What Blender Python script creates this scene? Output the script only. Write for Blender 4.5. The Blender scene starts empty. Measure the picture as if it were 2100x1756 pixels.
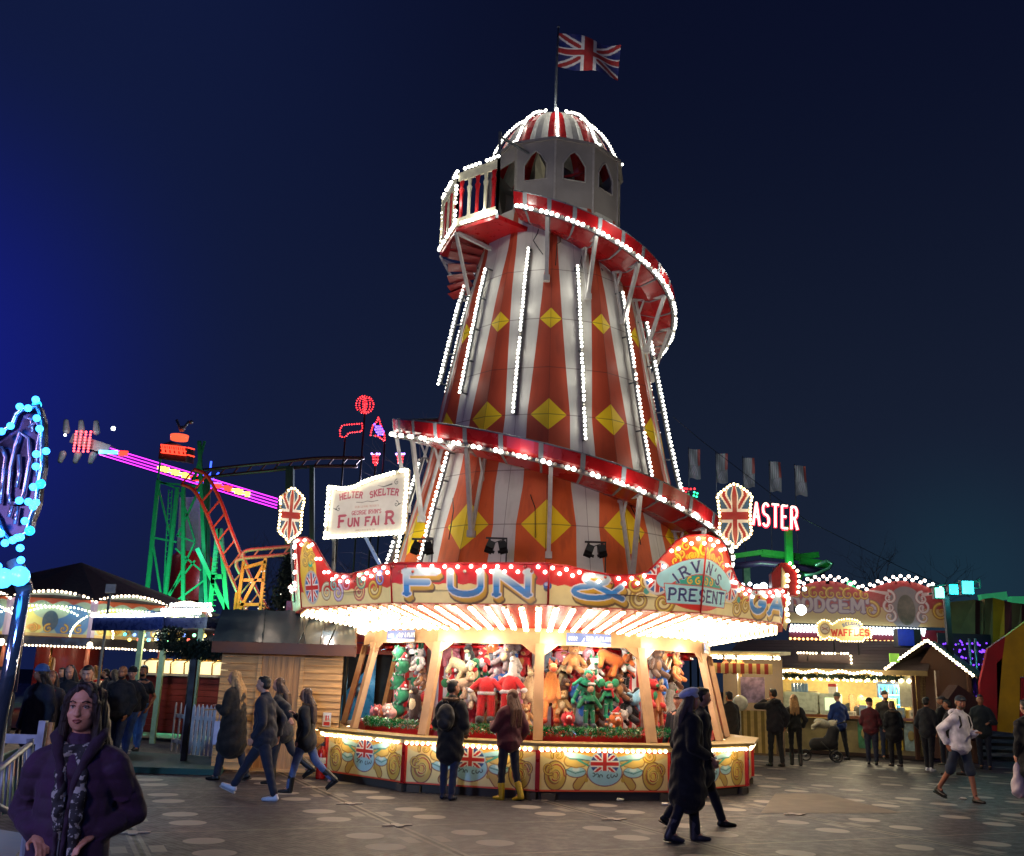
import bpy, bmesh, math, random
import numpy as np
from mathutils import Vector, Matrix, Euler
C = bpy.context.scene
R = math.radians
PI = math.pi
# ---------------------------------------------------------------- camera
TH, RO, F, H = R(14.5), R(1.9), 2022.0, 1.72      # pitch, roll, focal length in px of a 2100 px wide view, eye height
r0 = Vector((1, 0, 0)); u0 = Vector((0, -math.sin(TH), math.cos(TH))); fw = Vector((0, math.cos(TH), math.sin(TH)))
rt = math.cos(RO) * r0 + math.sin(RO) * u0; up = -math.sin(RO) * r0 + math.cos(RO) * u0
cam = bpy.data.objects.new('camera', bpy.data.cameras.new('camera')); C.collection.objects.link(cam)
cam.matrix_world = Matrix(((rt.x, up.x, -fw.x, 0), (rt.y, up.y, -fw.y, 0), (rt.z, up.z, -fw.z, H), (0, 0, 0, 1)))
cam.data.sensor_width = 36; cam.data.lens = F / 2100 * 36; cam.data.clip_end = 2000; cam.data.clip_start = .05
C.camera = cam
def ray(x, y):
    return fw + (x - 1050) / F * rt + (878 - y) / F * up
def at(x, y, Y):            # the point at distance Y ahead seen in that direction
    d = ray(x, y); t = Y / d.y; return Vector((d.x * t, Y, H + d.z * t))
def gr(x, y):               # a spot on the ground
    d = ray(x, y); t = -H / d.z; return Vector((d.x * t, d.y * t, 0))
# ---------------------------------------------------------------- node helper
class S:
    """a socket with arithmetic"""
    def __init__(s, nt, k): s.nt, s.k = nt, k
    def m(s, op, b=None, c=None):
        n = s.nt.nodes.new('ShaderNodeMath'); n.operation = op
        for i, v in enumerate((s, b, c)):
            if v is None: continue
            if isinstance(v, S): s.nt.links.new(v.k, n.inputs[i])
            else: n.inputs[i].default_value = v
        return S(s.nt, n.outputs[0])
    def __add__(s, b): return s.m('ADD', b)
    def __sub__(s, b): return s.m('SUBTRACT', b)
    def __mul__(s, b): return s.m('MULTIPLY', b)
    def __truediv__(s, b): return s.m('DIVIDE', b)
    def lt(s, b): return s.m('LESS_THAN', b)
    def gt(s, b): return s.m('GREATER_THAN', b)
    def mx(s, b): return s.m('MAXIMUM', b)
    def mn(s, b): return s.m('MINIMUM', b)
    def fr(s): return s.m('FRACT')
    def abs(s): return s.m('ABSOLUTE')
def vmap(s, a, b, c=0., d=1., smooth=True):
    n = s.nt.nodes.new('ShaderNodeMapRange'); n.interpolation_type = 'SMOOTHSTEP' if smooth else 'LINEAR'
    s.nt.links.new(s.k, n.inputs[0])
    for i, v in zip((1, 2, 3, 4), (a, b, c, d)): n.inputs[i].default_value = v
    return S(s.nt, n.outputs[0])
def mixc(nt, f, a, b):
    n = nt.nodes.new('ShaderNodeMix'); n.data_type = 'RGBA'
    for i, v in ((0, f), (6, a), (7, b)):
        if isinstance(v, S): nt.links.new(v.k, n.inputs[i])
        elif isinstance(v, (int, float)): n.inputs[i].default_value = v
        else: n.inputs[i].default_value = (*v[:3], 1)
    return S(nt, n.outputs[2])
def xyz(nt, kind='Object'):
    t = nt.nodes.new('ShaderNodeTexCoord'); s = nt.nodes.new('ShaderNodeSeparateXYZ'); nt.links.new(t.outputs[kind], s.inputs[0])
    return [S(nt, s.outputs[i]) for i in range(3)]
def noise(nt, scale, detail=3, vec=None, stretch=None, rough=.55):
    n = nt.nodes.new('ShaderNodeTexNoise'); n.inputs['Scale'].default_value = scale; n.inputs['Detail'].default_value = detail
    n.inputs['Roughness'].default_value = rough
    t = nt.nodes.new('ShaderNodeTexCoord'); src = t.outputs['Object']
    if stretch:
        mp = nt.nodes.new('ShaderNodeMapping'); mp.inputs['Scale'].default_value = stretch; nt.links.new(src, mp.inputs[0]); src = mp.outputs[0]
    nt.links.new(src, n.inputs['Vector']); return S(nt, n.outputs[0])
# ---------------------------------------------------------------- world: a clear winter night, with lamp glare painted into its colour
w = bpy.data.worlds.new('World'); C.world = w; w.use_nodes = True; nt = w.node_tree
gx, gy, gz = xyz(nt, 'Generated')
low = vmap(gz, -.02, .66)
base = mixc(nt, low, (.0105, .0172, .036), (.0030, .0048, .0195))
lf = vmap(gx / gy.mx(.2), .10, -.50)
base = mixc(nt, lf * .9, base, (.0055, .0105, .048))  # bluer to the left: glow of the blue lamps put into the sky
def painted_glare(base, x, y, r1, col, k):
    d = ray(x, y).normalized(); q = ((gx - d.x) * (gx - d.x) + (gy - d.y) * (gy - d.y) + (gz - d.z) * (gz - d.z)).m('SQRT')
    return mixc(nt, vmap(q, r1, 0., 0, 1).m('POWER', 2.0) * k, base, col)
base = painted_glare(base, -300, 760, .42, (.007, .012, .27), .82); base = painted_glare(base, 1990, 1190, .20, (.01, .12, .16), .12)  # blue lamp glare at left, cyan at right, painted into the sky colour
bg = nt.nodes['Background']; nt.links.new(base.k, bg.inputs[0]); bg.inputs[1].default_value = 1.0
vs = C.view_settings; vs.view_transform = 'Standard'; vs.look = 'None'; vs.exposure = 0; vs.gamma = 1
C.render.engine = 'CYCLES'
cy = C.cycles; cy.use_denoising = True; cy.max_bounces = 6; cy.diffuse_bounces = 3; cy.glossy_bounces = 3; cy.transmission_bounces = 4
cy.transparent_max_bounces = 12; cy.sample_clamp_indirect = 2.5; cy.sample_clamp_direct = 0; cy.caustics_reflective = False; cy.caustics_refractive = False
cy.use_light_tree = True
# ---------------------------------------------------------------- materials
_M = {}
def lin(h):
    h = h.lstrip('#'); v = [int(h[i:i + 2], 16) / 255 for i in (0, 2, 4)]
    return tuple(x / 12.92 if x < .04045 else ((x + .055) / 1.055) ** 2.4 for x in v)
def mat(name, col, rough=.6, metal=0., var=.12, scale=9., bump=0., stretch=None, spec=.5, sheen=0.):
    if name in _M: return _M[name]
    m = bpy.data.materials.new(name); m.use_nodes = True; nt = m.node_tree; b = nt.nodes['Principled BSDF']
    if isinstance(col, str): col = lin(col)
    n = noise(nt, scale, 4, stretch=stretch)
    f = vmap(n, .3, .7)
    k = mixc(nt, f, tuple(c * (1 - var) for c in col), tuple(min(1, c * (1 + var)) for c in col))
    nt.links.new(k.k, b.inputs['Base Color'])
    nt.links.new((f * .18 + (rough - .09)).k, b.inputs['Roughness'])
    b.inputs['Metallic'].default_value = metal; b.inputs['Specular IOR Level'].default_value = spec
    if sheen: b.inputs['Sheen Weight'].default_value = sheen
    if bump:
        n2 = noise(nt, scale * 2.3, 5, stretch=stretch)
        bp = nt.nodes.new('ShaderNodeBump'); bp.inputs['Strength'].default_value = bump; bp.inputs['Distance'].default_value = .02
        nt.links.new(n2.k, bp.inputs['Height']); nt.links.new(bp.outputs[0], b.inputs['Normal'])
    _M[name] = m; return m
def glow(name, col, s, sample=True):
    if name in _M: return _M[name]
    m = bpy.data.materials.new(name); m.use_nodes = True; nt = m.node_tree; b = nt.nodes['Principled BSDF']
    b.inputs['Base Color'].default_value = (*col, 1); b.inputs['Emission Color'].default_value = (*col, 1); b.inputs['Emission Strength'].default_value = s
    b.inputs['Roughness'].default_value = .3
    m.cycles.emission_sampling = 'FRONT' if sample else 'NONE'
    _M[name] = m; return m
def paint(rough=.42, name='sign_paint', bumpy=.0):
    if name in _M: return _M[name]
    m = bpy.data.materials.new(name); m.use_nodes = True; nt = m.node_tree; b = nt.nodes['Principled BSDF']
    a = nt.nodes.new('ShaderNodeAttribute'); a.attribute_name = 'Col'
    n = noise(nt, 7, 5); k = mixc(nt, vmap(n, .35, .75) * .16, S(nt, a.outputs['Color']), (.30, .24, .17))
    nt.links.new(k.k, b.inputs['Base Color']); b.inputs['Roughness'].default_value = rough
    _M[name] = m; return m
# ---------------------------------------------------------------- mesh builder
def link(o): C.collection.objects.link(o); return o
class MB:
    def __init__(s): s.v, s.f, s.i, s.sm = [], [], [], []
    def add(s, vs, fs, i=0, smooth=False):
        o = len(s.v); s.v += [tuple(p) for p in vs]
        for f in fs: s.f.append(tuple(o + k for k in f)); s.i.append(i); s.sm.append(smooth)
        return s
    def box(s, c, d, i=0, M=None):
        """centre, full size"""
        x, y, z = (k / 2 for k in d); P = [Vector((a * x, b * y, e * z)) for a in (-1, 1) for b in (-1, 1) for e in (-1, 1)]
        P = [(M @ p if M else p) + Vector(c) for p in P]
        return s.add(P, [(0, 1, 3, 2), (4, 6, 7, 5), (0, 4, 5, 1), (2, 3, 7, 6), (0, 2, 6, 4), (1, 5, 7, 3)], i)
    def beam(s, a, b, wd, hd=None, i=0, upv=(0, 0, 1)):
        a, b = Vector(a), Vector(b); d = b - a; L = d.length
        if L < 1e-6: return s
        d.normalize(); u = Vector(upv); x = d.cross(u)
        if x.length < 1e-3: x = d.cross(Vector((0, 1, 0)))
        x.normalize(); z = x.cross(d)
        return s.box((a + b) / 2, (wd, L, hd or wd), i, Matrix((x, d, z)).transposed())
    def tube(s, pts, r, n=8, i=0, cap=True, smooth=True, closed=False):
        pts = [Vector(p) for p in pts]; K = len(pts); rs = r if isinstance(r, (list, tuple)) else [r] * K
        vs = []; last = None
        for k, p in enumerate(pts):
            if closed: d = pts[(k + 1) % K] - pts[k - 1]
            else: d = pts[min(k + 1, K - 1)] - pts[max(k - 1, 0)]
            d.normalize()
            if last is None: x = d.cross(Vector((0, 0, 1))) if abs(d.z) < .95 else d.cross(Vector((1, 0, 0)))
            else: x = last - d * last.dot(d)
            x.normalize(); last = x.copy(); y = d.cross(x)
            vs += [p + rs[k] * (math.cos(2 * PI * j / n) * x + math.sin(2 * PI * j / n) * y) for j in range(n)]
        fs = [(k * n + j, k * n + (j + 1) % n, (k + 1) * n + (j + 1) % n, (k + 1) * n + j) for k in range(K - 1) for j in range(n)]
        if closed: fs += [((K - 1) * n + j, (K - 1) * n + (j + 1) % n, (j + 1) % n, j) for j in range(n)]
        elif cap: fs += [tuple(range(n))[::-1], tuple((K - 1) * n + j for j in range(n))]
        return s.add(vs, fs, i, smooth)
    def ball(s, c, r, i=0, sub=1, M=None):
        V, Fc = ico(sub); c = Vector(c); rr = r if isinstance(r, (tuple, list, Vector)) else (r, r, r)
        P = [Vector((a[0] * rr[0], a[1] * rr[1], a[2] * rr[2])) for a in V]
        return s.add([(M @ p if M else p) + c for p in P], Fc, i, True)
    def lathe(s, prof, n=24, i=0, c=(0, 0, 0), smooth=True, a0=0., a1=2 * PI):
        full = abs(a1 - a0 - 2 * PI) < 1e-6; m = n if full else n + 1
        vs = [(c[0] + r * math.cos(a0 + (a1 - a0) * j / n), c[1] + r * math.sin(a0 + (a1 - a0) * j / n), c[2] + z) for r, z in prof for j in range(m)]
        fs = [(k * m + j, k * m + (j + 1) % m, (k + 1) * m + (j + 1) % m, (k + 1) * m + j) for k in range(len(prof) - 1) for j in range(n)]
        return s.add(vs, fs, i, smooth)
    def quad(s, a, b, c, d, i=0): return s.add([a, b, c, d], [(0, 1, 2, 3)], i)
    def prism(s, poly, n, i=0, side=None):
        """a closed outline (3D points) thickened by the vector n"""
        K = len(poly); n = Vector(n); P = [Vector(p) for p in poly]; Q = [p + n for p in P]
        s.add(P + Q, [tuple(range(K))[::-1], tuple(range(K, 2 * K))], i)
        return s.add(P + Q, [(k, (k + 1) % K, K + (k + 1) % K, K + k) for k in range(K)], i if side is None else side)
    def cap(s, a, b, ra, rb, n=12, sx=1., i=0, side=None):
        """tapered capsule, sx squashes it along `side`"""
        a, b = Vector(a), Vector(b); d = (b - a); L = d.length; d = d.normalized() if L > 1e-6 else Vector((0, 0, 1))
        x = Vector(side) if side else (d.cross(Vector((0, 0, 1))) if abs(d.z) < .95 else Vector((1, 0, 0))); x = (x - d * x.dot(d)).normalized(); y = d.cross(x)
        rings = []
        for k in range(5): t = PI / 2 * (1 - k / 4.); rings.append((a - d * ra * math.sin(t), ra * math.cos(t) + 1e-4))
        for k in range(5): t = PI / 2 * k / 4.; rings.append((b + d * rb * math.sin(t), rb * math.cos(t) + 1e-4))
        vs = [p + r * (sx * math.cos(2 * PI * j / n) * x + math.sin(2 * PI * j / n) * y) for p, r in rings for j in range(n)]
        fs = [(k * n + j, k * n + (j + 1) % n, (k + 1) * n + (j + 1) % n, (k + 1) * n + j) for k in range(9) for j in range(n)]
        fs += [tuple(range(n))[::-1], tuple(9 * n + j for j in range(n))]
        return s.add(vs, fs, i, True)
    def mesh(s, name, mats):
        me = bpy.data.meshes.new(name); me.from_pydata(s.v, [], s.f)
        for m in (mats if isinstance(mats, (list, tuple)) else [mats]): me.materials.append(m)
        me.polygons.foreach_set('material_index', s.i); me.polygons.foreach_set('use_smooth', s.sm); me.update()
        return me
    def build(s, name, mats, parent=None):
        o = link(bpy.data.objects.new(name, s.mesh(name, mats))); o.parent = parent; return o
_ico = {}
def ico(sub):
    if sub not in _ico:
        bm = bmesh.new(); bmesh.ops.create_icosphere(bm, subdivisions=sub, radius=1)
        _ico[sub] = ([tuple(v.co) for v in bm.verts], [tuple(v.index for v in f.verts) for f in bm.faces]); bm.free()
    return _ico[sub]
def tag(o, label=None, cat=None, group=None, kind=None):
    for k, v in (('label', label), ('category', cat), ('group', group), ('kind', kind)):
        if v: o[k] = v
    return o
def thing(name, label, cat, loc=(0, 0, 0), rz=0, group=None):
    o = link(bpy.data.objects.new(name, None)); o.location = loc; o.rotation_euler = (0, 0, rz); return tag(o, label, cat, group)
def copy_tree(o, label=None, parent=None):
    c = o.copy(); link(c); c.parent = parent
    if label: c['label'] = label
    for ch in list(o.children): copy_tree(ch, None, c)
    return c
BULBS = []
def bulbs(name, pts, r, m, parent, sub=1):
    for p in pts: BULBS.append((parent, Vector(p), r, m, sub, name.startswith('unlit')))
def wm(o):
    M = o.matrix_basis.copy()
    while o.parent: o = o.parent; M = o.matrix_basis @ M
    return M
def place_bulbs():
    """each bulb that shows large is a piece of its own (100 per thing); the small far ones of a thing are one mesh"""
    by = {}
    for rec in BULBS:
        o = rec[0]; chain = [o]
        while chain[-1].parent: chain.append(chain[-1].parent)
        root = chain[-1]; par = chain[-2] if len(chain) > 1 else root; M = wm(rec[0]); P = M @ rec[1]
        by.setdefault(root.name, []).append((rec[2] / max(.1, (P - Vector((0, 0, H))).length) * (1 if P.y > .2 else 0), root, par, P, rec))
    shared = {}
    rb_ = random.Random(3)
    for lst in by.values():
        lst.sort(key=lambda t: -t[0]); root = lst[0][1]; Ri = wm(root).inverted()
        for sz_, root, par, P, rec in lst[:100]:
            if rb_.random() < .025 and root.name != 'bulb_board': rec = (rec[0], rec[1], rec[2] * .9, b_off, rec[4])
            P = P + Vector([rb_.gauss(0, rec[2] * .09) for _ in range(3)])
            k = (rec[2], rec[3].name, rec[4])
            if k not in shared: b = MB(); b.ball((0, 0, 0), rec[2], 0, max(2, rec[4])); shared[k] = b.mesh('bulb', rec[3])
            o = link(bpy.data.objects.new('bulb', shared[k])); o.parent = par; o.location = wm(par).inverted() @ P
        if len(lst) > 100:
            ms = []; b = MB()
            for sz_, root, par, P, rec in lst[100:]:
                if rb_.random() < .025: rec = (rec[0], rec[1], rec[2] * .9, b_off, rec[4])
                P = P + Vector([rb_.gauss(0, rec[2] * .09) for _ in range(3)])
                if rec[3] not in ms: ms.append(rec[3])
                b.ball(Ri @ P, rec[2], ms.index(rec[3]), rec[4])
            b.build('bulb_mass', ms, root)['kind'] = 'stuff'
def along(pts, step):
    """points every `step` along a polyline"""
    pts = [Vector(p) for p in pts]; out = []; acc = 0
    for a, b in zip(pts, pts[1:]):
        L = (b - a).length
        if L < 1e-9: continue
        while acc <= L: out.append(a + (b - a) * acc / L); acc += step
        acc -= L
    return out
def lamp(p, power, col, r=.06, typ='POINT', rot=None, size=None, parent=None):
    l = bpy.data.lights.new('lamp_light', typ); l.energy = power; l.color = col
    if typ in ('POINT', 'SPOT'): l.shadow_soft_size = r
    if typ == 'SPOT': l.spot_size = size or 1.2; l.spot_blend = .6
    if typ == 'AREA': l.shape = 'RECTANGLE'; l.size, l.size_y = size
    o = link(bpy.data.objects.new('lamp_light', l)); o.location = p; o.parent = parent
    if rot is not None: o.rotation_euler = rot
    return o
# ---------------------------------------------------------------- sign painter: distance-field shapes on a grid of small coloured faces
class Art:
    def __init__(s, w, h, nx, ny, bg=(.8, .75, .5)):
        s.w, s.h, s.nx, s.ny = w, h, nx, ny
        s.X, s.Y = np.meshgrid((np.arange(nx) + .5) / nx * w, (np.arange(ny) + .5) / ny * h)
        s.c = np.ones((ny, nx, 3)) * np.array(bg); s.aa = max(w / nx, h / ny) * .7
    def fill(s, d, col):
        a = np.clip(.5 - d / s.aa, 0, 1)[..., None]
        col = np.array(col) if not callable(col) else col(s.X, s.Y)
        s.c = s.c * (1 - a) + col * a
    def ell(s, cx, cy, rx, ry):
        k = np.sqrt(((s.X - cx) / rx) ** 2 + ((s.Y - cy) / ry) ** 2); return (k - 1) * min(rx, ry)
    def line(s, pts, wd, wd2=None):
        """stroke, width may run from wd to wd2"""
        D = np.full(s.X.shape, 9.); n = len(pts) - 1; wd2 = wd if wd2 is None else wd2
        for k in range(n):
            ax, ay = pts[k]; bx, by = pts[k + 1]; vx, vy = bx - ax, by - ay; L = vx * vx + vy * vy + 1e-12
            t = np.clip(((s.X - ax) * vx + (s.Y - ay) * vy) / L, 0, 1)
            d = np.hypot(s.X - ax - t * vx, s.Y - ay - t * vy) - (wd + (wd2 - wd) * (k + t) / n) / 2
            D = np.minimum(D, d)
        return D
    def poly(s, P):
        ins = np.zeros(s.X.shape, bool); D = s.line(list(P) + [P[0]], 0)
        for k in range(len(P)):
            (ax, ay), (bx, by) = P[k], P[(k + 1) % len(P)]
            if ay == by: continue
            ins ^= ((ay > s.Y) != (by > s.Y)) & (s.X < (bx - ax) * (s.Y - ay) / (by - ay) + ax)
        return np.where(ins, -D, D)
    def jack(s, cx, cy, rx, ry, d=None, rim=None, blue=(.015, .06, .30), red=(.55, .015, .02), clip=None):
        d = s.ell(cx, cy, rx, ry) if d is None else d
        if rim: s.fill(d - rim[0], rim[1])
        X, Y = (s.X - cx) / rx, (s.Y - cy) / ry; col = np.ones(s.c.shape) * np.array(blue); W = np.array((.82, .78, .74)); Rd = np.array(red)
        dg = np.minimum(np.abs(X - Y), np.abs(X + Y)); col[dg < .26] = W; col[dg < .12] = Rd
        cr = np.minimum(np.abs(X), np.abs(Y)); col[cr < .24] = W; col[cr < .15] = Rd
        a = np.clip(.5 - d / s.aa, 0, 1)[..., None]; s.c = s.c * (1 - a) + col * a
    def scroll(s, x, y, r, a0, turns, flip=1, col=(.42, .27, .03), hi=(.85, .62, .12), dark=(.22, .03, .02), wd=.3):
        n = int(14 * turns) + 4; P = []
        for k in range(n + 1):
            t = k / n; a = a0 + flip * t * turns * 2 * PI; q = r * (1 - t) ** .8
            P.append((x + q * math.cos(a), y + q * math.sin(a)))
        s.fill(s.line(P, r * wd * 1.35, r * .22), dark); s.fill(s.line(P, r * wd, r * .12), col)
        s.fill(s.line([(px - r * .03, py + r * .03) for px, py in P[:-2]], r * wd * .3, r * .03), hi)
        s.fill(s.ell(P[-1][0], P[-1][1], r * .17, r * .17), col)
    def text(s, t, x, y, h, col, wd=.14, sp=.2, serif=True, edge=None, shadow=None, asp=.7, arc=0., grow=None, slant=0.):
        """centred on x, baseline y"""
        W = sum(adv(c) * asp + sp for c in t) * h - sp * h; cx = x - W / 2; D = np.full(s.X.shape, 9.)
        for k, ch in enumerate(t):
            a = adv(ch) * asp * h; u = (cx + a / 2 - x) / (W / 2 + 1e-9); hh = h * (grow(u) if grow else 1); oy = y + arc * (1 - u * u)
            ang = -arc * 2 * u / (W / 2 + 1e-9); ca, sa = math.cos(math.atan(ang)), math.sin(math.atan(ang))
            def T(p): px, py = (p[0] - .5) * a + slant * p[1] * hh, p[1] * hh; return (cx + a / 2 + px * ca - py * sa, oy + px * sa + py * ca)
            for st in GL.get(ch, []):
                D = np.minimum(D, s.line([T(p) for p in st], wd * h))
                if serif:
                    for e in (st[0], st[-1]):
                        if e[1] in (0, 1) and len(st) < 9: D = np.minimum(D, s.line([T((e[0] - .15 / max(1, asp), e[1])), T((e[0] + .15 / max(1, asp), e[1]))], wd * h * .5))
            cx += a + sp * h
        if shadow: s.fill_raw(s.shift(D, shadow[0], shadow[1]), shadow[2])
        if edge: s.fill(D - edge[0], edge[1])
        s.fill(D, col); return D
    def shift(s, D, dx, dy):
        kx, ky = int(round(dx / (s.w / s.nx))), int(round(dy / (s.h / s.ny))); out = D.copy()
        for q in range(1, max(abs(kx), abs(ky)) + 1):
            f = q / max(abs(kx), abs(ky)); out = np.minimum(out, np.roll(np.roll(D, int(kx * f), 1), int(ky * f), 0))
        return out
    def fill_raw(s, D, col): s.fill(D, col)
    def mesh(s, name, P, keep=None, m=None, back=None):
        """P(x,y)->3D point; keep(x,y)->bool"""
        nx, ny = s.nx, s.ny; gx = np.linspace(0, s.w, nx + 1); gy = np.linspace(0, s.h, ny + 1)
        V = [P(x, y) for y in gy for x in gx]; fs = []; cols = []
        for j in range(ny):
            for i in range(nx):
                if keep is not None and not keep[j, i]: continue
                a = j * (nx + 1) + i; fs.append((a, a + 1, a + nx + 2, a + nx + 1)); cols.append((*s.c[j, i], 1))
        me = bpy.data.meshes.new(name); me.from_pydata(V, [], fs); me.materials.append(m or paint())
        at_ = me.color_attributes.new('Col', 'FLOAT_COLOR', 'CORNER'); at_.data.foreach_set('color', np.repeat(np.array(cols, dtype=np.float32), 4, axis=0).ravel())
        me.update(); return me
def arcp(cx, cy, rx, ry, a0, a1, n=8): return [(cx + rx * math.cos(R(a0 + (a1 - a0) * k / n)), cy + ry * math.sin(R(a0 + (a1 - a0) * k / n))) for k in range(n + 1)]
GL = {
 'A': [[(.08, 0), (.5, 1)], [(.5, 1), (.92, 0)], [(.24, .36), (.76, .36)]],
 'B': [[(.12, 0), (.12, 1)], [(.12, 1), (.5, 1)] + arcp(.5, .76, .32, .24, 90, -90) + [(.12, .52)], [(.5, .52)] + arcp(.52, .26, .36, .26, 90, -90) + [(.12, 0)]],
 'C': [arcp(.52, .5, .44, .5, 50, 310, 12)],
 'D': [[(.12, 0), (.12, 1)], [(.12, 1), (.4, 1)] + arcp(.4, .5, .5, .5, 90, -90, 12) + [(.12, 0)]],
 'E': [[(.14, 0), (.14, 1)], [(.14, 1), (.86, 1)], [(.14, .52), (.68, .52)], [(.14, 0), (.88, 0)]],
 'F': [[(.16, 0), (.16, 1)], [(.16, 1), (.9, 1)], [(.16, .52), (.7, .52)]],
 'G': [arcp(.52, .5, .44, .5, 50, 340, 12) + [(.93, .4), (.6, .4)]],
 'H': [[(.12, 0), (.12, 1)], [(.88, 0), (.88, 1)], [(.12, .5), (.88, .5)]],
 'I': [[(.5, 0), (.5, 1)]],
 'K': [[(.12, 0), (.12, 1)], [(.14, .42), (.85, 1)], [(.34, .58), (.9, 0)]],
 'L': [[(.16, 0), (.16, 1)], [(.16, 0), (.86, 0), (.88, .2)]],
 'M': [[(.06, 0), (.1, 1)], [(.1, 1), (.5, .25)], [(.5, .25), (.9, 1)], [(.9, 1), (.94, 0)]],
 'N': [[(.12, 0), (.12, 1)], [(.12, 1), (.88, 0)], [(.88, 0), (.88, 1)]],
 'O': [arcp(.5, .5, .44, .5, 90, 450, 16)],
 'P': [[(.14, 0), (.14, 1)], [(.14, 1), (.5, 1)] + arcp(.5, .74, .36, .26, 90, -90) + [(.14, .48)]],
 'R': [[(.12, 0), (.12, 1)], [(.12, 1), (.5, 1)] + arcp(.5, .75, .34, .25, 90, -90) + [(.12, .5)], [(.5, .5), (.92, 0)]],
 'S': [arcp(.5, .75, .36, .25, 30, 270, 9) + arcp(.5, .25, .38, .25, 90, -150, 9)],
 'T': [[(.5, 0), (.5, 1)], [(.06, 1), (.94, 1)]],
 'U': [[(.12, 1), (.12, .35)] + arcp(.5, .35, .38, .35, 180, 360, 9) + [(.88, 1)]],
 'V': [[(.06, 1), (.5, 0)], [(.5, 0), (.94, 1)]],
 'W': [[(.03, 1), (.27, 0)], [(.27, 0), (.5, .8)], [(.5, .8), (.73, 0)], [(.73, 0), (.97, 1)]],
 'Y': [[(.06, 1), (.5, .5)], [(.5, .5), (.94, 1)], [(.5, .5), (.5, 0)]],
 '&': [[(.95, .02), (.35, .62)] + arcp(.47, .8, .2, .2, 215, -60, 9) + [(.3, .45)] + arcp(.42, .24, .34, .24, 130, 330, 8) + [(.92, .52)]],
 "'": [[(.5, .75), (.55, 1)]], '!': [[(.5, .3), (.5, 1)], [(.5, .0), (.5, .04)]], '.': [[(.5, 0), (.5, .04)]], 's': [arcp(.5, .5, .32, .18, 30, 270, 7) + arcp(.5, .14, .34, .18, 90, -150, 7)],
}
def adv(c): return {'I': .35, ' ': .55, "'": .3, '!': .35, '.': .3, 'W': 1.35, 'M': 1.25, 's': .8, '&': 1.3}.get(c, 1.)
# ---------------------------------------------------------------- common colours
white = mat('white_paint', '#c9c6bd', .45); cream = mat('cream_paint', '#d8c48e', .5); wood_cream = mat('tan_painted_wood', '#b9946c', .55, bump=.1, scale=4)
red = mat('red_paint', '#a81418', .35); dkred = mat('dark_red_paint', '#6d0e12', .45); steel = mat('galvanised_steel', '#7d8388', .35, .7); grey = mat('grey_paint', '#6b6f75', .5)
black = mat('black_plastic', '#0c0c0e', .5); dark = mat('dark_metal', '#17191d', .5, .3)
COOL = (1., .98, .86); WARM = (1., .80, .50)
b_cool = glow('cool_white_bulb', COOL, 7., False); b_warm = glow('warm_white_bulb', (1., .83, .52), 9., False); b_amber = glow('amber_bulb', (1., .58, .16), 5., False)
b_blue = glow('ice_blue_bulb', (.035, .34, 1.), 6., False); b_off = mat('unlit_glass_bulb', '#c8c4b8', .15)
# ================================================================ helter skelter tower
TX, TY = .76, 20.2
def pol(phi, r, z): a = R(phi); return Vector((r * math.sin(a), -r * math.cos(a), z))
PROF = [(13.2, 1.3), (11.4, 1.52), (10.4, 1.68), (9.4, 1.92), (8.3, 2.12), (7.25, 2.31), (6.4, 2.46), (5.65, 2.62), (4.9, 2.83), (4.1, 3.02), (3.2, 3.25)]
def tr(z):
    for (a, ra), (b, rb) in zip(PROF, PROF[1:]):
        if z >= b: return ra + (rb - ra) * (a - z) / (a - b)
    return 3.25
tower = thing('helter_skelter', 'tall red and white striped helter skelter tower with yellow diamonds and a spiral slide', 'helter skelter', (TX, TY, 0))
# striped cladding
m = bpy.data.materials.new('striped_cladding'); m.use_nodes = True; nt = m.node_tree; b = nt.nodes['Principled BSDF']
ox, oy, oz = xyz(nt); ang = (ox.m('ARCTAN2', oy * -1.0) * (180 / PI) + 2.0) / 30.0
fr = (ang + 100.5).fr() - .5
rp = nt.nodes.new('ShaderNodeValToRGB'); ramp = rp.color_ramp; ramp.interpolation = 'B_SPLINE'
zs = [(3.2, .63), (4.46, .67), (5.2, .58), (5.85, .59), (6.62, .61), (7.6, .44), (8.67, .50), (9.4, .36), (10.1, .22), (11.6, .10)]
nt.links.new(vmap(oz, 3.2, 11.6, smooth=False).k, rp.inputs[0]); ramp.interpolation = 'LINEAR'
for k, (z, v) in enumerate(zs):
    e = ramp.elements[k] if k < 2 else ramp.elements.new(.5); e.position = (z - 3.2) / 8.4
for e, (z, v) in zip(sorted(ramp.elements, key=lambda e: e.position), zs): e.color = (v, v, v, 1)
org = fr.abs().lt(S(nt, rp.outputs[0]) * .535)
dia = None
for z0, hw, hh in ((4.46, .30, .46), (6.62, .275, .32), (8.67, .205, .23)):
    d = (fr.abs() / hw + (oz - z0).abs() / hh).lt(1.0); dia = d if dia is None else dia.mx(d)
grime = vmap(noise(nt, 1.7, 5), .35, .75)
strk = vmap(noise(nt, 3.2, 6, stretch=(2.2, 2.2, .16)), .48, .70)
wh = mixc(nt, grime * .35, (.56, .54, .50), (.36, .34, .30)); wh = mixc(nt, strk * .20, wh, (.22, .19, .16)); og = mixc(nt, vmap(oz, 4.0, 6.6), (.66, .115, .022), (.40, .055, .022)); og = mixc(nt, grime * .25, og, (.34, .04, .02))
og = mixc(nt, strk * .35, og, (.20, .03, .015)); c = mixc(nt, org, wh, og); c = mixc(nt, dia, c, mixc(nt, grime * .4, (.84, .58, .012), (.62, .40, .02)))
seam = ((ang * 2.0).fr() - .5).abs().gt(.492); hs = None
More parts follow.
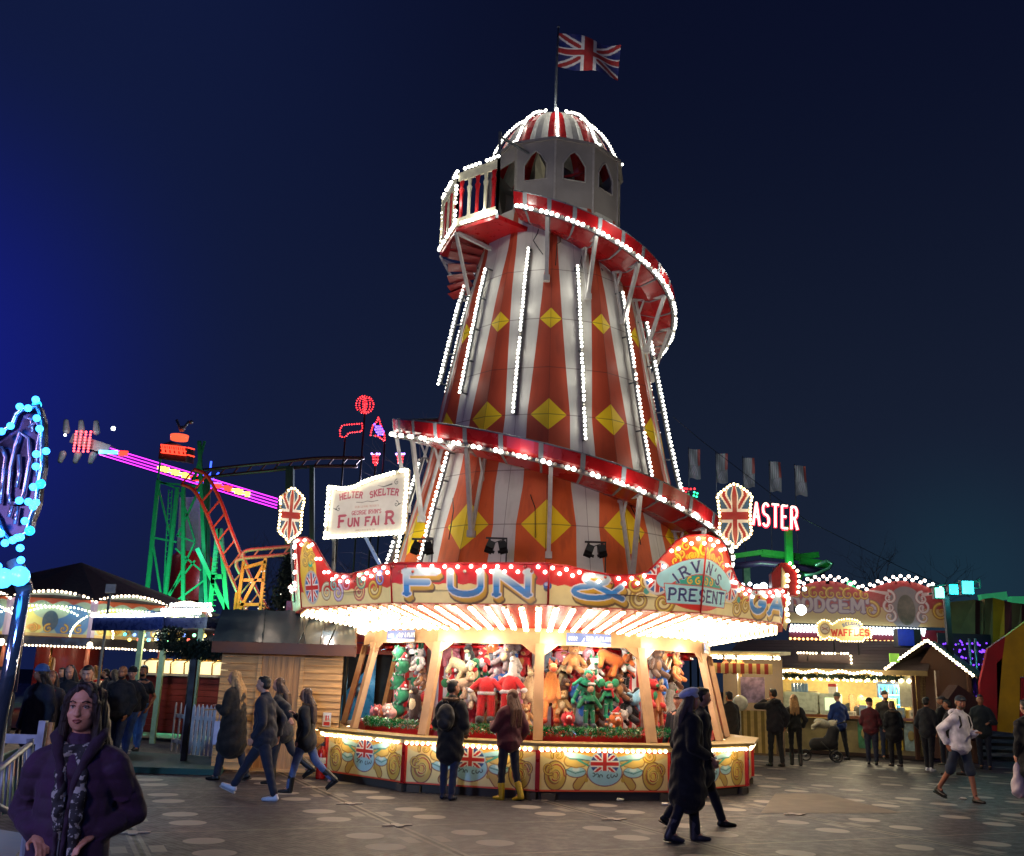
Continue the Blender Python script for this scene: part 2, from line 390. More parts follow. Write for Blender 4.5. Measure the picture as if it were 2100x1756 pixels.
for z0 in (4.46, 5.5, 6.62, 7.6, 8.67, 9.8):
    k = (oz - z0).abs().lt(.010); hs = k if hs is None else hs.mx(k)
c = mixc(nt, (seam.mx(hs)) * .55, c, (.05, .02, .02))
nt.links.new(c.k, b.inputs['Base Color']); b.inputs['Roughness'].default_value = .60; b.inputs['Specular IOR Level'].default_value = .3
bn = nt.nodes.new('ShaderNodeBump'); bn.inputs['Strength'].default_value = .25; bn.inputs['Distance'].default_value = .03; nt.links.new(noise(nt, 1.1, 2).k, bn.inputs['Height']); nt.links.new(bn.outputs[0], b.inputs['Normal'])
mb = MB(); rows = [z for z, _ in PROF[1:]]
fine = sorted(set([round(z0 + (z1 - z0) * t / 2, 3) for z0, z1 in zip(rows, rows[1:]) for t in range(3)]), reverse=True)
N12 = 24
vs = []
for z in fine:
    rr = tr(z)
    for j in range(N12): a = 15 * j - 2; vs.append(pol(a, rr * (1 if j % 2 == 0 else math.cos(R(15)) * 1.012), z))
mb.add(vs, [(k * N12 + j, (k + 1) * N12 + j, (k + 1) * N12 + (j + 1) % N12, k * N12 + (j + 1) % N12) for k in range(len(fine) - 1) for j in range(N12)])
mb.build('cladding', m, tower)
# cabin at the top: eleven faces, pointed windows
cabm = mat('cabin_panel', '#8e8782', .6, scale=2.5, var=.1); curt = mat('cream_curtain', '#a89f78', .8)
CR, Z0, Z1 = 1.50, 10.75, 12.9; NA = 11; st = 360 / NA; A0 = -1.5
inner = MB(); inner.lathe([(.42, Z0), (.42, Z1)], 12); inner.build('stair_core', mat('stair_core_paint', '#77706a', .7), tower)
for k in range(NA):
    a, e = A0 + k * st, A0 + (k + 1) * st
    P, Q = pol(a, CR, 0), pol(e, CR, 0); P.z = Q.z = 0; W = (Q - P).length; ux = (Q - P) / W; nrm = Vector((ux.y, -ux.x, 0))
    def T(u, z, d=0): return P + ux * u + nrm * d + Vector((0, 0, z))
    f = MB(); door = (k == NA - 2)
    if door: op = [(W * .06, Z0 + .25), (W * .94, Z0 + .25), (W * .94, 12.55), (W * .06, 12.55)]
    else:
        c0 = W / 2; hw = .25; op = [(c0 - hw, 12.0), (c0 + hw, 12.0), (c0 + hw, 12.36), (c0 + .1, 12.6), (c0, 12.68), (c0 - .1, 12.6), (c0 - hw, 12.36)]
    out = [(0, Z0), (W, Z0), (W, Z1), (0, Z1)]
    bm = bmesh.new(); ov = [bm.verts.new(T(*p)) for p in out]; iv = [bm.verts.new(T(*p)) for p in op]
    es = [bm.edges.new((ov[i], ov[(i + 1) % 4])) for i in range(4)] + [bm.edges.new((iv[i], iv[(i + 1) % len(iv)])) for i in range(len(iv))]
    bmesh.ops.triangle_fill(bm, use_beauty=True, edges=es)
    me = bpy.data.meshes.new('cabin_wall'); bm.to_mesh(me); bm.free(); me.materials.append(cabm)
    o = link(bpy.data.objects.new('cabin_wall', me)); o.parent = tower; sm = o.modifiers.new('s', 'SOLIDIFY'); sm.thickness = .035; sm.offset = 0
    fr_ = MB()
    fr_.beam(T(0, Z0, .012), T(0, Z1, .012), .045, .03, 0)
    if not door:
        for p, q in zip(op, op[1:] + op[:1]): fr_.beam(T(*p, .02), T(*q, .02), .03, .02)
    fr_.build('window_frame', mat('cabin_trim', '#a29b94', .5), o)
    if k in (NA - 1,):
        g = MB(); g.add([T(c0 - .04 + .02, 12.0, -.05), T(c0 + .16, 12.0, -.09), T(c0 + .20, 12.3, -.05), T(c0 + .03, 12.66, -.07), T(c0 - .02, 12.4, -.03)], [(0, 1, 2, 3, 4)]); g.build('curtain', curt, o)
    if k == 0:
        g = MB(); g.beam(T(c0 - .25, 12.08, -.12), T(c0 + .25, 12.32, -.12), .05, .05); g.build('handrail', dkred, o)
ed = MB(); ed.lathe([(CR - .02, Z1), (CR + .10, Z1 - .03), (CR + .10, Z1 + .03), (1.30, Z1 + .10)], 11, smooth=False, a0=R(A0 - 90), a1=R(A0 + 270)); ed.build('eaves', cabm, tower)
fl = MB(); fl.lathe([(.4, Z0 + .02), (CR - .02, Z0 + .02), (CR - .02, Z0 - .06), (.4, Z0 - .06)], 22, smooth=False); fl.build('cabin_floor', dkred, tower)
# dome: ten red and ten white gores, ten rib lights
DP = [(1.34, 12.98), (1.24, 13.22), (1.13, 13.48), (.98, 13.74), (.78, 13.98), (.55, 14.16), (.36, 14.26)]
NG = 20; mb = MB(); w9 = 18.
for g in range(NG):
    for s_ in range(3):
        for (ra, za), (rb, zb) in zip(DP, DP[1:]):
            a = -9 + g * w9 + s_ * 6; bul = [1 + .035 * math.sin(PI * q / 3) for q in (s_, s_ + 1)]
            mb.quad(pol(a, ra * bul[0], za), pol(a + 6, ra * bul[1], za), pol(a + 6, rb * bul[1], zb), pol(a, rb * bul[0], zb), g % 2)
mb.add([pol(18 * j, .36, 14.26) for j in range(20)] + [Vector((0, 0, 14.36))], [(j, (j + 1) % 20, 20) for j in range(20)], 1)
mb.build('dome', [red, mat('dome_white', '#b8b5ae', .5)], tower)
for k in range(10):
    pts = [pol(36 * k, r_ * 1.06 + .03, z_) for r_, z_ in [(1.42, 12.93)] + DP + [(.30, 14.34)]]
    s_ = MB(); s_.tube(pts, .022, 5); so = s_.build('dome_rib', steel, tower)
    bulbs('bulb_row', [p + Vector((0, 0, .02)) + pol(36 * k, .03, 0) for p in along(pts, .082)], .034, b_cool, so)
pole = MB(); pole.tube([(0, 0, 14.2), (-.0, 0, 15.6), (.02, 0, 16.75)], [.035, .03, .022], 8); pole.ball((.02, 0, 16.78), .04); pole.build('flagpole', steel, tower)
# rib-light strips up the white stripes
STRIP = [(-75, 7.7, 10.4), (-45, 7.2, 10.0), (-15, 6.62, 10.3), (15, 6.12, 9.85), (45, 5.5, 9.5), (75, 5.2, 9.2), (105, 5.2, 8.8), (-105, 7.9, 10.2), (-45, 3.7, 5.95), (-75, 3.75, 6.1), (-105, 4.2, 6.6)]
for a, z0, z1 in STRIP:
    a -= 2
    n = 12; pts = [pol(a, tr(z0 + (z1 - z0) * k / n) + .16, z0 + (z1 - z0) * k / n) for k in range(n + 1)]
    rl = MB(); rl.tube([p + pol(a, -.055, 0) for p in pts], .03, 4, smooth=False)
    for p in pts[::3]: rl.beam(p + pol(a, -.05, 0), p + pol(a, -.2, 0), .025)
    ro = rl.build('light_strip', mat('aluminium_rail', '#5d6064', .4, .6), tower)
    bulbs('bulb_row', along(pts, .088), .032, b_cool, ro)
    if abs(a) < 100:
        for t in (.12, .37, .63, .88): z = z0 + (z1 - z0) * t; lamp(pol(a, tr(z) + .24, z), 3.2, COOL, .03, parent=ro)
# spiral slide
def sz(phi): return 10.68 - .01459 * phi
def sr(phi): return 2.36 + .0030 * phi
PH0, PH1 = -22, 474
ph = [PH0 + 4 * k for k in range(int((PH1 - PH0) / 4) + 1)]
chute = MB(); V = []
for p in ph:
    z = sz(p); ro, ri = sr(p), tr(z) + .0
    V += [pol(p, ri, z - .02), pol(p, (ri + ro) / 2, z - .10), pol(p, ro - .04, z - .01), pol(p, ro + .02, z + .10), pol(p, ro + .05, z + .30)]
fs = [(k * 5 + j, k * 5 + j + 1, (k + 1) * 5 + j + 1, (k + 1) * 5 + j) for k in range(len(ph) - 1) for j in range(4)]
chute.add(V, fs, 0, False)
co = chute.build('slide_chute', mat('chute_red', '#8e1216', .28, var=.15, scale=2), tower); so = co.modifiers.new('s', 'SOLIDIFY'); so.thickness = .03
rim = MB(); rim.tube([pol(p, sr(p) + .055, sz(p) + .31) for p in ph], .022, 6); rim.build('rim_rail', steel, co)
rl = MB(); rl.tube([pol(p, sr(p) + .035, sz(p) - .015) for p in ph], .038, 5, smooth=False); rl.build('light_channel', mat('pale_aluminium', '#8f9498', .35, .5), co)
for p in range(PH0 + 6, PH1, 12):        # cross ribs: pale band outside, grey bar beneath
    z = sz(p); ro = sr(p); ri = tr(z)
    rb = MB()
    for (r1, z1), (r2, z2) in zip([(ri + .02, z - .045), ((ri + ro) / 2, z - .125), (ro - .03, z - .04), (ro + .045, z + .09), (ro + .075, z + .31)], [((ri + ro) / 2, z - .125), (ro - .03, z - .04), (ro + .045, z + .09), (ro + .075, z + .31)]):
        rb.beam(pol(p, r1, z1), pol(p, r2, z2), .045 if r1 < ro - .05 else .085, .02, 0, upv=pol(p + 90, 1, 0).cross(Vector((0, 0, 1))))
    rb.build('cross_rib', grey, co)
pts = []; acc = 0; p = PH0 + 2; k = 0
while p < 455:
    second = p > 200
    if second: on = k % 4 in (0, 1)
    else: on = k % 5 != 4
    q = pol(p, sr(p) + .085, sz(p) - .01); pts.append((q, on)); k += 1
    p += math.degrees((.105 if second else .10) / sr(p))
bulbs('bulb_row', [q for q, o_ in pts if o_], .042, b_cool, co); bulbs('unlit_bulb_row', [q for q, o_ in pts if not o_], .034, b_off, co)
for p in list(range(-5, 100, 24)) + list(range(278, 440, 27)):   # brackets carrying the slide
    z = sz(p) - .06; ro = sr(p) - .03; ri = tr(z); lowz = z - (1.15 if p < 200 else 1.5); rl_ = tr(lowz)
    br = MB(); br.beam(pol(p, ri, z), pol(p, ro, z), .07, .07); br.beam(pol(p, ro, z), pol(p, rl_ + .06, lowz), .07, .07); br.beam(pol(p, ri + .05, z), pol(p, rl_ + .05, lowz), .06, .05)
    br.beam(pol(p, ri + (ro - ri) * .35, z - .03), pol(p, ri + .06, z - .5), .035, .035); br.box(pol(p, rl_ + .06, lowz), (.12, .12, .12), 0, Matrix.Rotation(R(p), 3, 'Z'))
    br.build('slide_bracket', mat('bracket_white', '#a8a5a2', .4), tower)
for p in (20, 60, 95, 285, 320, 350, 380, 410): lamp(pol(p, sr(p) + .25, sz(p) - .0), 7, COOL, .04, parent=co)
# balcony where riders step onto the slide
def TL(v): return v - Vector((TX, TY, 0))
B0, B1, B2 = TL(at(1019, 441, 18.2)), TL(at(935, 470, 18.85)), TL(at(903, 521, 20.1)); zb = 10.88
for q in (B0, B1, B2): q.z = zb
B3 = pol(-105, 1.5, zb); B4 = pol(-20, 1.5, zb)
bal = MB(); bal.prism([B0, B1, B2, B3, B4], (0, 0, -.10)); bo = bal.build('balcony_floor', red, tower)
for (a, e, nb) in ((B0, B1, 5), (B1, B2, 6)):
    d = (e - a); L = d.length; u = d / L; nr = Vector((u.y, -u.x, 0)); zt = 1.12
    fr = MB(); upz = Vector((0, 0, 1))
    fr.beam(a + upz * .08, e + upz * .08, .05, .18); fr.beam(a + upz * zt, e + upz * zt, .05, .20); fr.beam(a, a + upz * (zt + .12), .06); fr.beam(e, e + upz * (zt + .12), .06)
    ro = fr.build('railing', cabm if False else mat('railing_white', '#c9c3a8', .5), tower)
    for k in range(nb):
        c0 = a + u * L * (k + .5) / nb; ml = MB(); pr = [(.055, .16), (.03, .22), (.032, .7), (.06, .82), (.025, .88), (.055, 1.04)]
        ml.add([c0 + u * s_ * r_ * (1 if k % 2 == 0 else .55 / .6) + nr * t_ * .018 + upz * z_ for t_ in (-1, 1) for r_, z_ in pr for s_ in (-1, 1)],
               [(2 * j, 2 * j + 1, 2 * j + 3, 2 * j + 2) for j in range(5)] + [(12 + 2 * j, 14 + 2 * j, 15 + 2 * j, 13 + 2 * j) for j in range(5)] + [(2 * j, 2 * j + 2, 14 + 2 * j, 12 + 2 * j) for j in range(5)] + [(2 * j + 1, 13 + 2 * j, 15 + 2 * j, 2 * j + 3) for j in range(5)], 0)
        ml.build('baluster', red if k % 2 == 0 else mat('railing_white', 0), ro)
    top = [a + upz * (zt + .16) - nr * .03, e + upz * (zt + .16) - nr * .03]; bot = [a + upz * .02 + nr * -.05, e + upz * .02 - nr * .05]
    if (a - B0).length < .01: lines = [top, bot, [e + upz * .05 - nr * .05, e + upz * (zt + .1) - nr * .05]]
    else: lines = [top, bot, [e + upz * .05, e + upz * (zt + .1)]]
    for ln in lines: bulbs('bulb_row', [q for k, q in enumerate(along(ln, .098)) if k % 6 != 4], .040, b_cool, ro)
for q in ((B0 + B1) / 2 + Vector((0, -.25, .1)), B1 + Vector((-.15, -.2, .6)), B2 + Vector((-.25, -.1, .5))): lamp(q, 9, COOL, .05, parent=bo)
jp = MB(); jp.beam(B0 + Vector((.0, 0, -.1)), B0 + Vector((.0, 0, 1.85)), .06); jp.beam(B0 + Vector((.0, 0, 1.75)), pol(-24, 1.45, 12.65), .04); jp.build('door_post', steel, tower)
# red stepped underside
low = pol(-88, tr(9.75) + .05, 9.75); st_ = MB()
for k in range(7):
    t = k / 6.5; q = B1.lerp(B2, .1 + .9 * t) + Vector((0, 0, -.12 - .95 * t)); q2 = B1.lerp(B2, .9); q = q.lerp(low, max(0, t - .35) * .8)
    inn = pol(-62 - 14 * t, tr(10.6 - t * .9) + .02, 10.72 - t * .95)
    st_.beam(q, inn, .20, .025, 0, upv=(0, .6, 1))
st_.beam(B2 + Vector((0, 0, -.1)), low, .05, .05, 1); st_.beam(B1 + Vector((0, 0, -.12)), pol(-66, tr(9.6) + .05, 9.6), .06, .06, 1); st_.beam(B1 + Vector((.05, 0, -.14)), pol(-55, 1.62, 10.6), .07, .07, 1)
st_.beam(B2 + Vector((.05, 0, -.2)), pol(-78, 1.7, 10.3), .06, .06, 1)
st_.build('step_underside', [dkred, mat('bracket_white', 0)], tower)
# loose cables on the wall
cb = MB(); random.seed(4)
for a in (-12, 3, 18, 33, 50):
    z = 10.6 + .02 * a * 0; q = [pol(a + random.uniform(-4, 4) * t, tr(z - t * .5) + .05, z - .03 * a * .4 - t * random.uniform(.2, .6)) for t in (0, .4, .8, 1.2)]; cb.tube(q, .010, 4)
for a in (-40, -8, 30): q = [pol(a, tr(5) + .02, 5.0), pol(a + 2, tr(4.7) + .02, 4.75), pol(a + 2.5, tr(4.2) + .02, 4.2)]; cb.tube(q, .010, 4)
cb.build('wall_cable', black, tower)
# union flag on its pole
fa = Art(1.62, .92, 96, 54); fa.jack(.81, .46, .81, .46, d=fa.X * 0 - 1, blue=(.02, .03, .16), red=(.42, .03, .03))
X = fa.X / .81 - 1; Y = fa.Y / .46 - 1
fp0 = Vector((TX + .02, TY, 16.62))
def fpt(x, y):
    t = x / 1.62; dp = .50 * t ** 1.1; ws = .05 * math.sin(7.5 * t + 2.2 * (y / .92)) * (t ** .6)
    return fp0 + Vector((x * .88 + .05 * t * (y / .92 - .5), ws * 3.2 - .28 * t, -(.92 - y) * (1 - .08 * t) - dp + ws * .5))
fm = fa.mesh('union_flag', fpt); fo = link(bpy.data.objects.new('union_flag', fm)); tag(fo, 'union flag flying from the pole on top of the striped tower', 'flag')

for a, r_, z_, e_ in ((-20, 3.2, 11.1, 26), (30, 3.0, 10.9, 26), (70, 3.0, 10.3, 14)): lamp(pol(a, r_, z_) , e_, COOL, .04, parent=co)
for a in (-60, 0, 60): lamp(pol(a, 1.25, 14.35), 16, COOL, .04, parent=tower)
# ================================================================ round prize stall wrapped round the tower's foot
SX, SY = .64, 20.2
stall = thing('prize_stall', 'round game stall with painted fascia and glowing bulb canopy around the foot of the tower', 'fairground stall', (SX, SY, 0))
RC, DC, DF = 4.22, -1.0, 0.0
CREAM = (.80, .68, .30); RED = (.62, .018, .02); GOLD = (.50, .32, .04); DKG = (.20, .05, .02); LB = (.33, .62, .72); NAVY = (.02, .03, .16)
# --- counter panel artwork
W = 2 * RC * math.sin(R(15)); HC = .60
A = Art(W, HC, 210, 56, CREAM)
def fy(y): return (1310 - y) / 335 * HC
def fx(x): return (x - 95) / 1020 * W
A.fill(A.ell(W / 2, HC, W * .5, .22), lambda X, Y: np.stack([.78 + 0 * X, .52 + 0 * X, .16 + 0 * X], -1))
cx = W / 2
def med(x, y, rx, ry, sg):
    A.fill(A.ell(x, y, rx + .018, ry + .018), (.16, .05, .03)); A.fill(A.ell(x, y, rx, ry), (.56, .40, .08)); A.fill(A.ell(x - .02 * sg, y + .02, rx * .62, ry * .62), (.72, .52, .10))
    for q, (r_, t_) in enumerate(((.92, 1.1), (.66, 1.2), (.38, 1.0))):
        P_ = [(x + rx * r_ * (1 - .5 * k / 16) * math.cos(sg * (q * 2 + t_ * 2 * PI * k / 16)), y + ry * r_ * (1 - .5 * k / 16) * math.sin(q * 2 + t_ * 2 * PI * k / 16)) for k in range(17)]
        A.fill(A.line(P_, .030, .008), (.42, .05, .03) if q != 1 else (.24, .16, .03)); A.fill(A.line([(a + .01, b + .012) for a, b in P_], .010, .004), (.86, .70, .25))
for sg in (-1, 1):
    def U(px): return cx + sg * (cx - fx(px))
    A.fill(A.line([(U(440), fy(1190)), (U(395), fy(1260))], .15), DKG); A.fill(A.line([(U(440), fy(1190)), (U(395), fy(1262))], .115), (.55, .38, .10))
    A.fill(A.ell(U(385), fy(1150), .17, .085), (.2, .03, .05)); A.fill(A.ell(U(385), fy(1148), .155, .075), LB); A.fill(A.line([(U(310), fy(1130)), (U(380), fy(1160)), (U(450), fy(1140))], .018), (.06, .25, .28)); A.fill(A.ell(U(385), fy(1128), .06, .03), (.62, .80, .84))
    A.fill(A.line([(U(330), fy(1060)), (U(385), fy(1080)), (U(440), fy(1075)), (U(490), fy(1040))], .17, .08), (.3, .16, .03)); A.fill(A.line([(U(330), fy(1060)), (U(385), fy(1082)), (U(440), fy(1078)), (U(490), fy(1045))], .13, .05), (.62, .45, .13))
    A.fill(A.line([(U(320), fy(990)), (U(345), fy(1020)), (U(420), fy(1030)), (U(520), fy(1050))], .13, .05), (.05, .18, .22)); A.fill(A.line([(U(315), fy(990)), (U(345), fy(1012)), (U(420), fy(1020)), (U(520), fy(1042))], .105, .05), LB)
    A.fill(A.line([(U(350), fy(975)), (U(420), fy(985)), (U(500), fy(1000))], .02, .05), (.7, .38, .05))
    A.fill(A.line([(U(400), fy(1050)), (U(470), fy(1090)), (U(520), fy(1120))], .03), (.02, .35, .28))
    med(U(228), fy(1180), .165, .205, sg); A.scroll(U(250), fy(1010), .105, R(200), 1.3, sg, wd=.4); A.scroll(U(180), fy(1120), .10, R(300), 1.1, sg, wd=.35)
    A.fill(A.ell(U(465), fy(1215), .03, .03), GOLD)
A.fill(A.ell(cx, fy(1150), .295, .21), (.25, .03, .10)); A.fill(A.ell(cx, fy(1150), .28, .195), LB)
A.jack(cx, fy(1080), .235, .19, d=np.maximum(A.ell(cx, fy(1080), .235, .175), -A.ell(cx, fy(1205), .27, .12)), rim=(.012, LB))
for q in range(-3, 4):
    if q: A.fill(A.line(arcp(cx + q * .062, fy(1190) + abs(q) * .012, .024, .026, 40 + q * 50, 260 + q * 50, 6), .014), (.01, .03, .05))
for ln in ([(0, 0), (W, 0)], [(0, HC), (W, HC)], [(0, 0), (0, HC)], [(W, 0), (W, HC)]): A.fill(A.line(ln, .05), (.62, .03, .03)); A.fill(A.line(ln, .018), (.8, .10, .03))
z0 = .13
me = A.mesh('counter_panel', lambda x, y: Vector((x - W / 2, 0, z0 + y)))
ctop = MB(); cend = MB()
for k in range(12):
    a = DC + 30 * k; P, Q = pol(a, RC, 0), pol(a + 30, RC, 0); mid = (P + Q) / 2; ry = math.atan2((Q - P).y, (Q - P).x)
    o = link(bpy.data.objects.new('counter_panel', me)); o.location = mid; o.rotation_euler = (0, 0, ry); o.parent = stall
    cp = MB(); cp.box((0, 0, 0), (.07, .07, .60)); po = cp.build('corner_strip', red, stall); po.location = P * (1.003) + Vector((0, 0, .43)); po.rotation_euler = (0, 0, R(a))
    pl = MB(); pl.box((0, .10, 0), (W * .965, .08, .12)); pl.box((-W * .42, .02, -.01), (.22, .1, .10)); pl.box((W * .46, .02, -.01), (.14, .10, .11)); q = pl.build('plinth', mat('weathered_timber', '#4c463f', .8, bump=.3, scale=4, stretch=(1, 1, 12)), stall); q.location = mid + Vector((0, 0, .064)); q.rotation_euler = (0, 0, ry)
    # counter top section
    t = MB(); zt = .80
    t.prism([pol(a, RC + .16, zt), pol(a + 30, RC + .16, zt), pol(a + 30, RC - .42, zt), pol(a, RC - .42, zt)], (0, 0, .045)); t.build('counter_top', mat('olive_cream_paint', '#a08a55', .5, scale=3), stall)
    rr = MB(); u = (Q - P).normalized(); rr.beam(P * 1.012 + Vector((0, 0, .765)), Q * 1.012 + Vector((0, 0, .765)), .03, .05); ro = rr.build('light_channel', cream, stall)
    bulbs('bulb_row', [P * 1.02 + u * s_ + Vector((0, 0, .745)) for s_ in np.arange(.06, W - .02, .093)], .030, b_warm, ro)
    if k in (0, 1, 2, 9, 10, 11):
        for t_ in (.25, .75): lamp(P.lerp(Q, t_) * 1.035 + Vector((0, 0, .70)), 2.6, (1, .72, .36), .03, parent=ro)
    # post and beam
    ps = MB(); B, T_ = pol(a, 3.76, .845), pol(a, 3.43, 2.36); ps.beam(B, T_, .155, .10, 0, upv=pol(a, 1, 0)); ps.build('post', wood_cream, stall)
    tri = MB()
    for sg in (-1, 1): aa = a + sg * 5.2; tri.prism([pol(a, 3.44, 2.36), pol(aa, 3.43, 2.36), pol(a, 3.48, 2.12)], pol(a, .03, 0))
    tri.build('corner_brace', wood_cream, stall)
    bm_ = MB(); r1 = 3.47; bm_.prism([pol(a, r1, 2.355), pol(a + 30, r1, 2.355), pol(a + 30, r1 - .02, 2.62), pol(a, r1 - .02, 2.62)], pol(a + 15, -.09, 0)); bm_.build('ring_beam', wood_cream, stall)
    # inside: striped back wall, ledge with tinsel
    ri = 2.82; Pb, Qb = pol(a, ri, 0), pol(a + 30, ri, 0); bw = MB(); ns = 12
    for s_ in range(ns): p0, p1 = Pb.lerp(Qb, s_ / ns), Pb.lerp(Qb, (s_ + 1) / ns); bw.quad(p0 + Vector((0, 0, .5)), p1 + Vector((0, 0, .5)), p1 + Vector((0, 0, 2.62)), p0 + Vector((0, 0, 2.62)), s_ % 2)
    bw.build('striped_back_wall', [mat('stripe_red', '#b3121c', .6), mat('stripe_white', '#d8d2cc', .6)], stall)
    lg = MB(); lg.prism([pol(a, 3.52, .92), pol(a + 30, 3.52, .92), pol(a + 30, 2.83, 1.00), pol(a, 2.83, 1.00)], (0, 0, .03)); lg.prism([pol(a, 3.54, .80), pol(a + 30, 3.54, .80), pol(a + 30, 3.54, .93), pol(a, 3.54, .93)], pol(a + 15, -.03, 0)); lg.build('prize_ledge', mat('ledge_red', '#b80f12', .5), stall)
    tb = MB()
    tb.tube([pol(a + .5, 3.30, 2.42), pol(a + 15, 3.18, 2.42), pol(a + 29.5, 3.30, 2.42)], .035, 8); tb.tube([pol(a + .5, 3.1, 2.30), pol(a + 15, 3.0, 2.31), pol(a + 29.5, 3.1, 2.30)], .03, 8); tb.build('hanging_rail', mat('rail_red', '#c01018', .3), stall)
# --- soffit with radial bulb rows
RI, ZI, RO_, ZO = 3.43, 2.62, 4.90, 2.90
for k in range(12):
    a = DF + 30 * k; sf = MB(); sf.quad(pol(a, RO_, ZO), pol(a, RI, ZI), pol(a + 30, RI, ZI), pol(a + 30, RO_, ZO)); so = sf.build('canopy_soffit', mat('soffit_red', '#a8201c', .45, scale=3), stall)
    if not (k <= 3 or k >= 8): continue
    for j in range(9):
        t = (j + .5) / 9; o1, o2 = pol(a, RO_ - .06, ZO - .01), pol(a + 30, RO_ - .06, ZO - .01); i1, i2 = pol(a, RI + .04, ZI), pol(a + 30, RI + .04, ZI)
        p, q = o1.lerp(o2, t), i1.lerp(i2, t); d = (q - p).normalized(); sd = Vector((d.y, -d.x, 0)).normalized() * .023
        ch = MB(); ch.beam(p + Vector((0, 0, -.012)), q + Vector((0, 0, -.012)), .055, .018, 0); co_ = ch.build('soffit_light_strip', cream, so)
        pts = [p + d * s_ + sd * sg - Vector((0, 0, .038)) for s_ in np.arange(.04, (q - p).length, .088) for sg in (-1, 1)]
        bulbs('bulb_row', pts, .026, b_warm, co_)
for k in (-3, -2, -1, 0, 1, 2):
    for t in (.25, .75):
        lamp(pol(DF + 30 * (k + t), 4.25, 2.62), 22, (1, .84, .76), .03, 'SPOT', (0, 0, 0), R(168), parent=stall)
        lamp(pol(DF + 30 * (k + t), 4.15, 2.25), 1.7, (1, .74, .46), .05, parent=stall); lamp(pol(DF + 30 * (k + t), 5.55, 3.75), 11, (1, .80, .62), .03, parent=stall); lamp(pol(DF + 30 * (k + t), 5.75, 2.75), 10, (1, .80, .60), .03, parent=stall)
# --- fascia boards
WF = 2 * 4.98 * math.sin(R(15))
def topv(s):        # height of the crest by distance from its corner
    K = [(0, 1.22), (.34, 1.20), (.52, 1.10), (.68, .90), (.82, .74), (.95, .60), (1.15, .53), (1.5, .50), (1.95, .54), (2.3, .60), (3.2, .62)]
    for (a, va), (b, vb) in zip(K, K[1:]):
        if s <= b: t = (s - a) / (b - a); t = t * t * (3 - 2 * t) if False else t; return va + (vb - va) * t
    return .62
def blue_grad(y0, h):
    def g(X, Y):
        t = np.clip((Y - y0) / h, 0, 1)[..., None]
        c1, c2, c3 = np.array((.04, .20, .52)), np.array((.015, .22, .60)), np.array((.62, .80, .82))
        return np.where(t < .35, c1 + (c2 * 1.6 - c1) * (t / .35) * .6, c2 + (c3 - c2) * np.clip((t - .35) / .5, 0, 1))
    return g
def letters(A, t, x, y, h, asp, wd=.30):
    A.text(t, x + .05, y - .085, h, (.13, .07, .03), wd=wd, asp=asp, sp=.28, edge=(.02, (.13, .07, .03)))
    for q in range(5): A.text(t, x + .045 - q * .008, y - .07 + q * .012, h, (.50 + .04 * q, .28 + .03 * q, .035), wd=wd, asp=asp, sp=.28)
    A.text(t, x, y, h, blue_grad(y, h), wd=wd * .8, asp=asp, sp=.28, edge=(.016, (.80, .78, .82)))
def board(A, bound=.30):
    A.fill(-(A.Y - bound), RED); A.fill(A.line([(x_, bound + .012 * math.sin(x_ * 30)) for x_ in np.arange(0, A.w, .05)], .022), RED)
    A.fill(A.line([(0, 0), (A.w, 0)], .035), (.5, .03, .03))
def fascia(A, x0, a, crest):
    """crest: 'L','R' or None; artwork window starts at x0"""
    me = None; nx = int(round(WF / A.w * A.nx)); i0 = int(round(x0 / A.w * A.nx)); sub = Art(WF, A.h, nx, A.ny); sub.c = A.c[:, i0:i0 + nx]
    def T(s): return topv(s) if crest == 'L' else topv(WF - s) if crest == 'R' else .62
    keep = np.array([[sub.Y[j, i] - .5 * A.h / A.ny < T(sub.X[j, i]) for i in range(nx)] for j in range(A.ny)])
    P0, Q0 = pol(a, 1, 0), pol(a + 30, 1, 0)
    def P(x, y):
        y = min(y, T(x)); r_ = 4.92 + .16 * y; p = (P0 + (Q0 - P0) * x / WF) * r_; p.z = ZO - .01 + y; return p
    o = link(bpy.data.objects.new('fascia_panel', sub.mesh('fascia_panel', P, keep))); o.parent = stall
    so = o.modifiers.new('s', 'SOLIDIFY'); so.thickness = .03; so.offset = -1
    tm = MB(); N = 40; tm.tube([P(WF * k / N, 9) * 1.002 for k in range(N + 1)], .018, 5); tm.tube([P(0, 0), P(0, 9)], .018, 5); tm.build('edge_trim', red, o)
    nrm = pol(a + 15, 1, 0); on, off = [], []
    n = int(WF / .105)
    for k in range(n):
        s_ = (k + .5) / n * WF; slope = (T(s_ + .03) - T(s_ - .03)) / .06; dn = Vector((0, 0, 1)); row = k % 2
        dpt = .045 + .075 * row; yy = T(s_) - dpt * math.sqrt(1 + min(4, slope * slope)); p = P(s_, yy) + nrm * .028; (off if ((k + int(a)) // 2) % 9 in (4,) or (k < 3 and not crest) else on).append(p)
    bulbs('bulb_row', on, .031, glow('pink_white_bulb', (1., .80, .70), 7., False), o)
    if off: bulbs('unlit_bulb_row', off, .028, mat('unlit_red_bulb', '#a8504a', .2), o)
    return o, P
HB = 1.24
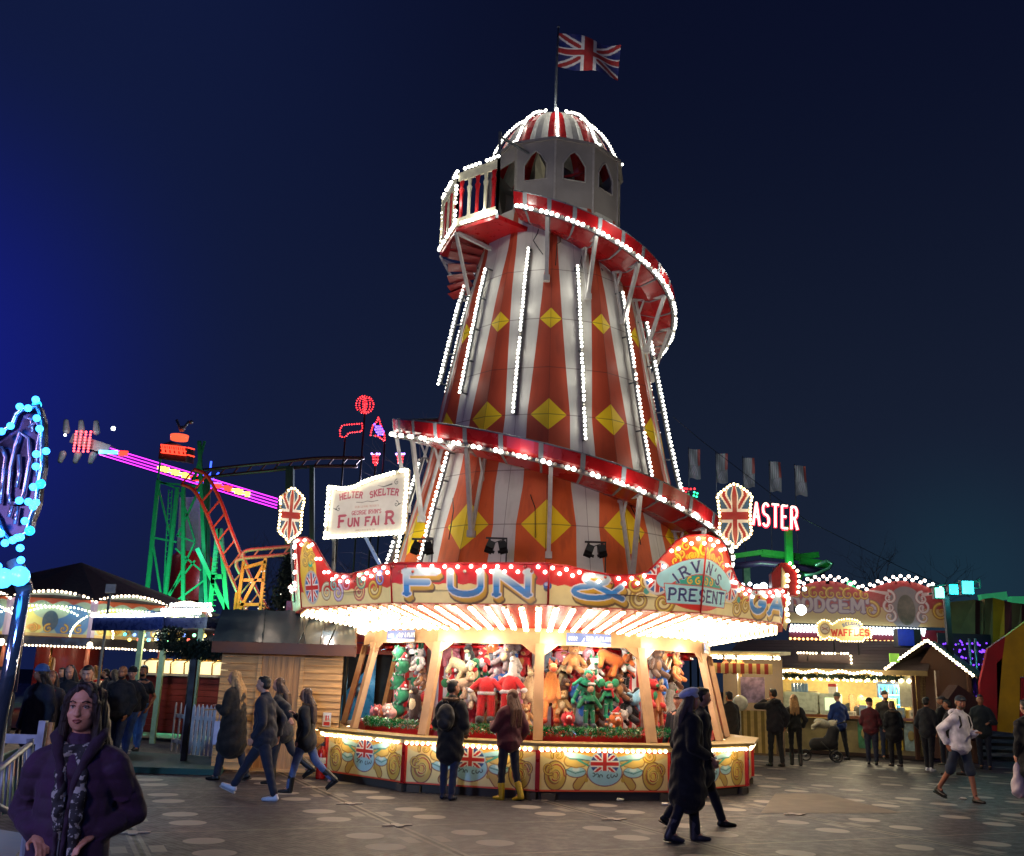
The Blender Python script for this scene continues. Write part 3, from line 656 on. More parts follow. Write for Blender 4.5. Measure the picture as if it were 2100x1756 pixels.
# left board: crest on its left corner
A = Art(WF, HB, 208, 100, CREAM); board(A, .27)
A.fill(A.ell(.28, .62, .24, .52), (.80, .56, .06))
for (x_, y_, r_, f_) in ((.30, 1.0, .12, 1), (.42, .84, .10, -1), (.2, .80, .11, -1), (.38, .66, .09, 1)): A.scroll(x_, y_, r_, R(90), 1.4, f_, wd=.4)
A.fill(A.ell(.36, .74, .06, .05), (.02, .42, .30)); A.fill(A.ell(.36, .76, .03, .025), (.75, .55, .05))
A.jack(.36, .34, .19, .25, rim=(.03, (.45, .45, .46)), blue=(.02, .16, .42))
for (x_, y_, r_, f_, c_, h_) in ((.80, .24, .15, 1, (.45, .45, .30), (.8, .8, .6)), (1.12, .22, .15, -1, (.45, .38, .62), (.8, .75, .85)), (1.02, .35, .10, 1, (.02, .38, .35), (.5, .8, .7)), (1.38, .36, .12, 1, (.6, .10, .25), (.85, .5, .55)), (1.70, .22, .16, -1, (.55, .12, .12), (.8, .6, .2)), (1.80, .38, .14, 1, (.03, .38, .32), (.8, .6, .1)), (2.12, .26, .19, -1, GOLD, (.8, .55, .1)), (2.30, .40, .12, 1, (.05, .10, .40), (.5, .5, .8))):
    A.scroll(x_, y_, r_, R(70), 1.6, f_, c_, h_, wd=.42)
fascia(A, 0, DF - 60, 'L')
# FUN
A = Art(WF, .66, 208, 54, CREAM); board(A, .32); letters(A, 'FUN', 1.24, .155, .34, 1.95, .34); A.fill(A.ell(2.56, .26, .06, .055), (.10, .10, .10)); A.fill(A.ell(2.55, .30, .055, .05), (.03, .12, .45)); A.fill(A.ell(2.54, .315, .03, .025), (.6, .7, .85))
fascia(A, 0, DF - 30, None)
# & plus the crest with its banners, spilling over the corner, and GA
A = Art(2 * WF, HB, 416, 100, CREAM); board(A, .32)
A.fill(A.ell(WF, .64, .90, .60), lambda X, Y: np.stack([.66 + 0 * X, .03 + .10 * np.clip(Y - .6, 0, 1), .02 + 0 * X], -1))
A.fill(A.ell(0.0, .29, .05, .055), (.03, .12, .45))
letters(A, '&', .80, .15, .36, 2.0, .27)
cx = WF
for x_, y_, r_, f_ in ((1.52, .16, .17, 1), (1.42, .40, .15, -1), (1.62, .44, .12, 1), (1.92, .14, .19, -1), (1.84, .36, .13, 1)): A.scroll(x_, y_, r_, R(80), 1.5, f_, wd=.42)
for x_, y_, r_, f_ in ((3.62, .16, .16, -1), (3.72, .38, .14, 1), (3.50, .34, .12, -1), (3.90, .22, .14, 1)): A.scroll(x_, y_, r_, R(80), 1.5, f_, wd=.42)
A.fill(A.ell(1.62, .30, .05, .05), (.02, .35, .30)); A.fill(A.ell(3.66, .30, .05, .05), (.02, .35, .30))
A.jack(cx - .78, .52, .21, .23, rim=(.035, (.62, .60, .56)), blue=(.02, .14, .40)); A.jack(cx + .80, .50, .21, .23, rim=(.035, (.62, .60, .56)), blue=(.02, .14, .40))
YG, YH = (.80, .52, .02), (.98, .80, .10)
A.fill(A.ell(cx, .87, .34, .10), (.78, .50, .03))
for x_, y_, r_, f_ in ((cx, 1.0, .12, 1), (cx - .22, .90, .12, -1), (cx + .2, .92, .12, 1), (cx - .42, .92, .11, 1), (cx - .50, .80, .10, -1), (cx + .40, .90, .10, -1), (cx + .50, .78, .09, 1), (cx - .34, 1.04, .08, 1)): A.scroll(x_, y_, r_, R(90), 1.3, f_, YG, YH, wd=.42)
A.fill(A.ell(cx + .02, .47, .50, .13), (.02, .36, .28))
for q in (-.22, -.08, .08, .22): A.scroll(cx + q, .50, .06, R(90), 1.2, 1 if q < 0 else -1, YG, YH, wd=.4)
bn = [(cx - .68 + 1.36 * t, .50 + .24 * (1 - (2 * t - 1) ** 2)) for t in np.linspace(0, 1, 17)]
A.fill(A.line(bn, .27), (.55, .05, .04)); A.fill(A.line(bn, .245), (.34, .70, .76)); A.text("IRVIN'S", cx, .44, .165, NAVY, wd=.21, asp=.88, sp=.16, arc=.22, edge=(.006, (.55, .80, .84)))
A.fill(A.poly([(cx - .66, .43), (cx + .68, .41), (cx + .66, .14), (cx - .60, .14)]) - .015, (.55, .05, .04)); A.fill(A.poly([(cx - .66, .43), (cx + .68, .41), (cx + .66, .14), (cx - .60, .14)]), (.34, .70, .76))
A.text('PRESENT', cx + .02, .19, .175, NAVY, wd=.21, asp=.86, sp=.15, edge=(.006, (.55, .80, .84)))
letters(A, 'GA', WF + 2.0, .155, .35, 1.5, .34)
fascia(A, 0, DF, 'R'); fascia(A, WF, DF + 30, 'L')
A = Art(WF, .66, 208, 54, CREAM); board(A, .32); letters(A, 'MES', 1.24, .17, .32, 1.2); fascia(A, 0, DF + 60, None)
A = Art(WF, HB, 130, 62, CREAM); board(A, .32)
for k in range(6): A.scroll(.4 + .36 * k, .25, .15, R(80), 1.5, (-1) ** k, wd=.42)
fascia(A, 0, DF - 90, 'R')
for a in (90, 120, 150, 180, 210, 240): fascia(A, 0, DF + a, None)
# end scroll board at the right corner
es_ = MB(); q0 = pol(DF + 60, 4.93, ZO)
es_.prism([q0 + Vector((x * .55, .25 * x, z)) for x, z in ((0, -.02), (.12, -.12), (.2, .05), (.14, .25), (.22, .42), (.16, .62), (.20, .85), (.05, 1.0), (0, .7))], (0, .05, 0)); eo = es_.build('end_scroll', mat('scroll_cream', '#a08f63', .5), stall)
bulbs('bulb_row', [q0 + Vector((x * .55, .25 * x - .03, z)) for x, z in ((.2, .05), (.18, .16), (.14, .25), (.2, .36), (.22, .45), (.17, .56), (.18, .66), (.22, .76), (.2, .85))], .036, b_warm, eo)
# roof annulus
rf = MB(); rf.lathe([(4.85, 3.10), (3.05, 3.62)], 24, smooth=False, a0=R(-90)); rf.build('roof_sheet', mat('roof_sheet', '#3b2624', .7), stall)
for k in range(12):
    for j in (0,): pass
for a, r_ in ((-27, 3.4), (3, 3.4), (33, 3.4), (-50, 3.3), (-15, 3.3), (15, 3.3), (48, 3.3)): lamp(pol(a, r_ + .15, 2.30), 21, (1, .90, .78), .10, parent=stall)
for a in (-45, 45, 0): lamp(pol(a, 3.55, 1.5), 7, (1, .88, .78), .12, parent=stall)
# tinsel garland round the ledge
random.seed(7)
for k in (-2, -1, 0, 1):
    tn = MB(); a0_ = DC + 30 * k
    for j in range(1500):
        a = a0_ + random.uniform(1, 29); c_ = pol(a, 3.56 + random.uniform(0, .05), random.uniform(.93, 1.06)); d = Vector((random.gauss(0, 1), random.gauss(0, 1), random.gauss(0, 1))).normalized() * .045; e = Vector((random.gauss(0, 1), random.gauss(0, 1), random.gauss(0, 1))).normalized() * .008
        tn.add([c_ - d, c_ + d, c_ + d + e, c_ - d + e], [(0, 1, 2, 3)], random.choice((0, 0, 0, 1)))
    to = tn.build('tinsel_garland', [mat('green_tinsel', '#0a8a48', .2, .4), mat('silver_tinsel', '#cfe8d8', .2, .6)]); to.location = (SX, SY, 0)
    tag(to, ['green tinsel garland along the ledge under the left hanging prizes', 'green tinsel garland behind the man with the black backpack', 'green tinsel garland below the elf dolls in the middle bay', 'green tinsel garland behind the couple walking past'][k + 2], 'tinsel garland', 'tinsel garlands on the prize ledge')
# small blue notices
for (a, r_, x_, lab) in ((-47, 3.50, 0, 'small blue payment notice on the left beam of the prize stall'), (13, 3.50, 0, 'small blue payment notice on the front beam of the prize stall'), (62, 3.50, 0, 'small blue payment notice on the far right beam of the prize stall')):
    A = Art(.78, .20, 156, 40, (.10, .17, .48)); A.fill(A.ell(.42, -.02, .62, .07), (.72, .78, .84)); A.text('TAP & PLAY!', .56, .085, .065, (.9, .9, .9), wd=.22, serif=False, asp=.55, sp=.14)
    A.fill(A.line([(.27, .04), (.31, .12)], .035, .02), (.85, .85, .85)); A.fill(A.line(arcp(.33, .12, .03, .03, -40, 50, 5), .008), (.8, .8, .85)); 
    for q in (.05, .09, .13, .17): A.fill(A.line(arcp(q, .11, .015, .03, 0, 300, 6), .012), (.75, .78, .85))
    aa = DC + 30 * math.floor((a - DC) / 30) + 15
    n_ = pol(aa, 1, 0); u_ = pol(aa + 90, 1, 0); c_ = pol(aa, r_ * math.cos(R(15)) + .02, 2.445) + u_ * (r_ * math.tan(R(a - aa)) * .97)
    o = link(bpy.data.objects.new('payment_notice', A.mesh('payment_notice', lambda x, y: c_ + u_ * (x - .39) + Vector((0, 0, y - .08)) + n_ * .01))); o.location = (SX, SY, 0); o.modifiers.new('s', 'SOLIDIFY').thickness = .012; tag(o, lab, 'notice', 'payment notices on the stall beam')
# spotlight pairs on the roof
for vx, vy, lab in ((866, 1122, 'black spotlight pair above the left painted scrollwork board'), (1018, 1120, 'black spotlight pair above the word FUN'), (1221, 1128, 'black spotlight pair above the ampersand, beside the crest')):
    c_ = at(vx, vy, 16.5); t = thing('spotlight_pair', lab, 'spotlight', (c_.x, c_.y, c_.z), 0, 'spotlight pairs on the stall roof')
    b_ = MB(); b_.beam((-.18, 0, .13), (.18, 0, .13), .03); b_.beam((.17, .02, .13), (.17, .02, -.55), .022); b_.tube([(-.14, 0, .12), (-.05, 0, .05), (.03, 0, .08), (.14, 0, .12)], .008, 4); b_.build('bar', black, t)
    for sg, tl in ((-1, .35), (1, -.25)):
        h_ = MB(); Mx = Matrix.Rotation(tl, 3, 'Y') @ Matrix.Rotation(R(-35), 3, 'X'); h_.box((sg * .11, 0, -.02), (.13, .16, .15), 0, Mx)
        h_.box((sg * .11, -.07, -.09), (.17, .02, .05), 0, Mx); h_.tube([(sg * .11, 0, .13), (sg * .11, 0, .06)], .015, 6); h_.build('spotlight_head', black, t)
lamp((SX - 1.6, SY - 5.2, 3.95), 20, (1, .62, .36), .1, parent=None); lamp((SX + .4, SY - 5.3, 3.95), 20, (1, .62, .36), .1); lamp((SX + 2.6, SY - 4.6, 4.1), 16, (1, .62, .36), .1)
# ================================================================ people
def remesh(mb, voxel, name, mats, smooth=4, post=None):
    me = mb.mesh(name, mats); o = bpy.data.objects.new('tmp', me); link(o)
    r_ = o.modifiers.new('r', 'REMESH'); r_.mode = 'VOXEL'; r_.voxel_size = voxel; r_.use_smooth_shade = True
    s_ = o.modifiers.new('s', 'SMOOTH'); s_.factor = .5; s_.iterations = smooth
    dg = bpy.context.evaluated_depsgraph_get(); out = bpy.data.meshes.new_from_object(o.evaluated_get(dg)); out.name = name
    bpy.data.objects.remove(o); bpy.data.meshes.remove(me)
    if post:
        n = len(out.vertices); co = np.empty(n * 3); out.vertices.foreach_get('co', co); co = post(co.reshape(-1, 3)); out.vertices.foreach_set('co', co.ravel()); out.update()
    return out
def ob(name, me, parent): o = link(bpy.data.objects.new(name, me)); o.parent = parent; return o
def skinm(c): return mat('skin_' + c, {'pale': '#c08a72', 'tan': '#a06a4c', 'warm': '#8f5c46'}[c], .5, scale=14, var=.06)
def cloth(c, b=.5, r_=.85): return mat('cloth_' + c.lstrip('#'), c, r_, scale=11, var=.22, bump=b * .35, sheen=.08)
def hairm(c): return mat('hair_' + c.lstrip('#'), c, .5, scale=18, var=.35, bump=.6, stretch=(4, 4, .35))
def wrinkle(amp, f=14., seed=0):
    def post(co):
        x, y, z = co.T; d = amp * (np.sin(f * z * 2.2 + 3 * np.sin(f * x * .7 + seed) + y * f) + .6 * np.sin(f * 1.9 * z - f * x * 1.3 + seed * 2 + 2 * np.sin(y * f)))
        c = co.copy(); rad = np.hypot(x, y) + 1e-6; c[:, 0] += d * x / rad; c[:, 1] += d * y / rad; return c
    return post
def strands(amp):
    def post(co):
        x, y, z = co.T; k = 150 * x + 95 * y + 1.5 * np.sin(5 * z + 20 * x); d = amp * (np.sin(k) + .6 * np.sin(k * 1.7 + 2)); c = co.copy(); rad = np.hypot(x, y) + 1e-6
        c[:, 0] += d * x / rad; c[:, 1] += d * y / rad; return c
    return post
def ik(a, b, l1, l2, pole):
    d = b - a; L = min(d.length, (l1 + l2) * .999); u = d.normalized(); b = a + u * L
    c = (l1 * l1 - l2 * l2 + L * L) / (2 * L); h_ = math.sqrt(max(1e-6, l1 * l1 - c * c)); p = (pole - u * pole.dot(u)).normalized()
    return a + u * c + p * h_, b
PEOPLE = []
def person(label, foot, rz, Ht=1.74, skin='pale', lean=3, legs=((12, 4), (-10, 8)), hands=None, head=(0, 0), hair=('short', '#1a120c'), top=None, coat=None, trou='#14161c', shoe='#0d0d0f', hat=None, sleeves='long',
           shorts=False, detail=0, build=1., extras=None, group=None, feet=(0, 0), twist=0, shoe_h=.08, open_front=None):
    s = Ht / 1.75; t = thing('person', label, 'person', (0, 0, 0), R(rz), group); PEOPLE.append(t)
    vx = {0: .0105, 1: .008, 2: .0055}[detail]; cv = {0: .015, 1: .012, 2: .008}[detail]
    tw = Matrix.Rotation(R(twist), 3, 'Z')
    Lm = tw @ Matrix.Rotation(R(-lean), 3, 'X'); P = Vector((0, 0, .93))
    def U(x, y, z): return P + Lm @ Vector((x, y, z))
    J = {}
    for i, sg in ((0, -1), (1, 1)):
        a, k = R(legs[i][0]), R(legs[i][1]); hp = P + Vector((sg * .095, 0, -.02)); kn = hp + Vector((sg * .01, math.sin(a), -math.cos(a))) * .425; an = kn + Vector((0, math.sin(a - k), -math.cos(a - k))) * .42
        J[i] = (hp, kn, an)
    dz = min(J[0][2].z, J[1][2].z) - shoe_h; off = Vector((0, 0, -dz))
    P += off
    for i in (0, 1): J[i] = tuple(p + off for p in J[i])
    foot_mid = min((J[0][2], J[1][2]), key=lambda p: p.z)
    # --- body as one surface
    b = MB(); hc = U(0, .025, .705); Hm = Lm @ Matrix.Rotation(R(head[0]), 3, 'Z') @ Matrix.Rotation(R(head[1]), 3, 'X')
    def HP(x, y, z): return hc + Hm @ Vector((x, y, z))
    b.ball(HP(0, -.01, .028), (.079, .097, .095), 0, 3, Hm); b.ball(HP(0, .02, -.03), (.066, .074, .087), 0, 3, Hm); b.ball(HP(0, .045, -.085), (.030, .030, .026), 0, 2, Hm)
    b.cap(HP(0, .088, .012), HP(0, .104, -.026), .009, .015, 8); b.ball(HP(0, .083, -.058), (.024, .012, .010), 0, 2, Hm)
    b.cap(HP(-.03, .082, .034), HP(.03, .082, .034), .010, .010, 8)
    for sg in (-1, 1): b.ball(HP(sg * .078, -.005, -.005), (.010, .020, .032), 0, 2, Hm); b.ball(HP(sg * .036, .062, -.030), (.024, .022, .026), 0, 2, Hm)
    b.cap(U(0, -.015, .50), HP(0, -.015, -.05), .055, .050, 12)
    b.cap(U(0, 0, .05), U(0, 0, .22), .105, .10, 14, 1.35, side=Lm @ Vector((1, 0, 0))); b.cap(U(0, 0, .22), U(0, 0, .42), .10, .105, 14, 1.45, side=Lm @ Vector((1, 0, 0))); b.cap(U(-.13, 0, .455), U(.13, 0, .455), .055, .055)
    ARM = []
    for i, sg in ((0, -1), (1, 1)):
        sh = U(sg * .165, 0, .425); hd = (hands or ((.10, .06, -.52), (.10, .06, -.52)))[i]
        pole = Vector((sg * .5, -.8, -.3)) if len(hd) < 4 else Vector((sg * hd[3][0], hd[3][1], hd[3][2])); tgt = sh + Lm @ Vector((sg * hd[0], hd[1], hd[2]))
        el, wr = ik(sh, tgt, .285, .25, Lm @ pole); ARM.append((sh, el, wr)); fd = (wr - el).normalized()
        b.cap(sh, el, .048, .038); b.cap(el, wr, .038, .026)
        # hand: palm and five fingers
        sd = fd.cross(Vector((0, 0, 1))); sd = (sd if sd.length > .2 else Vector((0, 1, 0)).cross(fd)).normalized(); nm = fd.cross(sd).normalized(); pc = wr + fd * .05
        if abs(fd.z) > .6: sd = Lm @ Vector((0, 1, 0)); sd = (sd - fd * sd.dot(fd)).normalized(); nm = Lm @ Vector((-sg, 0, 0))
        b.cap(wr + fd * .01, wr + fd * .075, .022, .026, 10, 1.45, side=sd) if False else b.ball(pc, (.036, .016, .048), 0, 2, Matrix((sd, nm, fd)).transposed())
        for q, (o_, ln) in enumerate(((-.028, .032), (-.010, .040), (.010, .044), (.028, .038))):
            k0 = pc + sd * o_ + fd * .038; k1 = k0 + (fd * .9 + nm * .35).normalized() * ln; k2 = k1 + (fd * .55 + nm * .85).normalized() * ln * .8; fr_ = .0105 if detail == 0 else .0088
            b.cap(k0 - fd * .015, k1, fr_, fr_, 6); b.cap(k1, k2, fr_, fr_ * .85, 6)
        th = pc + sd * .034 * 1 - fd * .010; b.cap(th - sd * .01, th + sd * .022 + fd * .03 + nm * .012, .012, .011, 6); b.cap(th + sd * .022 + fd * .03 + nm * .012, th + sd * .022 + fd * .055 + nm * .026, .011, .009, 6)
        hp, kn, an = J[i]; b.cap(hp, kn, .082, .055, 12); b.cap(kn, an, .052, .036, 12); b.cap(an, an + Vector((0, .06, -.03)), .035, .028, 8)
    def face(co):
        if detail < 1: return co
        c = co.copy(); L_ = np.array((Hm.transposed() @ Matrix.Identity(3))); rel = (c - np.array(hc)) @ np.array(Hm)
        for sg in (-1, 1):
            d = np.exp(-(((rel[:, 0] - sg * .031) / .018) ** 2 + ((rel[:, 2] - .010) / .012) ** 2 + ((rel[:, 1] - .08) / .05) ** 2)); rel[:, 1] -= .009 * d
            d = np.exp(-(((rel[:, 0] - sg * .011) / .006) ** 2 + ((rel[:, 2] + .028) / .006) ** 2 + ((rel[:, 1] - .105) / .02) ** 2)); rel[:, 0] += sg * .003 * d
        d = np.exp(-((rel[:, 0] / .026) ** 2 + ((rel[:, 2] + .058) / .0028) ** 2 + ((rel[:, 1] - .09) / .03) ** 2)); rel[:, 1] -= .006 * d
        return rel @ np.array(Hm).T + np.array(hc)
    body = ob('body', remesh(b, vx, 'body', skinm(skin), 3, face), t)
    # eyes, brows, mouth
    for sg in (-1, 1):
        e = MB(); e.ball(HP(sg * .031, .071, .008), .0125, 0, 2); e.ball(HP(sg * .031 + .0, .0785, .008), .0065, 1, 2); e.build('eye', [mat('eye_white', '#b9aca6', .3), mat('iris_dark', '#120a08', .2)], t)
        e = MB(); e.tube([HP(sg * .015, .090, .030), HP(sg * .031, .089, .036), HP(sg * .050, .078, .030)], .0035, 5); e.build('eyebrow', mat('brow_dark', '#1c1210', .7), t)
        if detail > 1:
            e = MB(); e.tube([HP(sg * .017, .0825, .010), HP(sg * .030, .0855, .0165), HP(sg * .046, .078, .011)], .0028, 5); e.build('eyelid', mat('lid_shade', '#5d3a30', .6), t)
    e = MB(); e.tube([HP(-.022, .086, -.058), HP(-.008, .095, -.052), HP(0, .096, -.054), HP(.008, .095, -.052), HP(.022, .086, -.058)], [.002, .0045, .004, .0045, .002], 6); e.tube([HP(-.020, .087, -.061), HP(0, .095, -.066), HP(.020, .087, -.061)], [.002, .006, .002], 6); e.build('lips', mat('lip_' + skin, '#8a4440', .4), t)
    # hair
    hm = hairm(hair[1]); hb = MB(); st_ = hair[0]
    if st_ != 'bald':
        hb.ball(HP(0, -.022, .040), (.083, .094, .086), 0, 3, Hm); hb.ball(HP(0, -.045, -.01), (.080, .066, .075), 0, 3, Hm)
        if st_ == 'short': hb.ball(HP(0, .03, .085), (.06, .05, .035), 0, 2, Hm)
        if st_ in ('long', 'verylong', 'wavy'):
            n = {'long': .26, 'verylong': .44, 'wavy': .38}[st_]
            for sx_ in (-.05, -.02, .02, .05):
                a_ = HP(sx_ * 1.1, -.05, .0); m_ = U(sx_ * 1.6, -.12, .50); z_ = U(sx_ * 1.9, -.145, .50 - n * .8 + abs(sx_)); hb.cap(a_, m_, .050, .045, 10); hb.cap(m_, z_, .045, .022, 10)
            for sg in (-1, 1): hb.cap(HP(sg * .068, -.005, .03), U(sg * .085, -.01, .50), .032, .030, 10); hb.cap(U(sg * .085, -.01, .50), U(sg * .11, -.03 if detail < 2 else .06, .36), .030, .018, 10)
        if detail == 2:
            for sg in (-1, 1):
                hb.cap(HP(sg * .010, .058, .108), HP(sg * .066, .050, .050), .018, .020, 10); hb.cap(HP(sg * .066, .050, .050), HP(sg * .080, .025, -.07), .020, .022, 10); hb.cap(HP(sg * .080, .025, -.07), U(sg * .095, .04, .44), .022, .030, 10); hb.cap(U(sg * .095, .04, .44), U(sg * .10, .09, .24), .032, .016, 10); hb.cap(HP(sg * .045, -.03, .05), U(sg * .09, -.03, .46), .055, .055, 10)
        strand = strands(.0035) if st_ != 'short' else None
        if not (hat and hat[0] == 'beanie' and st_ == 'short'): ob('hair', remesh(hb, vx * 1.1, 'hair', hm, 2, strand), t)
    if len(hair) > 2 and hair[2] == 'beard':
        bb = MB(); bb.ball(HP(0, .035, -.072), (.060, .058, .048), 0, 3, Hm); ob('beard', remesh(bb, .009, 'beard', hm, 2), t)
    if hat:
        hb = MB(); hk, hcx = hat; hmt = cloth(hcx, .8)
        if hk == 'beanie': hb.ball(HP(0, -.01, .060), (.088, .104, .088), 0, 3, Hm); hb.tube([HP(.090 * math.cos(q), -.012 + .106 * math.sin(q), .045 + .01 * math.sin(q)) for q in [2 * PI * k / 16 for k in range(16)]], .014, 8, closed=True)
        if hk == 'cap': hb.ball(HP(0, -.008, .055), (.086, .102, .072), 0, 3, Hm); hb.ball(HP(0, .115, .055), (.062, .06, .010), 0, 2, Hm)
        if hk == 'beret': hb.ball(HP(-.02, -.035, .085), (.125, .135, .060), 0, 3, Hm @ Matrix.Rotation(R(22), 3, 'X')); hb.ball(HP(0, -.01, .05), (.086, .10, .05), 0, 3, Hm)
        ob('hat', remesh(hb, .010, 'hat', hmt, 2), t)
    # trousers and shoes
    for_sh = cloth(trou, .5); tb = MB(); tb.cap(P + Vector((-.045, 0, .02)), P + Vector((.045, 0, .02)), .118 * build, .118 * build, 14); tb.cap(P + Vector((0, 0, .02)), U(0, 0, .12), .105, .10, 14, 1.3 * build, side=Vector((1, 0, 0)))
    for i in (0, 1):
        hp, kn, an = J[i]
        tb.cap(hp, kn, .100 * build, .070 * build, 12)
        if not shorts: tb.cap(kn, an.lerp(kn, .06), .066 * build, .054 * build, 12)
        else: tb.cap(kn.lerp(hp, .25), kn, .088, .092, 12)
    ob('trousers' if not shorts else 'shorts', remesh(tb, cv, 'trousers', for_sh, 3, wrinkle(.003, 22, 2)), t)
    for i in (0, 1):
        hp, kn, an = J[i]; f = R(feet[i]); dr = Vector((0, math.cos(f), math.sin(f))); up_ = Vector((0, -math.sin(f), math.cos(f))); sb = MB()
        h0 = an + up_ * (-.045) - dr * .03; sb.cap(h0, h0 + dr * .09 + up_ * -.004, .040, .040, 10); sb.cap(h0 + dr * .08 - up_ * .006, h0 + dr * .19 - up_ * .014, .040, .027, 10, 1.25, side=Vector((1, 0, 0)))
        if shoe[0] == '+': sb.cap(h0, an + (kn - an) * .42, .050, .062, 10)
        else: sb.cap(h0, an + up_ * .03, .038, .036, 10)
        so = ob('shoe', remesh(sb, .009, 'shoe', mat('shoe_' + shoe.lstrip('+#'), '#' + shoe.lstrip('+#'), .45), 2), t)
        so_ = MB(); so_.prism([h0 + dr * y_ + Vector((x_, 0, 0)) - up_ * .040 for x_, y_ in ((-.034, -.035), (.034, -.035), (.040, .06), (.046, .15), (.025, .215), (-.025, .215), (-.046, .15), (-.040, .06))], -up_ * .016); so_.build('sole', mat('sole_pale' if shoe in ('#b9bdd0', '#d8d8dc') else 'sole_dark', '#9a9aa0' if shoe in ('#b9bdd0', '#d8d8dc') else '#0a0a0a', .7), so)
    # coat / jacket: (colour, length below the hip, thickness, collar)
    ccol, clen, thick = (coat or (top or '#15171c', .02, .0))[:3]; cb = MB(); X = Lm @ Vector((1, 0, 0)); th = .016 + thick
    cb.cap(U(0, 0, .0), U(0, 0, .22), (.118 + th) * build, (.108 + th) * build, 16, 1.30, side=X); cb.cap(U(0, 0, .22), U(0, 0, .40), (.104 + th) * build, (.098 + th) * build, 16, 1.36, side=X); cb.cap(U(-.115 * build, -.005, .425), U(.115 * build, -.005, .425), .055 + th, .055 + th, 12)
    for sg in (-1, 1): cb.cap(U(sg * .02, -.01, .505), U(sg * .155, -.005, .435), .050 + thick, .048 + th, 10)
    cb.cap(U(0, -.015, .46), U(0, -.012, .525), .080 + thick, .066 + thick * .8, 12)
    if clen > .03:
        mid = (J[0][1] + J[1][1]) / 2; q = P.lerp(Vector((mid.x, mid.y, mid.z)), min(1, clen / .43)); spread = abs(J[0][1].y - J[1][1].y) * .25 * clen / .43
        cb.cap(P + Vector((0, 0, .02)), q + Vector((0, 0, .04)), (.122 + th) * build, (.135 + th + spread * .5) * build, 16, 1.22, side=Vector((1, 0, 0)))
    for i, (sh, el, wr) in enumerate(ARM):
        fd = (wr - el).normalized()
        if sleeves == 'long': cb.cap(sh, el, .058 + th * .75, .048 + th * .55, 12); cb.cap(el, wr - fd * .03, .047 + th * .55, .040 + th * .4, 12)
        else: cb.cap(sh, sh.lerp(el, .55), .062, .058, 12)
    jk = ob('coat' if coat else 'shirt', remesh(cb, cv, 'coat', cloth(ccol, .9), 3, (lambda co: wrinkle(.003, 12, 3)(co) + np.stack([np.zeros(len(co)), np.sign(co[:, 1]) * .012 * np.abs(np.sin(co[:, 2] * 36)), np.zeros(len(co))], 1)) if detail == 2 else wrinkle(.007 if coat else .004, 15, len(label))), t)
    if clen > .03 or coat:   # hem, seam and closure
        pass
    if len(coat or ()) > 3 and coat[3] == 'fur':
        fb = MB(); random.seed(len(label)); cc = U(0, -.07, .53)
        for k in range(420): a_ = random.uniform(0, 2 * PI); p_ = U(.115 * math.cos(a_), -.045 + .095 * math.sin(a_), .535 + .02 * math.sin(a_)); d_ = Lm @ Vector((math.cos(a_) + random.gauss(0, .6), math.sin(a_) + random.gauss(0, .6), random.gauss(.1, .6))).normalized() * .05; e_ = Vector((random.gauss(0, .006), random.gauss(0, .006), random.gauss(0, .006))); fb.add([p_, p_ + e_, p_ + d_], [(0, 1, 2)])
        fb.tube([U(.105 * math.cos(q), -.045 + .09 * math.sin(q), .53) for q in [2 * PI * k / 14 for k in range(14)]], .028, 8, closed=True)
        fb.build('fur_trim', hairm('#6b5138'), t)
    if len(coat or ()) > 3 and coat[3] == 'hood':
        fb = MB(); fb.ball(U(0, -.115, .52), (.12, .075, .07), 0, 3, Lm); ob('hood', remesh(fb, .012, 'hood', cloth(ccol, .9), 2), t)
    if extras: extras(t, U, HP, ARM, J, Lm)
    t.scale = (s, s, s)
    fm = Matrix.Rotation(R(rz), 3, 'Z') @ Vector((foot_mid.x * 0, foot_mid.y, 0)) * s
    t.location = (foot[0], foot[1], 0)
    return t
def backpack(col, w=.30, h=.42):
    def f(t, U, HP, ARM, J, Lm):
        b = MB(); b.ball(U(0, -.215, .26), (w / 2, .10, h / 2), 0, 3, Lm); b.ball(U(0, -.27, .18), (w / 2 * .75, .06, h / 4), 0, 3, Lm); me = remesh(b, .012, 'backpack', cloth(col, .6, .6), 3, wrinkle(.003, 20)); o = link(bpy.data.objects.new('backpack', me)); o.matrix_basis = Matrix(); t_ = t
        BAGS.append((o, t, 'dark backpack worn by the ' + t['label'].split('person ')[-1] if False else None))
        for sg in (-1, 1):
            sb = MB(); sb.tube([U(sg * .10, -.15, .44), U(sg * .115, -.06, .53), U(sg * .12, .09, .47), U(sg * .13, .125, .34), U(sg * .15, .02, .16), U(sg * .12, -.16, .10)], .016, 6); so = sb.build('strap', cloth(col, .6, .6), o)
        hb = MB(); hb.tube([U(-.03, -.20, .47), U(0, -.21, .51), U(.03, -.20, .47)], .010, 5); hb.build('handle', cloth(col, .6, .6), o)
    return f
BAGS = []
def settle_bag(label):
    bpy.context.view_layer.update(); o, t, _ = BAGS.pop(); o.matrix_world = t.matrix_world.copy(); tag(o, label, 'backpack')
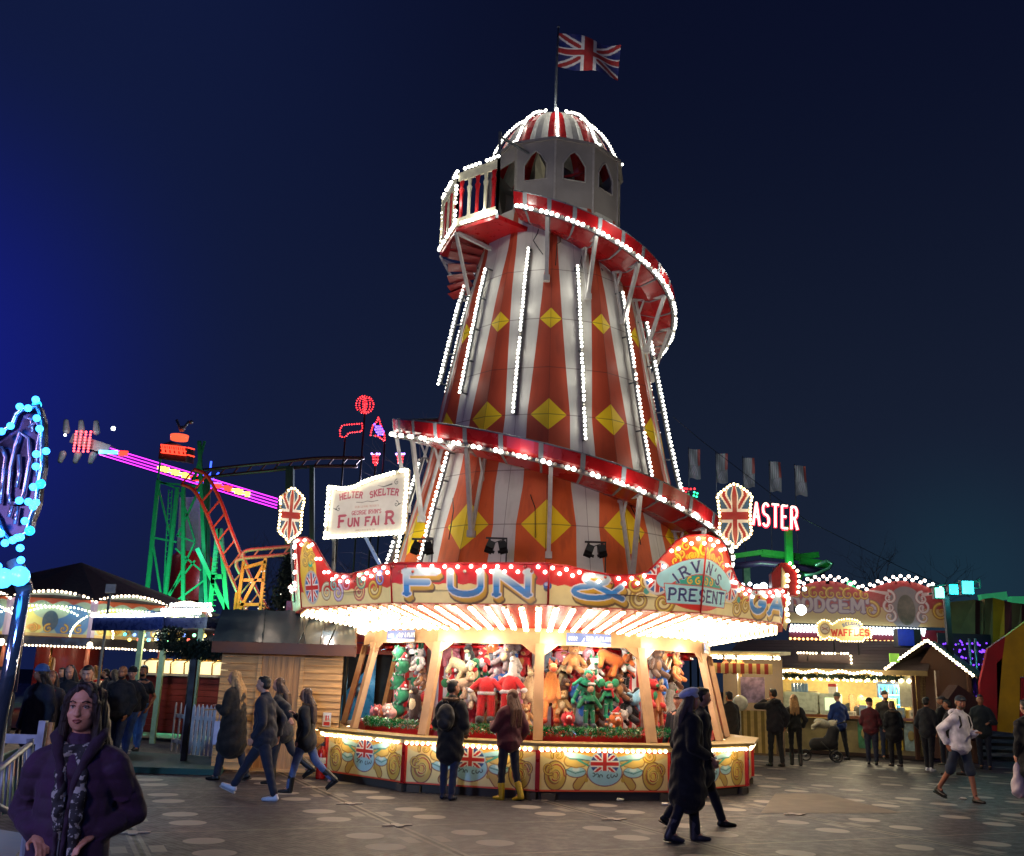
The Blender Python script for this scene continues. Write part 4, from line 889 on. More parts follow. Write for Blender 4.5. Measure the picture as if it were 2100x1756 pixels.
# ================================================================ plush prizes hung in the stall
_T = {}
def fur(c): return mat('plush_' + c.lstrip('#'), c, .9, scale=40, var=.16, bump=.7, sheen=.3)
def T_mesh(kind, part, fn):
    k = (kind, part)
    if k not in _T:
        b = MB(); fn(b); _T[k] = remesh(b, .012, part, [fur('#888888')], 3)
    return _T[k]
def cap_(b, *a): b.cap(*a, 10)
def sym(f):
    for s in (-1, 1): f(s)
def t_bear(b):
    b.ball((0, 0, .20), (.115, .10, .15), 0, 2); b.ball((0, -.03, .41), (.105, .095, .095), 0, 2); b.ball((0, -.115, .385), (.05, .04, .038), 0, 2)
    for s in (-1, 1): b.ball((s * .085, -.01, .49), (.036, .02, .036), 0, 2); b.cap((s * .09, -.01, .29), (s * .19, -.06, .16), .042, .040, 10); b.cap((s * .07, -.02, .10), (s * .12, -.16, .03), .055, .052, 10)
def t_doll(b):
    b.ball((0, 0, .42), (.10, .08, .13), 0, 2); b.ball((0, -.01, .64), (.095, .088, .088), 0, 2)
    for s in (-1, 1): b.cap((s * .08, 0, .50), (s * .19, -.03, .34), .036, .036, 10); b.cap((s * .05, 0, .32), (s * .065, -.02, .08), .048, .038, 10)
def t_santa(b):
    b.ball((0, 0, .62), (.155, .11, .19), 0, 2)
    for s in (-1, 1): b.cap((s * .12, 0, .72), (s * .27, -.02, .58), .06, .05, 10); b.cap((s * .08, 0, .48), (s * .10, -.02, .14), .085, .075, 10)
def t_dog(b):
    b.cap((-.14, 0, .22), (.12, 0, .26), .095, .105, 12); b.ball((.22, -.05, .38), (.085, .08, .085), 0, 2); b.cap((.25, -.09, .36), (.31, -.15, .33), .045, .035, 10)
    for x in (-.15, .11):
        for s in (-1, 1): b.cap((x, s * .05, .18), (x + .02, s * .07 - .02, .03), .042, .042, 10)
    b.cap((-.22, 0, .27), (-.30, 0, .38), .022, .015, 8)
def t_pony(b):
    b.cap((0, 0, .45), (0, 0, .75), .12, .10, 12); b.ball((.02, -.10, .90), (.08, .12, .08), 0, 2)
    for s in (-1, 1): b.cap((s * .09, -.02, .70), (s * .13, -.10, .42), .04, .04, 10); b.cap((s * .07, 0, .42), (s * .10, -.02, .05), .055, .045, 10)
def t_seal(b): b.cap((0, 0, .10), (0, -.02, .40), .13, .10, 12); b.ball((0, -.06, .52), (.085, .09, .08), 0, 2); b.cap((.10, 0, .12), (.24, -.05, .04), .05, .03, 8); b.cap((-.10, 0, .12), (-.24, -.05, .04), .05, .03, 8)
def t_pig(b):
    b.ball((0, 0, .17), (.17, .15, .15), 0, 3); b.ball((0, -.15, .17), (.045, .03, .036), 0, 2)
    for s in (-1, 1): b.ball((s * .08, -.08, .31), (.03, .02, .04), 0, 2); b.cap((s * .08, -.05, .07), (s * .09, -.10, .02), .035, .035, 8)
KIND = {'bear': (t_bear, .44, .095), 'doll': (t_doll, .66, .088), 'santa': (t_santa, .95, 0), 'dog': (t_dog, .38, .07), 'pony': (t_pony, .90, .07), 'seal': (t_seal, .53, .07), 'pig': (t_pig, .20, .13)}
def part_mesh(kind, nm, fn, m):
    k = (kind, nm)
    if k not in _T: b = MB(); fn(b); _T[k] = b.mesh(nm, [m])
    return _T[k]
def plush(label, kind, c1, c2, loc, rz, sc=1., tilt=(0, 0), hat=None, cat='soft toy', ears=None, scarf=None, group='plush prizes hanging in the stall'):
    t = thing({'bear': 'teddy_bear', 'doll': 'elf_doll', 'santa': 'santa_suit_plush', 'dog': 'plush_dog', 'pony': 'plush_pony', 'seal': 'plush_seal', 'pig': 'round_plush'}[kind], label, cat, loc, 0, group)
    t.rotation_euler = Euler((R(tilt[0]), R(tilt[1]), rz)); t.scale = (sc,) * 3
    def P(nm, fn, col, raw=None, rm=False):
        me = T_mesh(kind, nm, fn) if rm else part_mesh(kind, nm, fn, fur('#888888')); o = link(bpy.data.objects.new(nm, me)); o.parent = t
        o.material_slots[0].link = 'OBJECT'; o.material_slots[0].material = raw or fur(col); return o
    P('body', KIND[kind][0], c1, rm=True)
    hz = KIND[kind][1]; ey = KIND[kind][2]
    eye = mat('toy_eye', '#050505', .2)
    if kind in ('bear', 'doll', 'seal', 'pig'):
        w_ = {'bear': .035, 'doll': .034, 'seal': .032, 'pig': .06}[kind]; f_ = {'bear': -.118, 'doll': -.096, 'seal': -.140, 'pig': -.125}[kind]
        for s in (-1, 1): P('eye', (lambda b: (b.ball((0, 0, 0), (.012, .008, .014), 0, 1))), c1, eye).location = (s * w_, f_, hz + (.02 if kind != 'pig' else .03))
    if kind == 'bear': P('muzzle', lambda b: (b.ball((0, -.135, .383), (.045, .03, .034), 0, 2)), c2); P('nose', lambda b: b.ball((0, -.165, .396), (.014, .009, .011), 0, 1), c1, eye); P('belly', lambda b: b.ball((0, -.045, .20), (.075, .065, .105), 0, 2), c2)
    if kind == 'doll':
        P('face', lambda b: b.ball((0, -.030, .635), (.078, .075, .070), 0, 2), '#d8a080'); P('belt', lambda b: b.lathe([(.104, .385), (.107, .41), (.104, .435)], 16), c1, eye)
        for s in (-1, 1): P('leg_stripe', lambda b: [b.ball((0, 0, z), (.047, .047, .018), 0, 1) for z in (.14, .21, .28)], '#d8c8c8').location = (s * .058, -.008, 0); P('boot', lambda b: b.cap((0, 0, .05), (0, -.07, .035), .045, .038, 10), c2).location = (s * .068, -.02, 0)
    if kind == 'santa':
        P('hem', lambda b: b.lathe([(.155, .48), (.172, .50), (.165, .54)], 18), '#d8d0cc')
        for s in (-1, 1): P('boot', lambda b: b.cap((0, 0, .06), (0, -.08, .045), .085, .07, 10), c2).location = (s * .10, -.02, 0); P('cuff', lambda b: b.ball((0, 0, 0), (.06, .06, .05), 0, 2), '#d8d0cc').location = (s * .29, -.02, .55)
    if kind == 'dog':
        P('face_patch', lambda b: b.ball((.245, -.095, .385), (.05, .05, .05), 0, 2), c2)
        for s in (-1, 1): P('ear', lambda b: b.cap((0, 0, .0), (0, 0, -.10), .026, .034, 8), c2).location = (.20, -.04 + s * .085, .44); P('eye', lambda b: b.ball((0, 0, 0), (.012, .012, .014), 0, 1), c1, eye).location = (.27 - s * .02, -.11 + s * .03, .42)
    if kind == 'pony':
        P('mane', lambda b: [b.ball((.0, .02 + .01 * k, .97 - .07 * k), (.03, .05, .05), 0, 1) for k in range(5)], c2); P('muzzle', lambda b: b.ball((.02, -.20, .875), (.055, .05, .05), 0, 2), c2)
        for s in (-1, 1): P('ear', lambda b: b.cap((0, 0, 0), (0, 0, .07), .022, .008, 8), c2).location = (.02 + s * .055, -.05, .97); P('eye', lambda b: b.ball((0, 0, 0), (.013, .013, .016), 0, 1), c1, eye).location = (.02 + s * .06, -.17, .92); P('hoof', lambda b: b.ball((0, 0, 0), (.055, .06, .05), 0, 2), c2).location = (s * .10, -.03, .05)
    if kind == 'seal': P('chest', lambda b: b.ball((0, -.075, .28), (.085, .06, .17), 0, 2), c2); P('muzzle', lambda b: b.ball((0, -.14, .50), (.05, .03, .03), 0, 2), c2)
    if kind == 'pig': P('face_patch', lambda b: b.ball((0, -.10, .18), (.09, .06, .08), 0, 2), c2)
    if ears == 'big':
        for s in (-1, 1): P('big_ear', lambda b: b.ball((0, 0, 0), (.085, .02, .085), 0, 2), c1).location = (s * .15, .0, hz + .03)
    if ears == 'long':
        for s in (-1, 1): P('long_ear', lambda b: b.cap((0, 0, 0), (0, 0, .20), .032, .022, 8), c2).location = (s * .05, 0, hz + .08)
    if ears == 'point':
        for s in (-1, 1): P('pointed_ear', lambda b: b.lathe([(.045, 0), (.03, .05), (.002, .11)], 10), c2).location = (s * .07, 0, hz + .06)
    if hat:
        h = P('santa_hat', lambda b: (b.cap((0, 0, 0), (.07, 0, .12), .085, .035, 12), b.cap((.07, 0, .12), (.13, 0, .08), .035, .02, 8)), hat); h.location = (0, .01, hz + (.11 if kind == 'pig' else .05))
        q = P('hat_trim', lambda b: (b.tube([(.092 * math.cos(a), .092 * math.sin(a), 0) for a in [2 * PI * k / 14 for k in range(14)]], .022, 8, closed=True), b.ball((.14, 0, .07), .03, 0, 2)), '#dcd6d2'); q.location = (0, .01, hz + (.11 if kind == 'pig' else .05))
    if scarf: P('scarf', lambda b: (b.tube([(.082 * math.cos(a), .075 * math.sin(a) - .01, 0) for a in [2 * PI * k / 14 for k in range(14)]], .022, 8, closed=True), b.cap((.03, -.09, 0), (.05, -.11, -.13), .022, .022, 8)), scarf).location = (0, 0, hz - .10)
    return t
def hang(lab, kind, c1, c2, vx, vy, r_=3.15, sc=.8, yaw=0, **k):
    """seen at picture spot (vx,vy) where that sight line meets the ring of radius r_"""
    d = ray(vx, vy); a_ = d.x ** 2 + d.y ** 2; b_ = -2 * (d.x * SX + d.y * SY); c_ = SX ** 2 + SY ** 2 - r_ ** 2; q = (-b_ - math.sqrt(max(0, b_ * b_ - 4 * a_ * c_))) / (2 * a_)
    p = Vector((0, 0, H)) + d * q; ang = math.atan2(p.x - SX, -(p.y - SY)); p.z -= KIND[kind][1] * sc * .6
    p.z = max(p.z, 1.04)
    return plush(lab, kind, c1, c2, p, ang + R(yaw), sc, **k)
BR, TAN, WH, GY, OR, PK, GN, RD, BK, CR_, BL, DB = '#5a3620', '#b07a42', '#d4cec6', '#7a7c82', '#c4581a', '#c87888', '#0d7048', '#b4101a', '#141416', '#c8b488', '#1f5fae', '#2c1a10'
# first bay, left
col = [(820, 1345), (826, 1372), (816, 1402), (824, 1432), (815, 1462)]
for k, (x, y) in enumerate(col):
    hang(['topmost green elf pig hanging at the left end of the stall', 'green elf pig in red hat, second down at the left end', 'green elf pig in red hat halfway down the left end column', 'green elf pig in red hat, second from the bottom at left end', 'lowest green elf pig in the left end column'][k], 'pig', GN, PK, x, y, 3.2, .85, hat=RD if k else None, yaw=-10)
hang('white toy rabbit hanging high in the left bay', 'bear', WH, GN, 862, 1352, 3.15, .75, ears='long'); hang('brown fluffy bear low in the left bay hanging above the walrus', 'bear', '#7a5236', TAN, 868, 1388, 3.1, .62)
hang('dark brown seal toy with cream chest on the ledge of the left bay', 'seal', DB, CR_, 852, 1462, 3.2, .95)
hang('pink elephant toy hanging near the top of the left bay', 'bear', '#b890a0', WH, 842, 1338, 3.0, .7, ears='big'); hang('white plush dog with red coat in the left bay beside the post', 'dog', WH, RD, 856, 1418, 3.0, .6)
for k, (x, y, c) in enumerate(((768, 1478, PK), (786, 1488, OR), (802, 1474, '#c89080'), (776, 1460, '#b85048'), (795, 1458, '#c8a090'))):
    hang(['pink round toy in the clear bag at the left end of the ledge', 'orange round toy at the front of the bagged heap on the left ledge', 'peach round toy at the right of the bagged heap, left ledge', 'dusty red round toy on top of the bagged heap at left', 'pale round toy at the top right of the bagged heap at left'][k], 'pig', c, WH, x, y, 3.45, .62, yaw=k * 30 - 60, group='bagged round toys on the ledge')
# second bay
hang('cream long eared dog hanging in the top left of the second bay', 'dog', CR_, WH, 932, 1362, 3.1, .95, tilt=(0, 30)); hang('black and white toy penguin at the top of the second bay', 'seal', BK, WH, 962, 1345, 3.1, .62, scarf=GN)
hang('spotted red toy bear with white dots above the santa suits', 'bear', RD, WH, 990, 1352, 3.0, .8); hang('grey elephant toy hanging from the top rail of the second bay', 'bear', '#6e5f62', CR_, 1030, 1335, 3.1, .9, ears='big', tilt=(20, 25))
hang('left hand red santa suit plush with black boots', 'santa', '#c00c14', '#20242a', 998, 1415, 3.3, .92, yaw=8); hang('right hand red santa suit plush with black boots', 'santa', '#c00c14', '#20242a', 1046, 1412, 3.3, .92, yaw=-16)
hang('white plush pony hanging at the top right of the second bay', 'pony', WH, GY, 1072, 1362, 3.1, .62, tilt=(0, -20)); hang('cream plush pony hanging beside the centre post', 'pony', '#c2a478', CR_, 1086, 1418, 3.15, .85)
hang('beige camel toy behind the man with the backpack', 'dog', '#b89878', CR_, 945, 1405, 3.2, .95); hang('cream lamb toy next to the left santa suit', 'bear', '#c8b090', WH, 962, 1425, 3.15, .85)
hang('white snowman toy hanging above the right santa suit', 'seal', WH, WH, 1052, 1368, 3.25, .62); hang('pink unicorn toy above the woman in the maroon jacket', 'pony', PK, WH, 1062, 1442, 3.2, .62)
hang('small tan bear low behind the maroon jacketed woman', 'bear', TAN, CR_, 1078, 1478, 3.3, .7); hang('small brown bear on the ledge of the second bay by the backpack man', 'bear', BR, TAN, 930, 1455, 3.2, .65); hang('blue and white penguin toy at the top right of the second bay', 'seal', '#2a3442', WH, 1060, 1340, 3.0, .6)
hang('orange clownfish like toy peeking above the red bear', 'pig', OR, WH, 1010, 1332, 3.0, .7); hang('red robin toy in the middle of the second bay top row', 'pig', '#a01820', TAN, 975, 1378, 2.98, .7); hang('pale pink rabbit behind the right santa suit', 'bear', '#c8a0a0', WH, 1020, 1372, 2.98, .7, ears='long')
# third bay
hang('dark blue and white toy dog at the top left of the middle bay', 'dog', '#3a4656', WH, 1138, 1345, 3.1, .85, tilt=(0, -60)); hang('large brown lion toy with shaggy mane at the top of the middle bay', 'bear', '#96602c', TAN, 1176, 1350, 3.15, .95, ears='big')
hang('orange long legged plush pony left of the middle bay', 'pony', '#cc7a38', '#c04c1c', 1130, 1415, 3.2, 1.0); hang('green long legged elf rabbit hanging in the middle bay', 'doll', '#12906a', '#12906a', 1180, 1400, 3.25, .85, tilt=(20, 20))
hang('tan gingerbread toy hanging below the orange pony', 'bear', '#a8824a', CR_, 1152, 1440, 3.2, .75); hang('grey and blue toy shark hanging near the middle of the middle bay', 'seal', '#6f7f90', '#2064c0', 1192, 1455, 3.25, .85)
hang('big orange fox toy hanging at the top of the middle bay', 'dog', '#c0601c', '#8a5030', 1238, 1348, 3.15, 1.1, tilt=(0, 30), ears=None); hang('white cat toy with green jacket above the elf dolls', 'bear', WH, GN, 1218, 1372, 3.15, .75, ears='point')
hang('large elf doll with red santa hat in the middle bay', 'doll', GN, '#243038', 1208, 1452, 3.35, 1.0, hat=RD); hang('elf doll with white hat above the large elf doll', 'doll', '#139060', WH, 1212, 1402, 3.2, .75, hat='#c8ccd0')
hang('grey mouse toy in green dress with red scarf', 'doll', '#0f8052', '#12a070', 1248, 1432, 3.3, .85, scarf=RD, ears='big'); hang('brown reindeer toy behind the grey mouse', 'bear', '#6e4428', TAN, 1268, 1408, 3.15, .85, ears='point')
hang('white and red santa bear at the top right of the middle bay', 'bear', WH, GN, 1282, 1352, 3.15, .8, hat=RD); hang('pale blue toy whale in the middle bay near the right post', 'seal', '#7fb4cc', WH, 1295, 1412, 3.2, .75, tilt=(0, 50)); hang('black toy bear in the shade beside the blue whale', 'bear', BK, GY, 1285, 1450, 3.15, .95)
hang('orange toy clownfish low right in the middle bay', 'pig', '#cc6a2c', WH, 1262, 1482, 3.4, .75, hat=RD); hang('brown gingerbread bear lying on the ledge right of the middle bay', 'bear', '#a86a40', WH, 1240, 1490, 3.4, .6, tilt=(0, 60)); hang('red toy bear between the elf dolls', 'bear', RD, WH, 1232, 1395, 3.05, .75)
hang('small red toy in the lower left of the middle bay', 'pig', '#b8161c', WH, 1165, 1478, 3.4, .7); hang('orange and red toy bird in the upper right of the middle bay', 'pig', '#c8481c', '#28406a', 1290, 1378, 3.0, .7); hang('pink toy pig at the top centre of the middle bay', 'pig', '#c0808a', WH, 1205, 1345, 3.0, .7); hang('small white fluffy toy in front of the black bear', 'pig', '#d0ccc4', WH, 1278, 1470, 3.35, .55)
# fourth bay
hang('shaggy brown dog toy hanging in the right bay', 'bear', '#4a2e1c', '#7a5636', 1345, 1358, 3.2, 1.0, ears='big'); hang('orange squirrel toy hanging next to the shaggy dog', 'bear', '#b8682c', TAN, 1386, 1372, 3.15, .8, ears='point'); hang('cream toy at the top left of the right bay', 'bear', '#c0a888', WH, 1330, 1345, 3.0, .6)
hang('red bear in a shirt hanging left in the right bay', 'bear', '#b01818', GN, 1338, 1420, 3.25, .95); hang('tall tan giraffe toy on the ledge in the right bay', 'pony', '#b46a34', BR, 1350, 1470, 3.3, .75); hang('grey stone coloured toy seal in the back of the right bay', 'seal', '#8a8478', '#8a8478', 1372, 1430, 3.0, .95)
# more prizes filling the gaps behind
random.seed(21)
CN = [('brown', BR), ('tan', TAN), ('white', WH), ('grey', GY), ('orange', OR), ('pink', PK), ('green', GN), ('red', RD), ('black', BK), ('cream', CR_), ('blue', BL)]
BAY = [('left bay', 838, 884), ('second bay', 918, 1086), ('middle bay', 1128, 1300), ('right bay', 1335, 1395)]
seen = set()
for bn, x0, x1 in BAY:
    n = {'left bay': 2, 'second bay': 5, 'middle bay': 5, 'right bay': 2}[bn]
    for ri_, (rn, y) in enumerate((('in the back of the top row', 1344), ('behind the second row', 1385), ('behind the third row', 1425), ('in the low back row', 1466))):
        for k in range(n):
            for _ in range(40):
                cn, c1 = random.choice(CN); kd, kn = random.choice((('bear', 'bear'), ('bear', 'rabbit'), ('dog', 'puppy'), ('doll', 'elf'), ('pig', 'ball shaped toy'), ('seal', 'seal'), ('bear', 'elephant')))
                if (bn, ri_, cn, kn) not in seen: break
            seen.add((bn, ri_, cn, kn))
            hang('%s plush %s %s of the %s' % (cn, kn, rn, bn), kd, c1, random.choice((WH, CR_, TAN, RD)), x0 + (x1 - x0) * (k + .5) / n + random.uniform(-8, 8), y + random.uniform(-9, 9), 2.97, random.uniform(.7, .95), yaw=random.uniform(-25, 25), tilt=(random.uniform(-10, 15), random.uniform(-25, 25)), ears={'rabbit': 'long', 'elephant': 'big'}.get(kn), hat=RD if random.random() < .2 and kd in ('bear', 'doll') else None)
# ================================================================ left side
def frame_of(p, q):
    """local frame: origin p, u along p->q, n toward the camera side"""
    u = Vector((q.x - p.x, q.y - p.y, 0)); L = u.length; u /= L; return u, Vector((u.y, -u.x, 0)), L
planks = mat('pine_planks', '#c79a62', .65, scale=2.2, var=.28, stretch=(1, 1, 14), bump=.25); vplanks = mat('pine_door_boards', '#bd8c58', .6, scale=2.2, var=.25, stretch=(14, 14, .8), bump=.2); brown = mat('brown_stained_board', '#4e3022', .6, scale=3, var=.2)
# wooden hut
p, q = at(440, 1500, 18.75), at(694, 1500, 18.5); p.z = q.z = 0; u, n, L = frame_of(p, q)
hut = thing('wooden_hut', 'small pine plank hut with a closed door and dark sheeted roof beside the prize stall', 'hut', p)
BK_ = Vector((-.17, 1, 0)).normalized()
def T(a, b, z): return u * a + BK_ * b + Vector((0, 0, z))
ZE = 2.16; wl = MB(); nb = 17; hb_ = (ZE - .06) / nb; D0, D1 = L * .33, L * .66
for k in range(nb):
    z0, z1 = .06 + k * hb_, .06 + (k + 1) * hb_ - .010
    for a0, a1 in ((0, D0 - .04), (D1 + .04, L)): wl.add([T(a0, -.034, z0), T(a1, -.034, z0), T(a1, -.004, z1), T(a0, -.004, z1), T(a0, .03, z0), T(a1, .03, z0), T(a1, .03, z1), T(a0, .03, z1)], [(0, 1, 2, 3), (4, 7, 6, 5), (0, 4, 5, 1), (3, 2, 6, 7), (0, 3, 7, 4), (1, 5, 6, 2)])
    for a_ in (0, L): wl.add([T(a_, .03, z0), T(a_, 2.0, z0), T(a_, 2.0, z1), T(a_, .03, z1), T(a_ + .02, .03, z0), T(a_ + .02, 2.0, z0), T(a_ + .02, 2.0, z1), T(a_ + .02, .03, z1)], [(0, 1, 2, 3), (4, 7, 6, 5), (3, 2, 6, 7), (0, 4, 5, 1)])
wl.beam(T(0, 2.0, 1.1), T(L, 2.0, 1.1), .04, 2.1); wl.build('wall', planks, hut)
dr = MB()
for k in range(6): a0 = D0 + .02 + (D1 - D0 - .04) * k / 6; a1 = D0 + .02 + (D1 - D0 - .04) * (k + 1) / 6 - .006; dr.prism([T(a0, -.012, .10), T(a1, -.012, .10), T(a1, -.012, ZE - .10), T(a0, -.012, ZE - .10)], -n * .03)
do = dr.build('door', vplanks, hut); fr = MB()
for a_ in (D0 - .02, D1 + .02): fr.beam(T(a_, -.02, .06), T(a_, -.02, ZE), .07, .05)
fr.beam(T(D0, -.022, ZE - .05), T(D1, -.022, ZE - .05), .05, .09); fr.beam(T(D0, -.03, .08), T(D1, -.03, .08), .05, .05); fr.build('door_frame', planks, do)
fb = MB(); fb.beam(T(-.18, -.28, ZE + .03), T(L + .22, -.28, ZE + .03), .035, .20, upv=(0, 0, 1)); fb.beam(T(L + .20, -.28, ZE + .03), T(L + .20, .9, 2.98 - .12), .035, .16); fb.build('bargeboard', brown, hut)
rf = MB(); random.seed(3); nx = 26; nyy = 8
P_ = [[T(-.2 + (L + .4) * i / nx, -.30 + 1.25 * j / nyy, ZE + .12 + .66 * j / nyy + random.gauss(0, .004) + (.022 if i % 5 == 3 else 0)) for i in range(nx + 1)] for j in range(nyy + 1)]
rf.add([v for r_ in P_ for v in r_], [(j * (nx + 1) + i, j * (nx + 1) + i + 1, (j + 1) * (nx + 1) + i + 1, (j + 1) * (nx + 1) + i) for j in range(nyy) for i in range(nx)], 0, True)
rf.quad(T(-.2, .95, ZE + .78), T(L + .2, .95, ZE + .78), T(L + .2, 2.2, ZE + .1), T(-.2, 2.2, ZE + .1))
for a_, s_ in ((.62, .05), (.68, -.04), (.80, .02), (.86, .06), (.33, -.02)): rf.tube([T(L * a_ + s_ * j, -.3 + 1.25 * j / 4, ZE + .135 + .66 * j / 4) for j in range(5)], [.008, .014, .009, .013, .006], 6)
rf.build('roof', mat('dark_plastic_sheet', '#1d2c35', .42, scale=2, var=.3, bump=.25), hut)
nt_ = MB(); nt_.box(T(L * .90, -.035, .98), (.15, .012, .24), 0, Matrix.Rotation(math.atan2(u.y, u.x), 3, 'Z')); o = nt_.build('extinguisher_notice', white); o.location = p; tag(o, 'white and red paper notice on the hut wall above the extinguishers', 'notice')
A = Art(.15, .24, 30, 48, (.72, .70, .68)); A.fill(A.poly([(.02, .02), (.13, .02), (.13, .08), (.02, .08)]), (.6, .03, .03)); A.fill(A.poly([(.045, .10), (.075, .10), (.075, .19), (.045, .19)]), (.6, .03, .03)); A.fill(A.line([(.10, .12), (.10, .18)], .02), (.6, .03, .03))
c_ = T(L * .90, -.044, .86); nf = link(bpy.data.objects.new('notice_face', A.mesh('notice_face', lambda x, y: c_ + u * (x - .075) + Vector((0, 0, y))))); nf.parent = o
exm = mat('extinguisher_red', '#9c1410', .25)
for k, (vx, vy, lab) in enumerate(((657, 1598, 'taller red fire extinguisher standing by the hut corner'), (676, 1597, 'second red fire extinguisher half hidden between hut and prize stall'))):
    e0 = gr(vx, vy); t = thing('fire_extinguisher', lab, 'fire extinguisher', e0); b = MB(); b.lathe([(0, 0), (.085, 0), (.09, .03), (.09, .42), (.075, .48), (.03, .52), (.03, .55), (0, .55)], 16); b.build('cylinder', exm, t)
    h = MB(); h.box((0, 0, .57), (.05, .05, .05)); h.beam((0, 0, .60), (.10, 0, .64), .025); h.beam((0, 0, .57), (.10, 0, .55), .02); h.build('valve', black, t); h = MB(); h.tube([(-.03, 0, .58), (-.11, 0, .50), (-.12, -.02, .25), (-.10, -.03, .12)], .012, 6); h.build('hose', black, t); h = MB(); h.lathe([(.0915, .26), (.0915, .36)], 16, a0=R(-150), a1=R(-30)); h.build('label_band', white, t)
# picket fence
pk = mat('fence_white', '#dcdee2', .55)
pf0, pf1, pf2 = gr(351, 1546), gr(372, 1552), gr(449, 1560)
for (a, b_, lab, nn) in ((pf0, pf1, 'short end panel of white picket fence turned toward the carousel', 2), (pf1, pf2, 'long white picket fence panel between the carousel kiosk and the hut', 9)):
    u_, n_, L_ = frame_of(a, b_); t = thing('picket_fence', lab, 'fence', a); 
    rb = MB(); rb.beam(Vector((0, 0, .28)) - n_ * .02, u_ * L_ + Vector((0, 0, .28)) - n_ * .02, .03, .08); rb.beam(Vector((0, 0, .80)) - n_ * .02, u_ * L_ + Vector((0, 0, .80)) - n_ * .02, .03, .08); rb.build('rail', pk, t)
    for k in range(nn + 1):
        c0 = u_ * (L_ * k / nn); b = MB(); b.prism([c0 + u_ * x + Vector((0, 0, z)) for x, z in ((-.043, .06), (.043, .06), (.043, 1.0), (0, 1.08), (-.043, 1.0))], n_ * .02); b.build('picket', pk, t)
ms = MB(); a, b_, c_, d_ = gr(268, 1552), gr(470, 1566), gr(452, 1592), gr(250, 1585)
for v_ in (a, b_, c_, d_): v_.z = .006
ms.prism([d_, c_, b_, a], (0, 0, .10)); o = ms.build('entrance_platform', mat('teal_mat', '#1f4c4c', .8)); tag(o, 'low teal covered platform in front of the white picket fence', 'platform')
# garland of fir round the dark post left of the hut
def clump(mb, c, r, n, seed, s=.09, i=0):
    random.seed(seed)
    for k in range(n):
        d = Vector((random.gauss(0, 1), random.gauss(0, 1), random.gauss(0, 1))).normalized() * random.random() ** .5; p_ = Vector(c) + Vector((d.x * r[0], d.y * r[1], d.z * r[2])); e = Vector((random.gauss(0, 1), random.gauss(0, 1), random.gauss(0, 1))).normalized() * s; f = e.cross(Vector((random.random(), random.random(), random.random()))).normalized() * s * .35
        mb.add([p_ - e - f, p_ + e, p_ + f], [(0, 1, 2)], i)
p0 = at(400, 1345, 19.6); ps = thing('garlanded_post', 'dark post wrapped at the top in a dark fir garland left of the hut', 'post', (p0.x, p0.y, 0)); b = MB(); b.beam((0, 0, 0), (0, 0, 2.3), .10); b.build('post', dark, ps); b = MB(); clump(b, (0, 0, 2.15), (.75, .25, .20), 2600, 5, .05); clump(b, (-.5, 0, 2.35), (.35, .2, .25), 1000, 6, .05); b.build('fir_garland', mat('fir_green', '#0c2418', .8), ps)
# dark canvas roof behind the hut
b = MB(); q0, q1, q2, q3 = at(395, 1330, 24), at(716, 1300, 23), at(660, 1262, 26), at(490, 1255, 27); b.prism([q0, q1, q2, q3], (0, 0, -.06)); o = b.build('canvas_canopy', mat('black_canvas', '#0d0c12', .8)); tag(o, 'black canvas canopy roof rising behind the wooden hut', 'canopy')
for q_ in (q0, q1): pp = MB(); pp.tube([(q_.x, q_.y, 0), (q_.x, q_.y, q_.z - .05)], .04, 6); pp.build('canopy_post', dark, o)
# red and blue ride side behind the gap
rr = thing('red_ride_side', 'red slatted ride wall with cream balusters seen between the hut and the stall', 'fairground ride', at(725, 1400, 25)); rr.location.z = 0
b = MB(); b.box((0, 0, 3.05), (3.6, .12, .95)); b.box((0, -.03, 2.42), (3.6, .2, .25)); b.build('red_wall', red, rr)
for k in range(9): c = MB(); c.lathe([(.03, 2.65), (.09, 2.8), (.05, 3.0), (.05, 3.25), (.09, 3.4)], 8, 0, (-1.4 + .35 * k, -.12, 0)); c.build('baluster', mat('baluster_ochre', '#8a2a18', .5), rr)
b = MB(); b.box((0, .3, 1.2), (3.4, .1, 2.3)); b.build('dark_side', mat('dark_purple_panel', '#150a16', .6), rr); b = MB(); b.prism([(-.55, -.2, .4), (.55, -.2, .4), (.55, -.2, 2.2), (-.3, -.2, 1.2)], (0, .05, 0)); b.build('blue_panel', mat('blue_gloss_panel', '#2c86b8', .3), rr); b = MB(); b.ball((.2, -.3, 1.45), .16, 0, 2); b.build('mirror_ball', steel, rr)
for k in range(3): b = MB(); b.box((-.9 + .1 * k, .2, 2.1 - .4 * k), (.35, .03, .14)); b.build('red_step_light', glow('red_step', (1, .06, .03), .5, False), rr)
lamp(Vector(rr.location) + Vector((.4, -1.0, 1.6)), 10, (.4, .8, 1), .1)
# ---------------- carousel
cx_, cy_, CRR = -14.6, 34., 4.5
car = thing('carousel', 'carousel with arched painted rounding boards outlined in bulbs and a dark pointed canvas roof', 'carousel', (cx_, cy_, 0))
NS = 12; b = MB(); b.lathe([(5.0, 0.05), (5.0, .42), (0, .42)], 36); b.build('platform', mat('platform_red', '#4d1210', .6), car)
b = MB(); NRf = 24
for k in range(NRf): b.add([pol(15 * k, 4.75, 3.70), pol(15 * k + 15, 4.75, 3.70), Vector((0, 0, 5.25))], [(0, 1, 2)], k % 2)
b.build('canvas_roof', [mat('canvas_plum', '#241022', .9), mat('canvas_navy', '#12162a', .9)], car)
b = MB(); b.lathe([(1.0, .4), (1.0, 3.4)], 12); b.build('centre_drum', mat('drum_red', '#8a2a20', .4), car)
Wb = 2 * CRR * math.sin(R(15)); A = Art(Wb, 1.3, 130, 72, (.30, .42, .40))
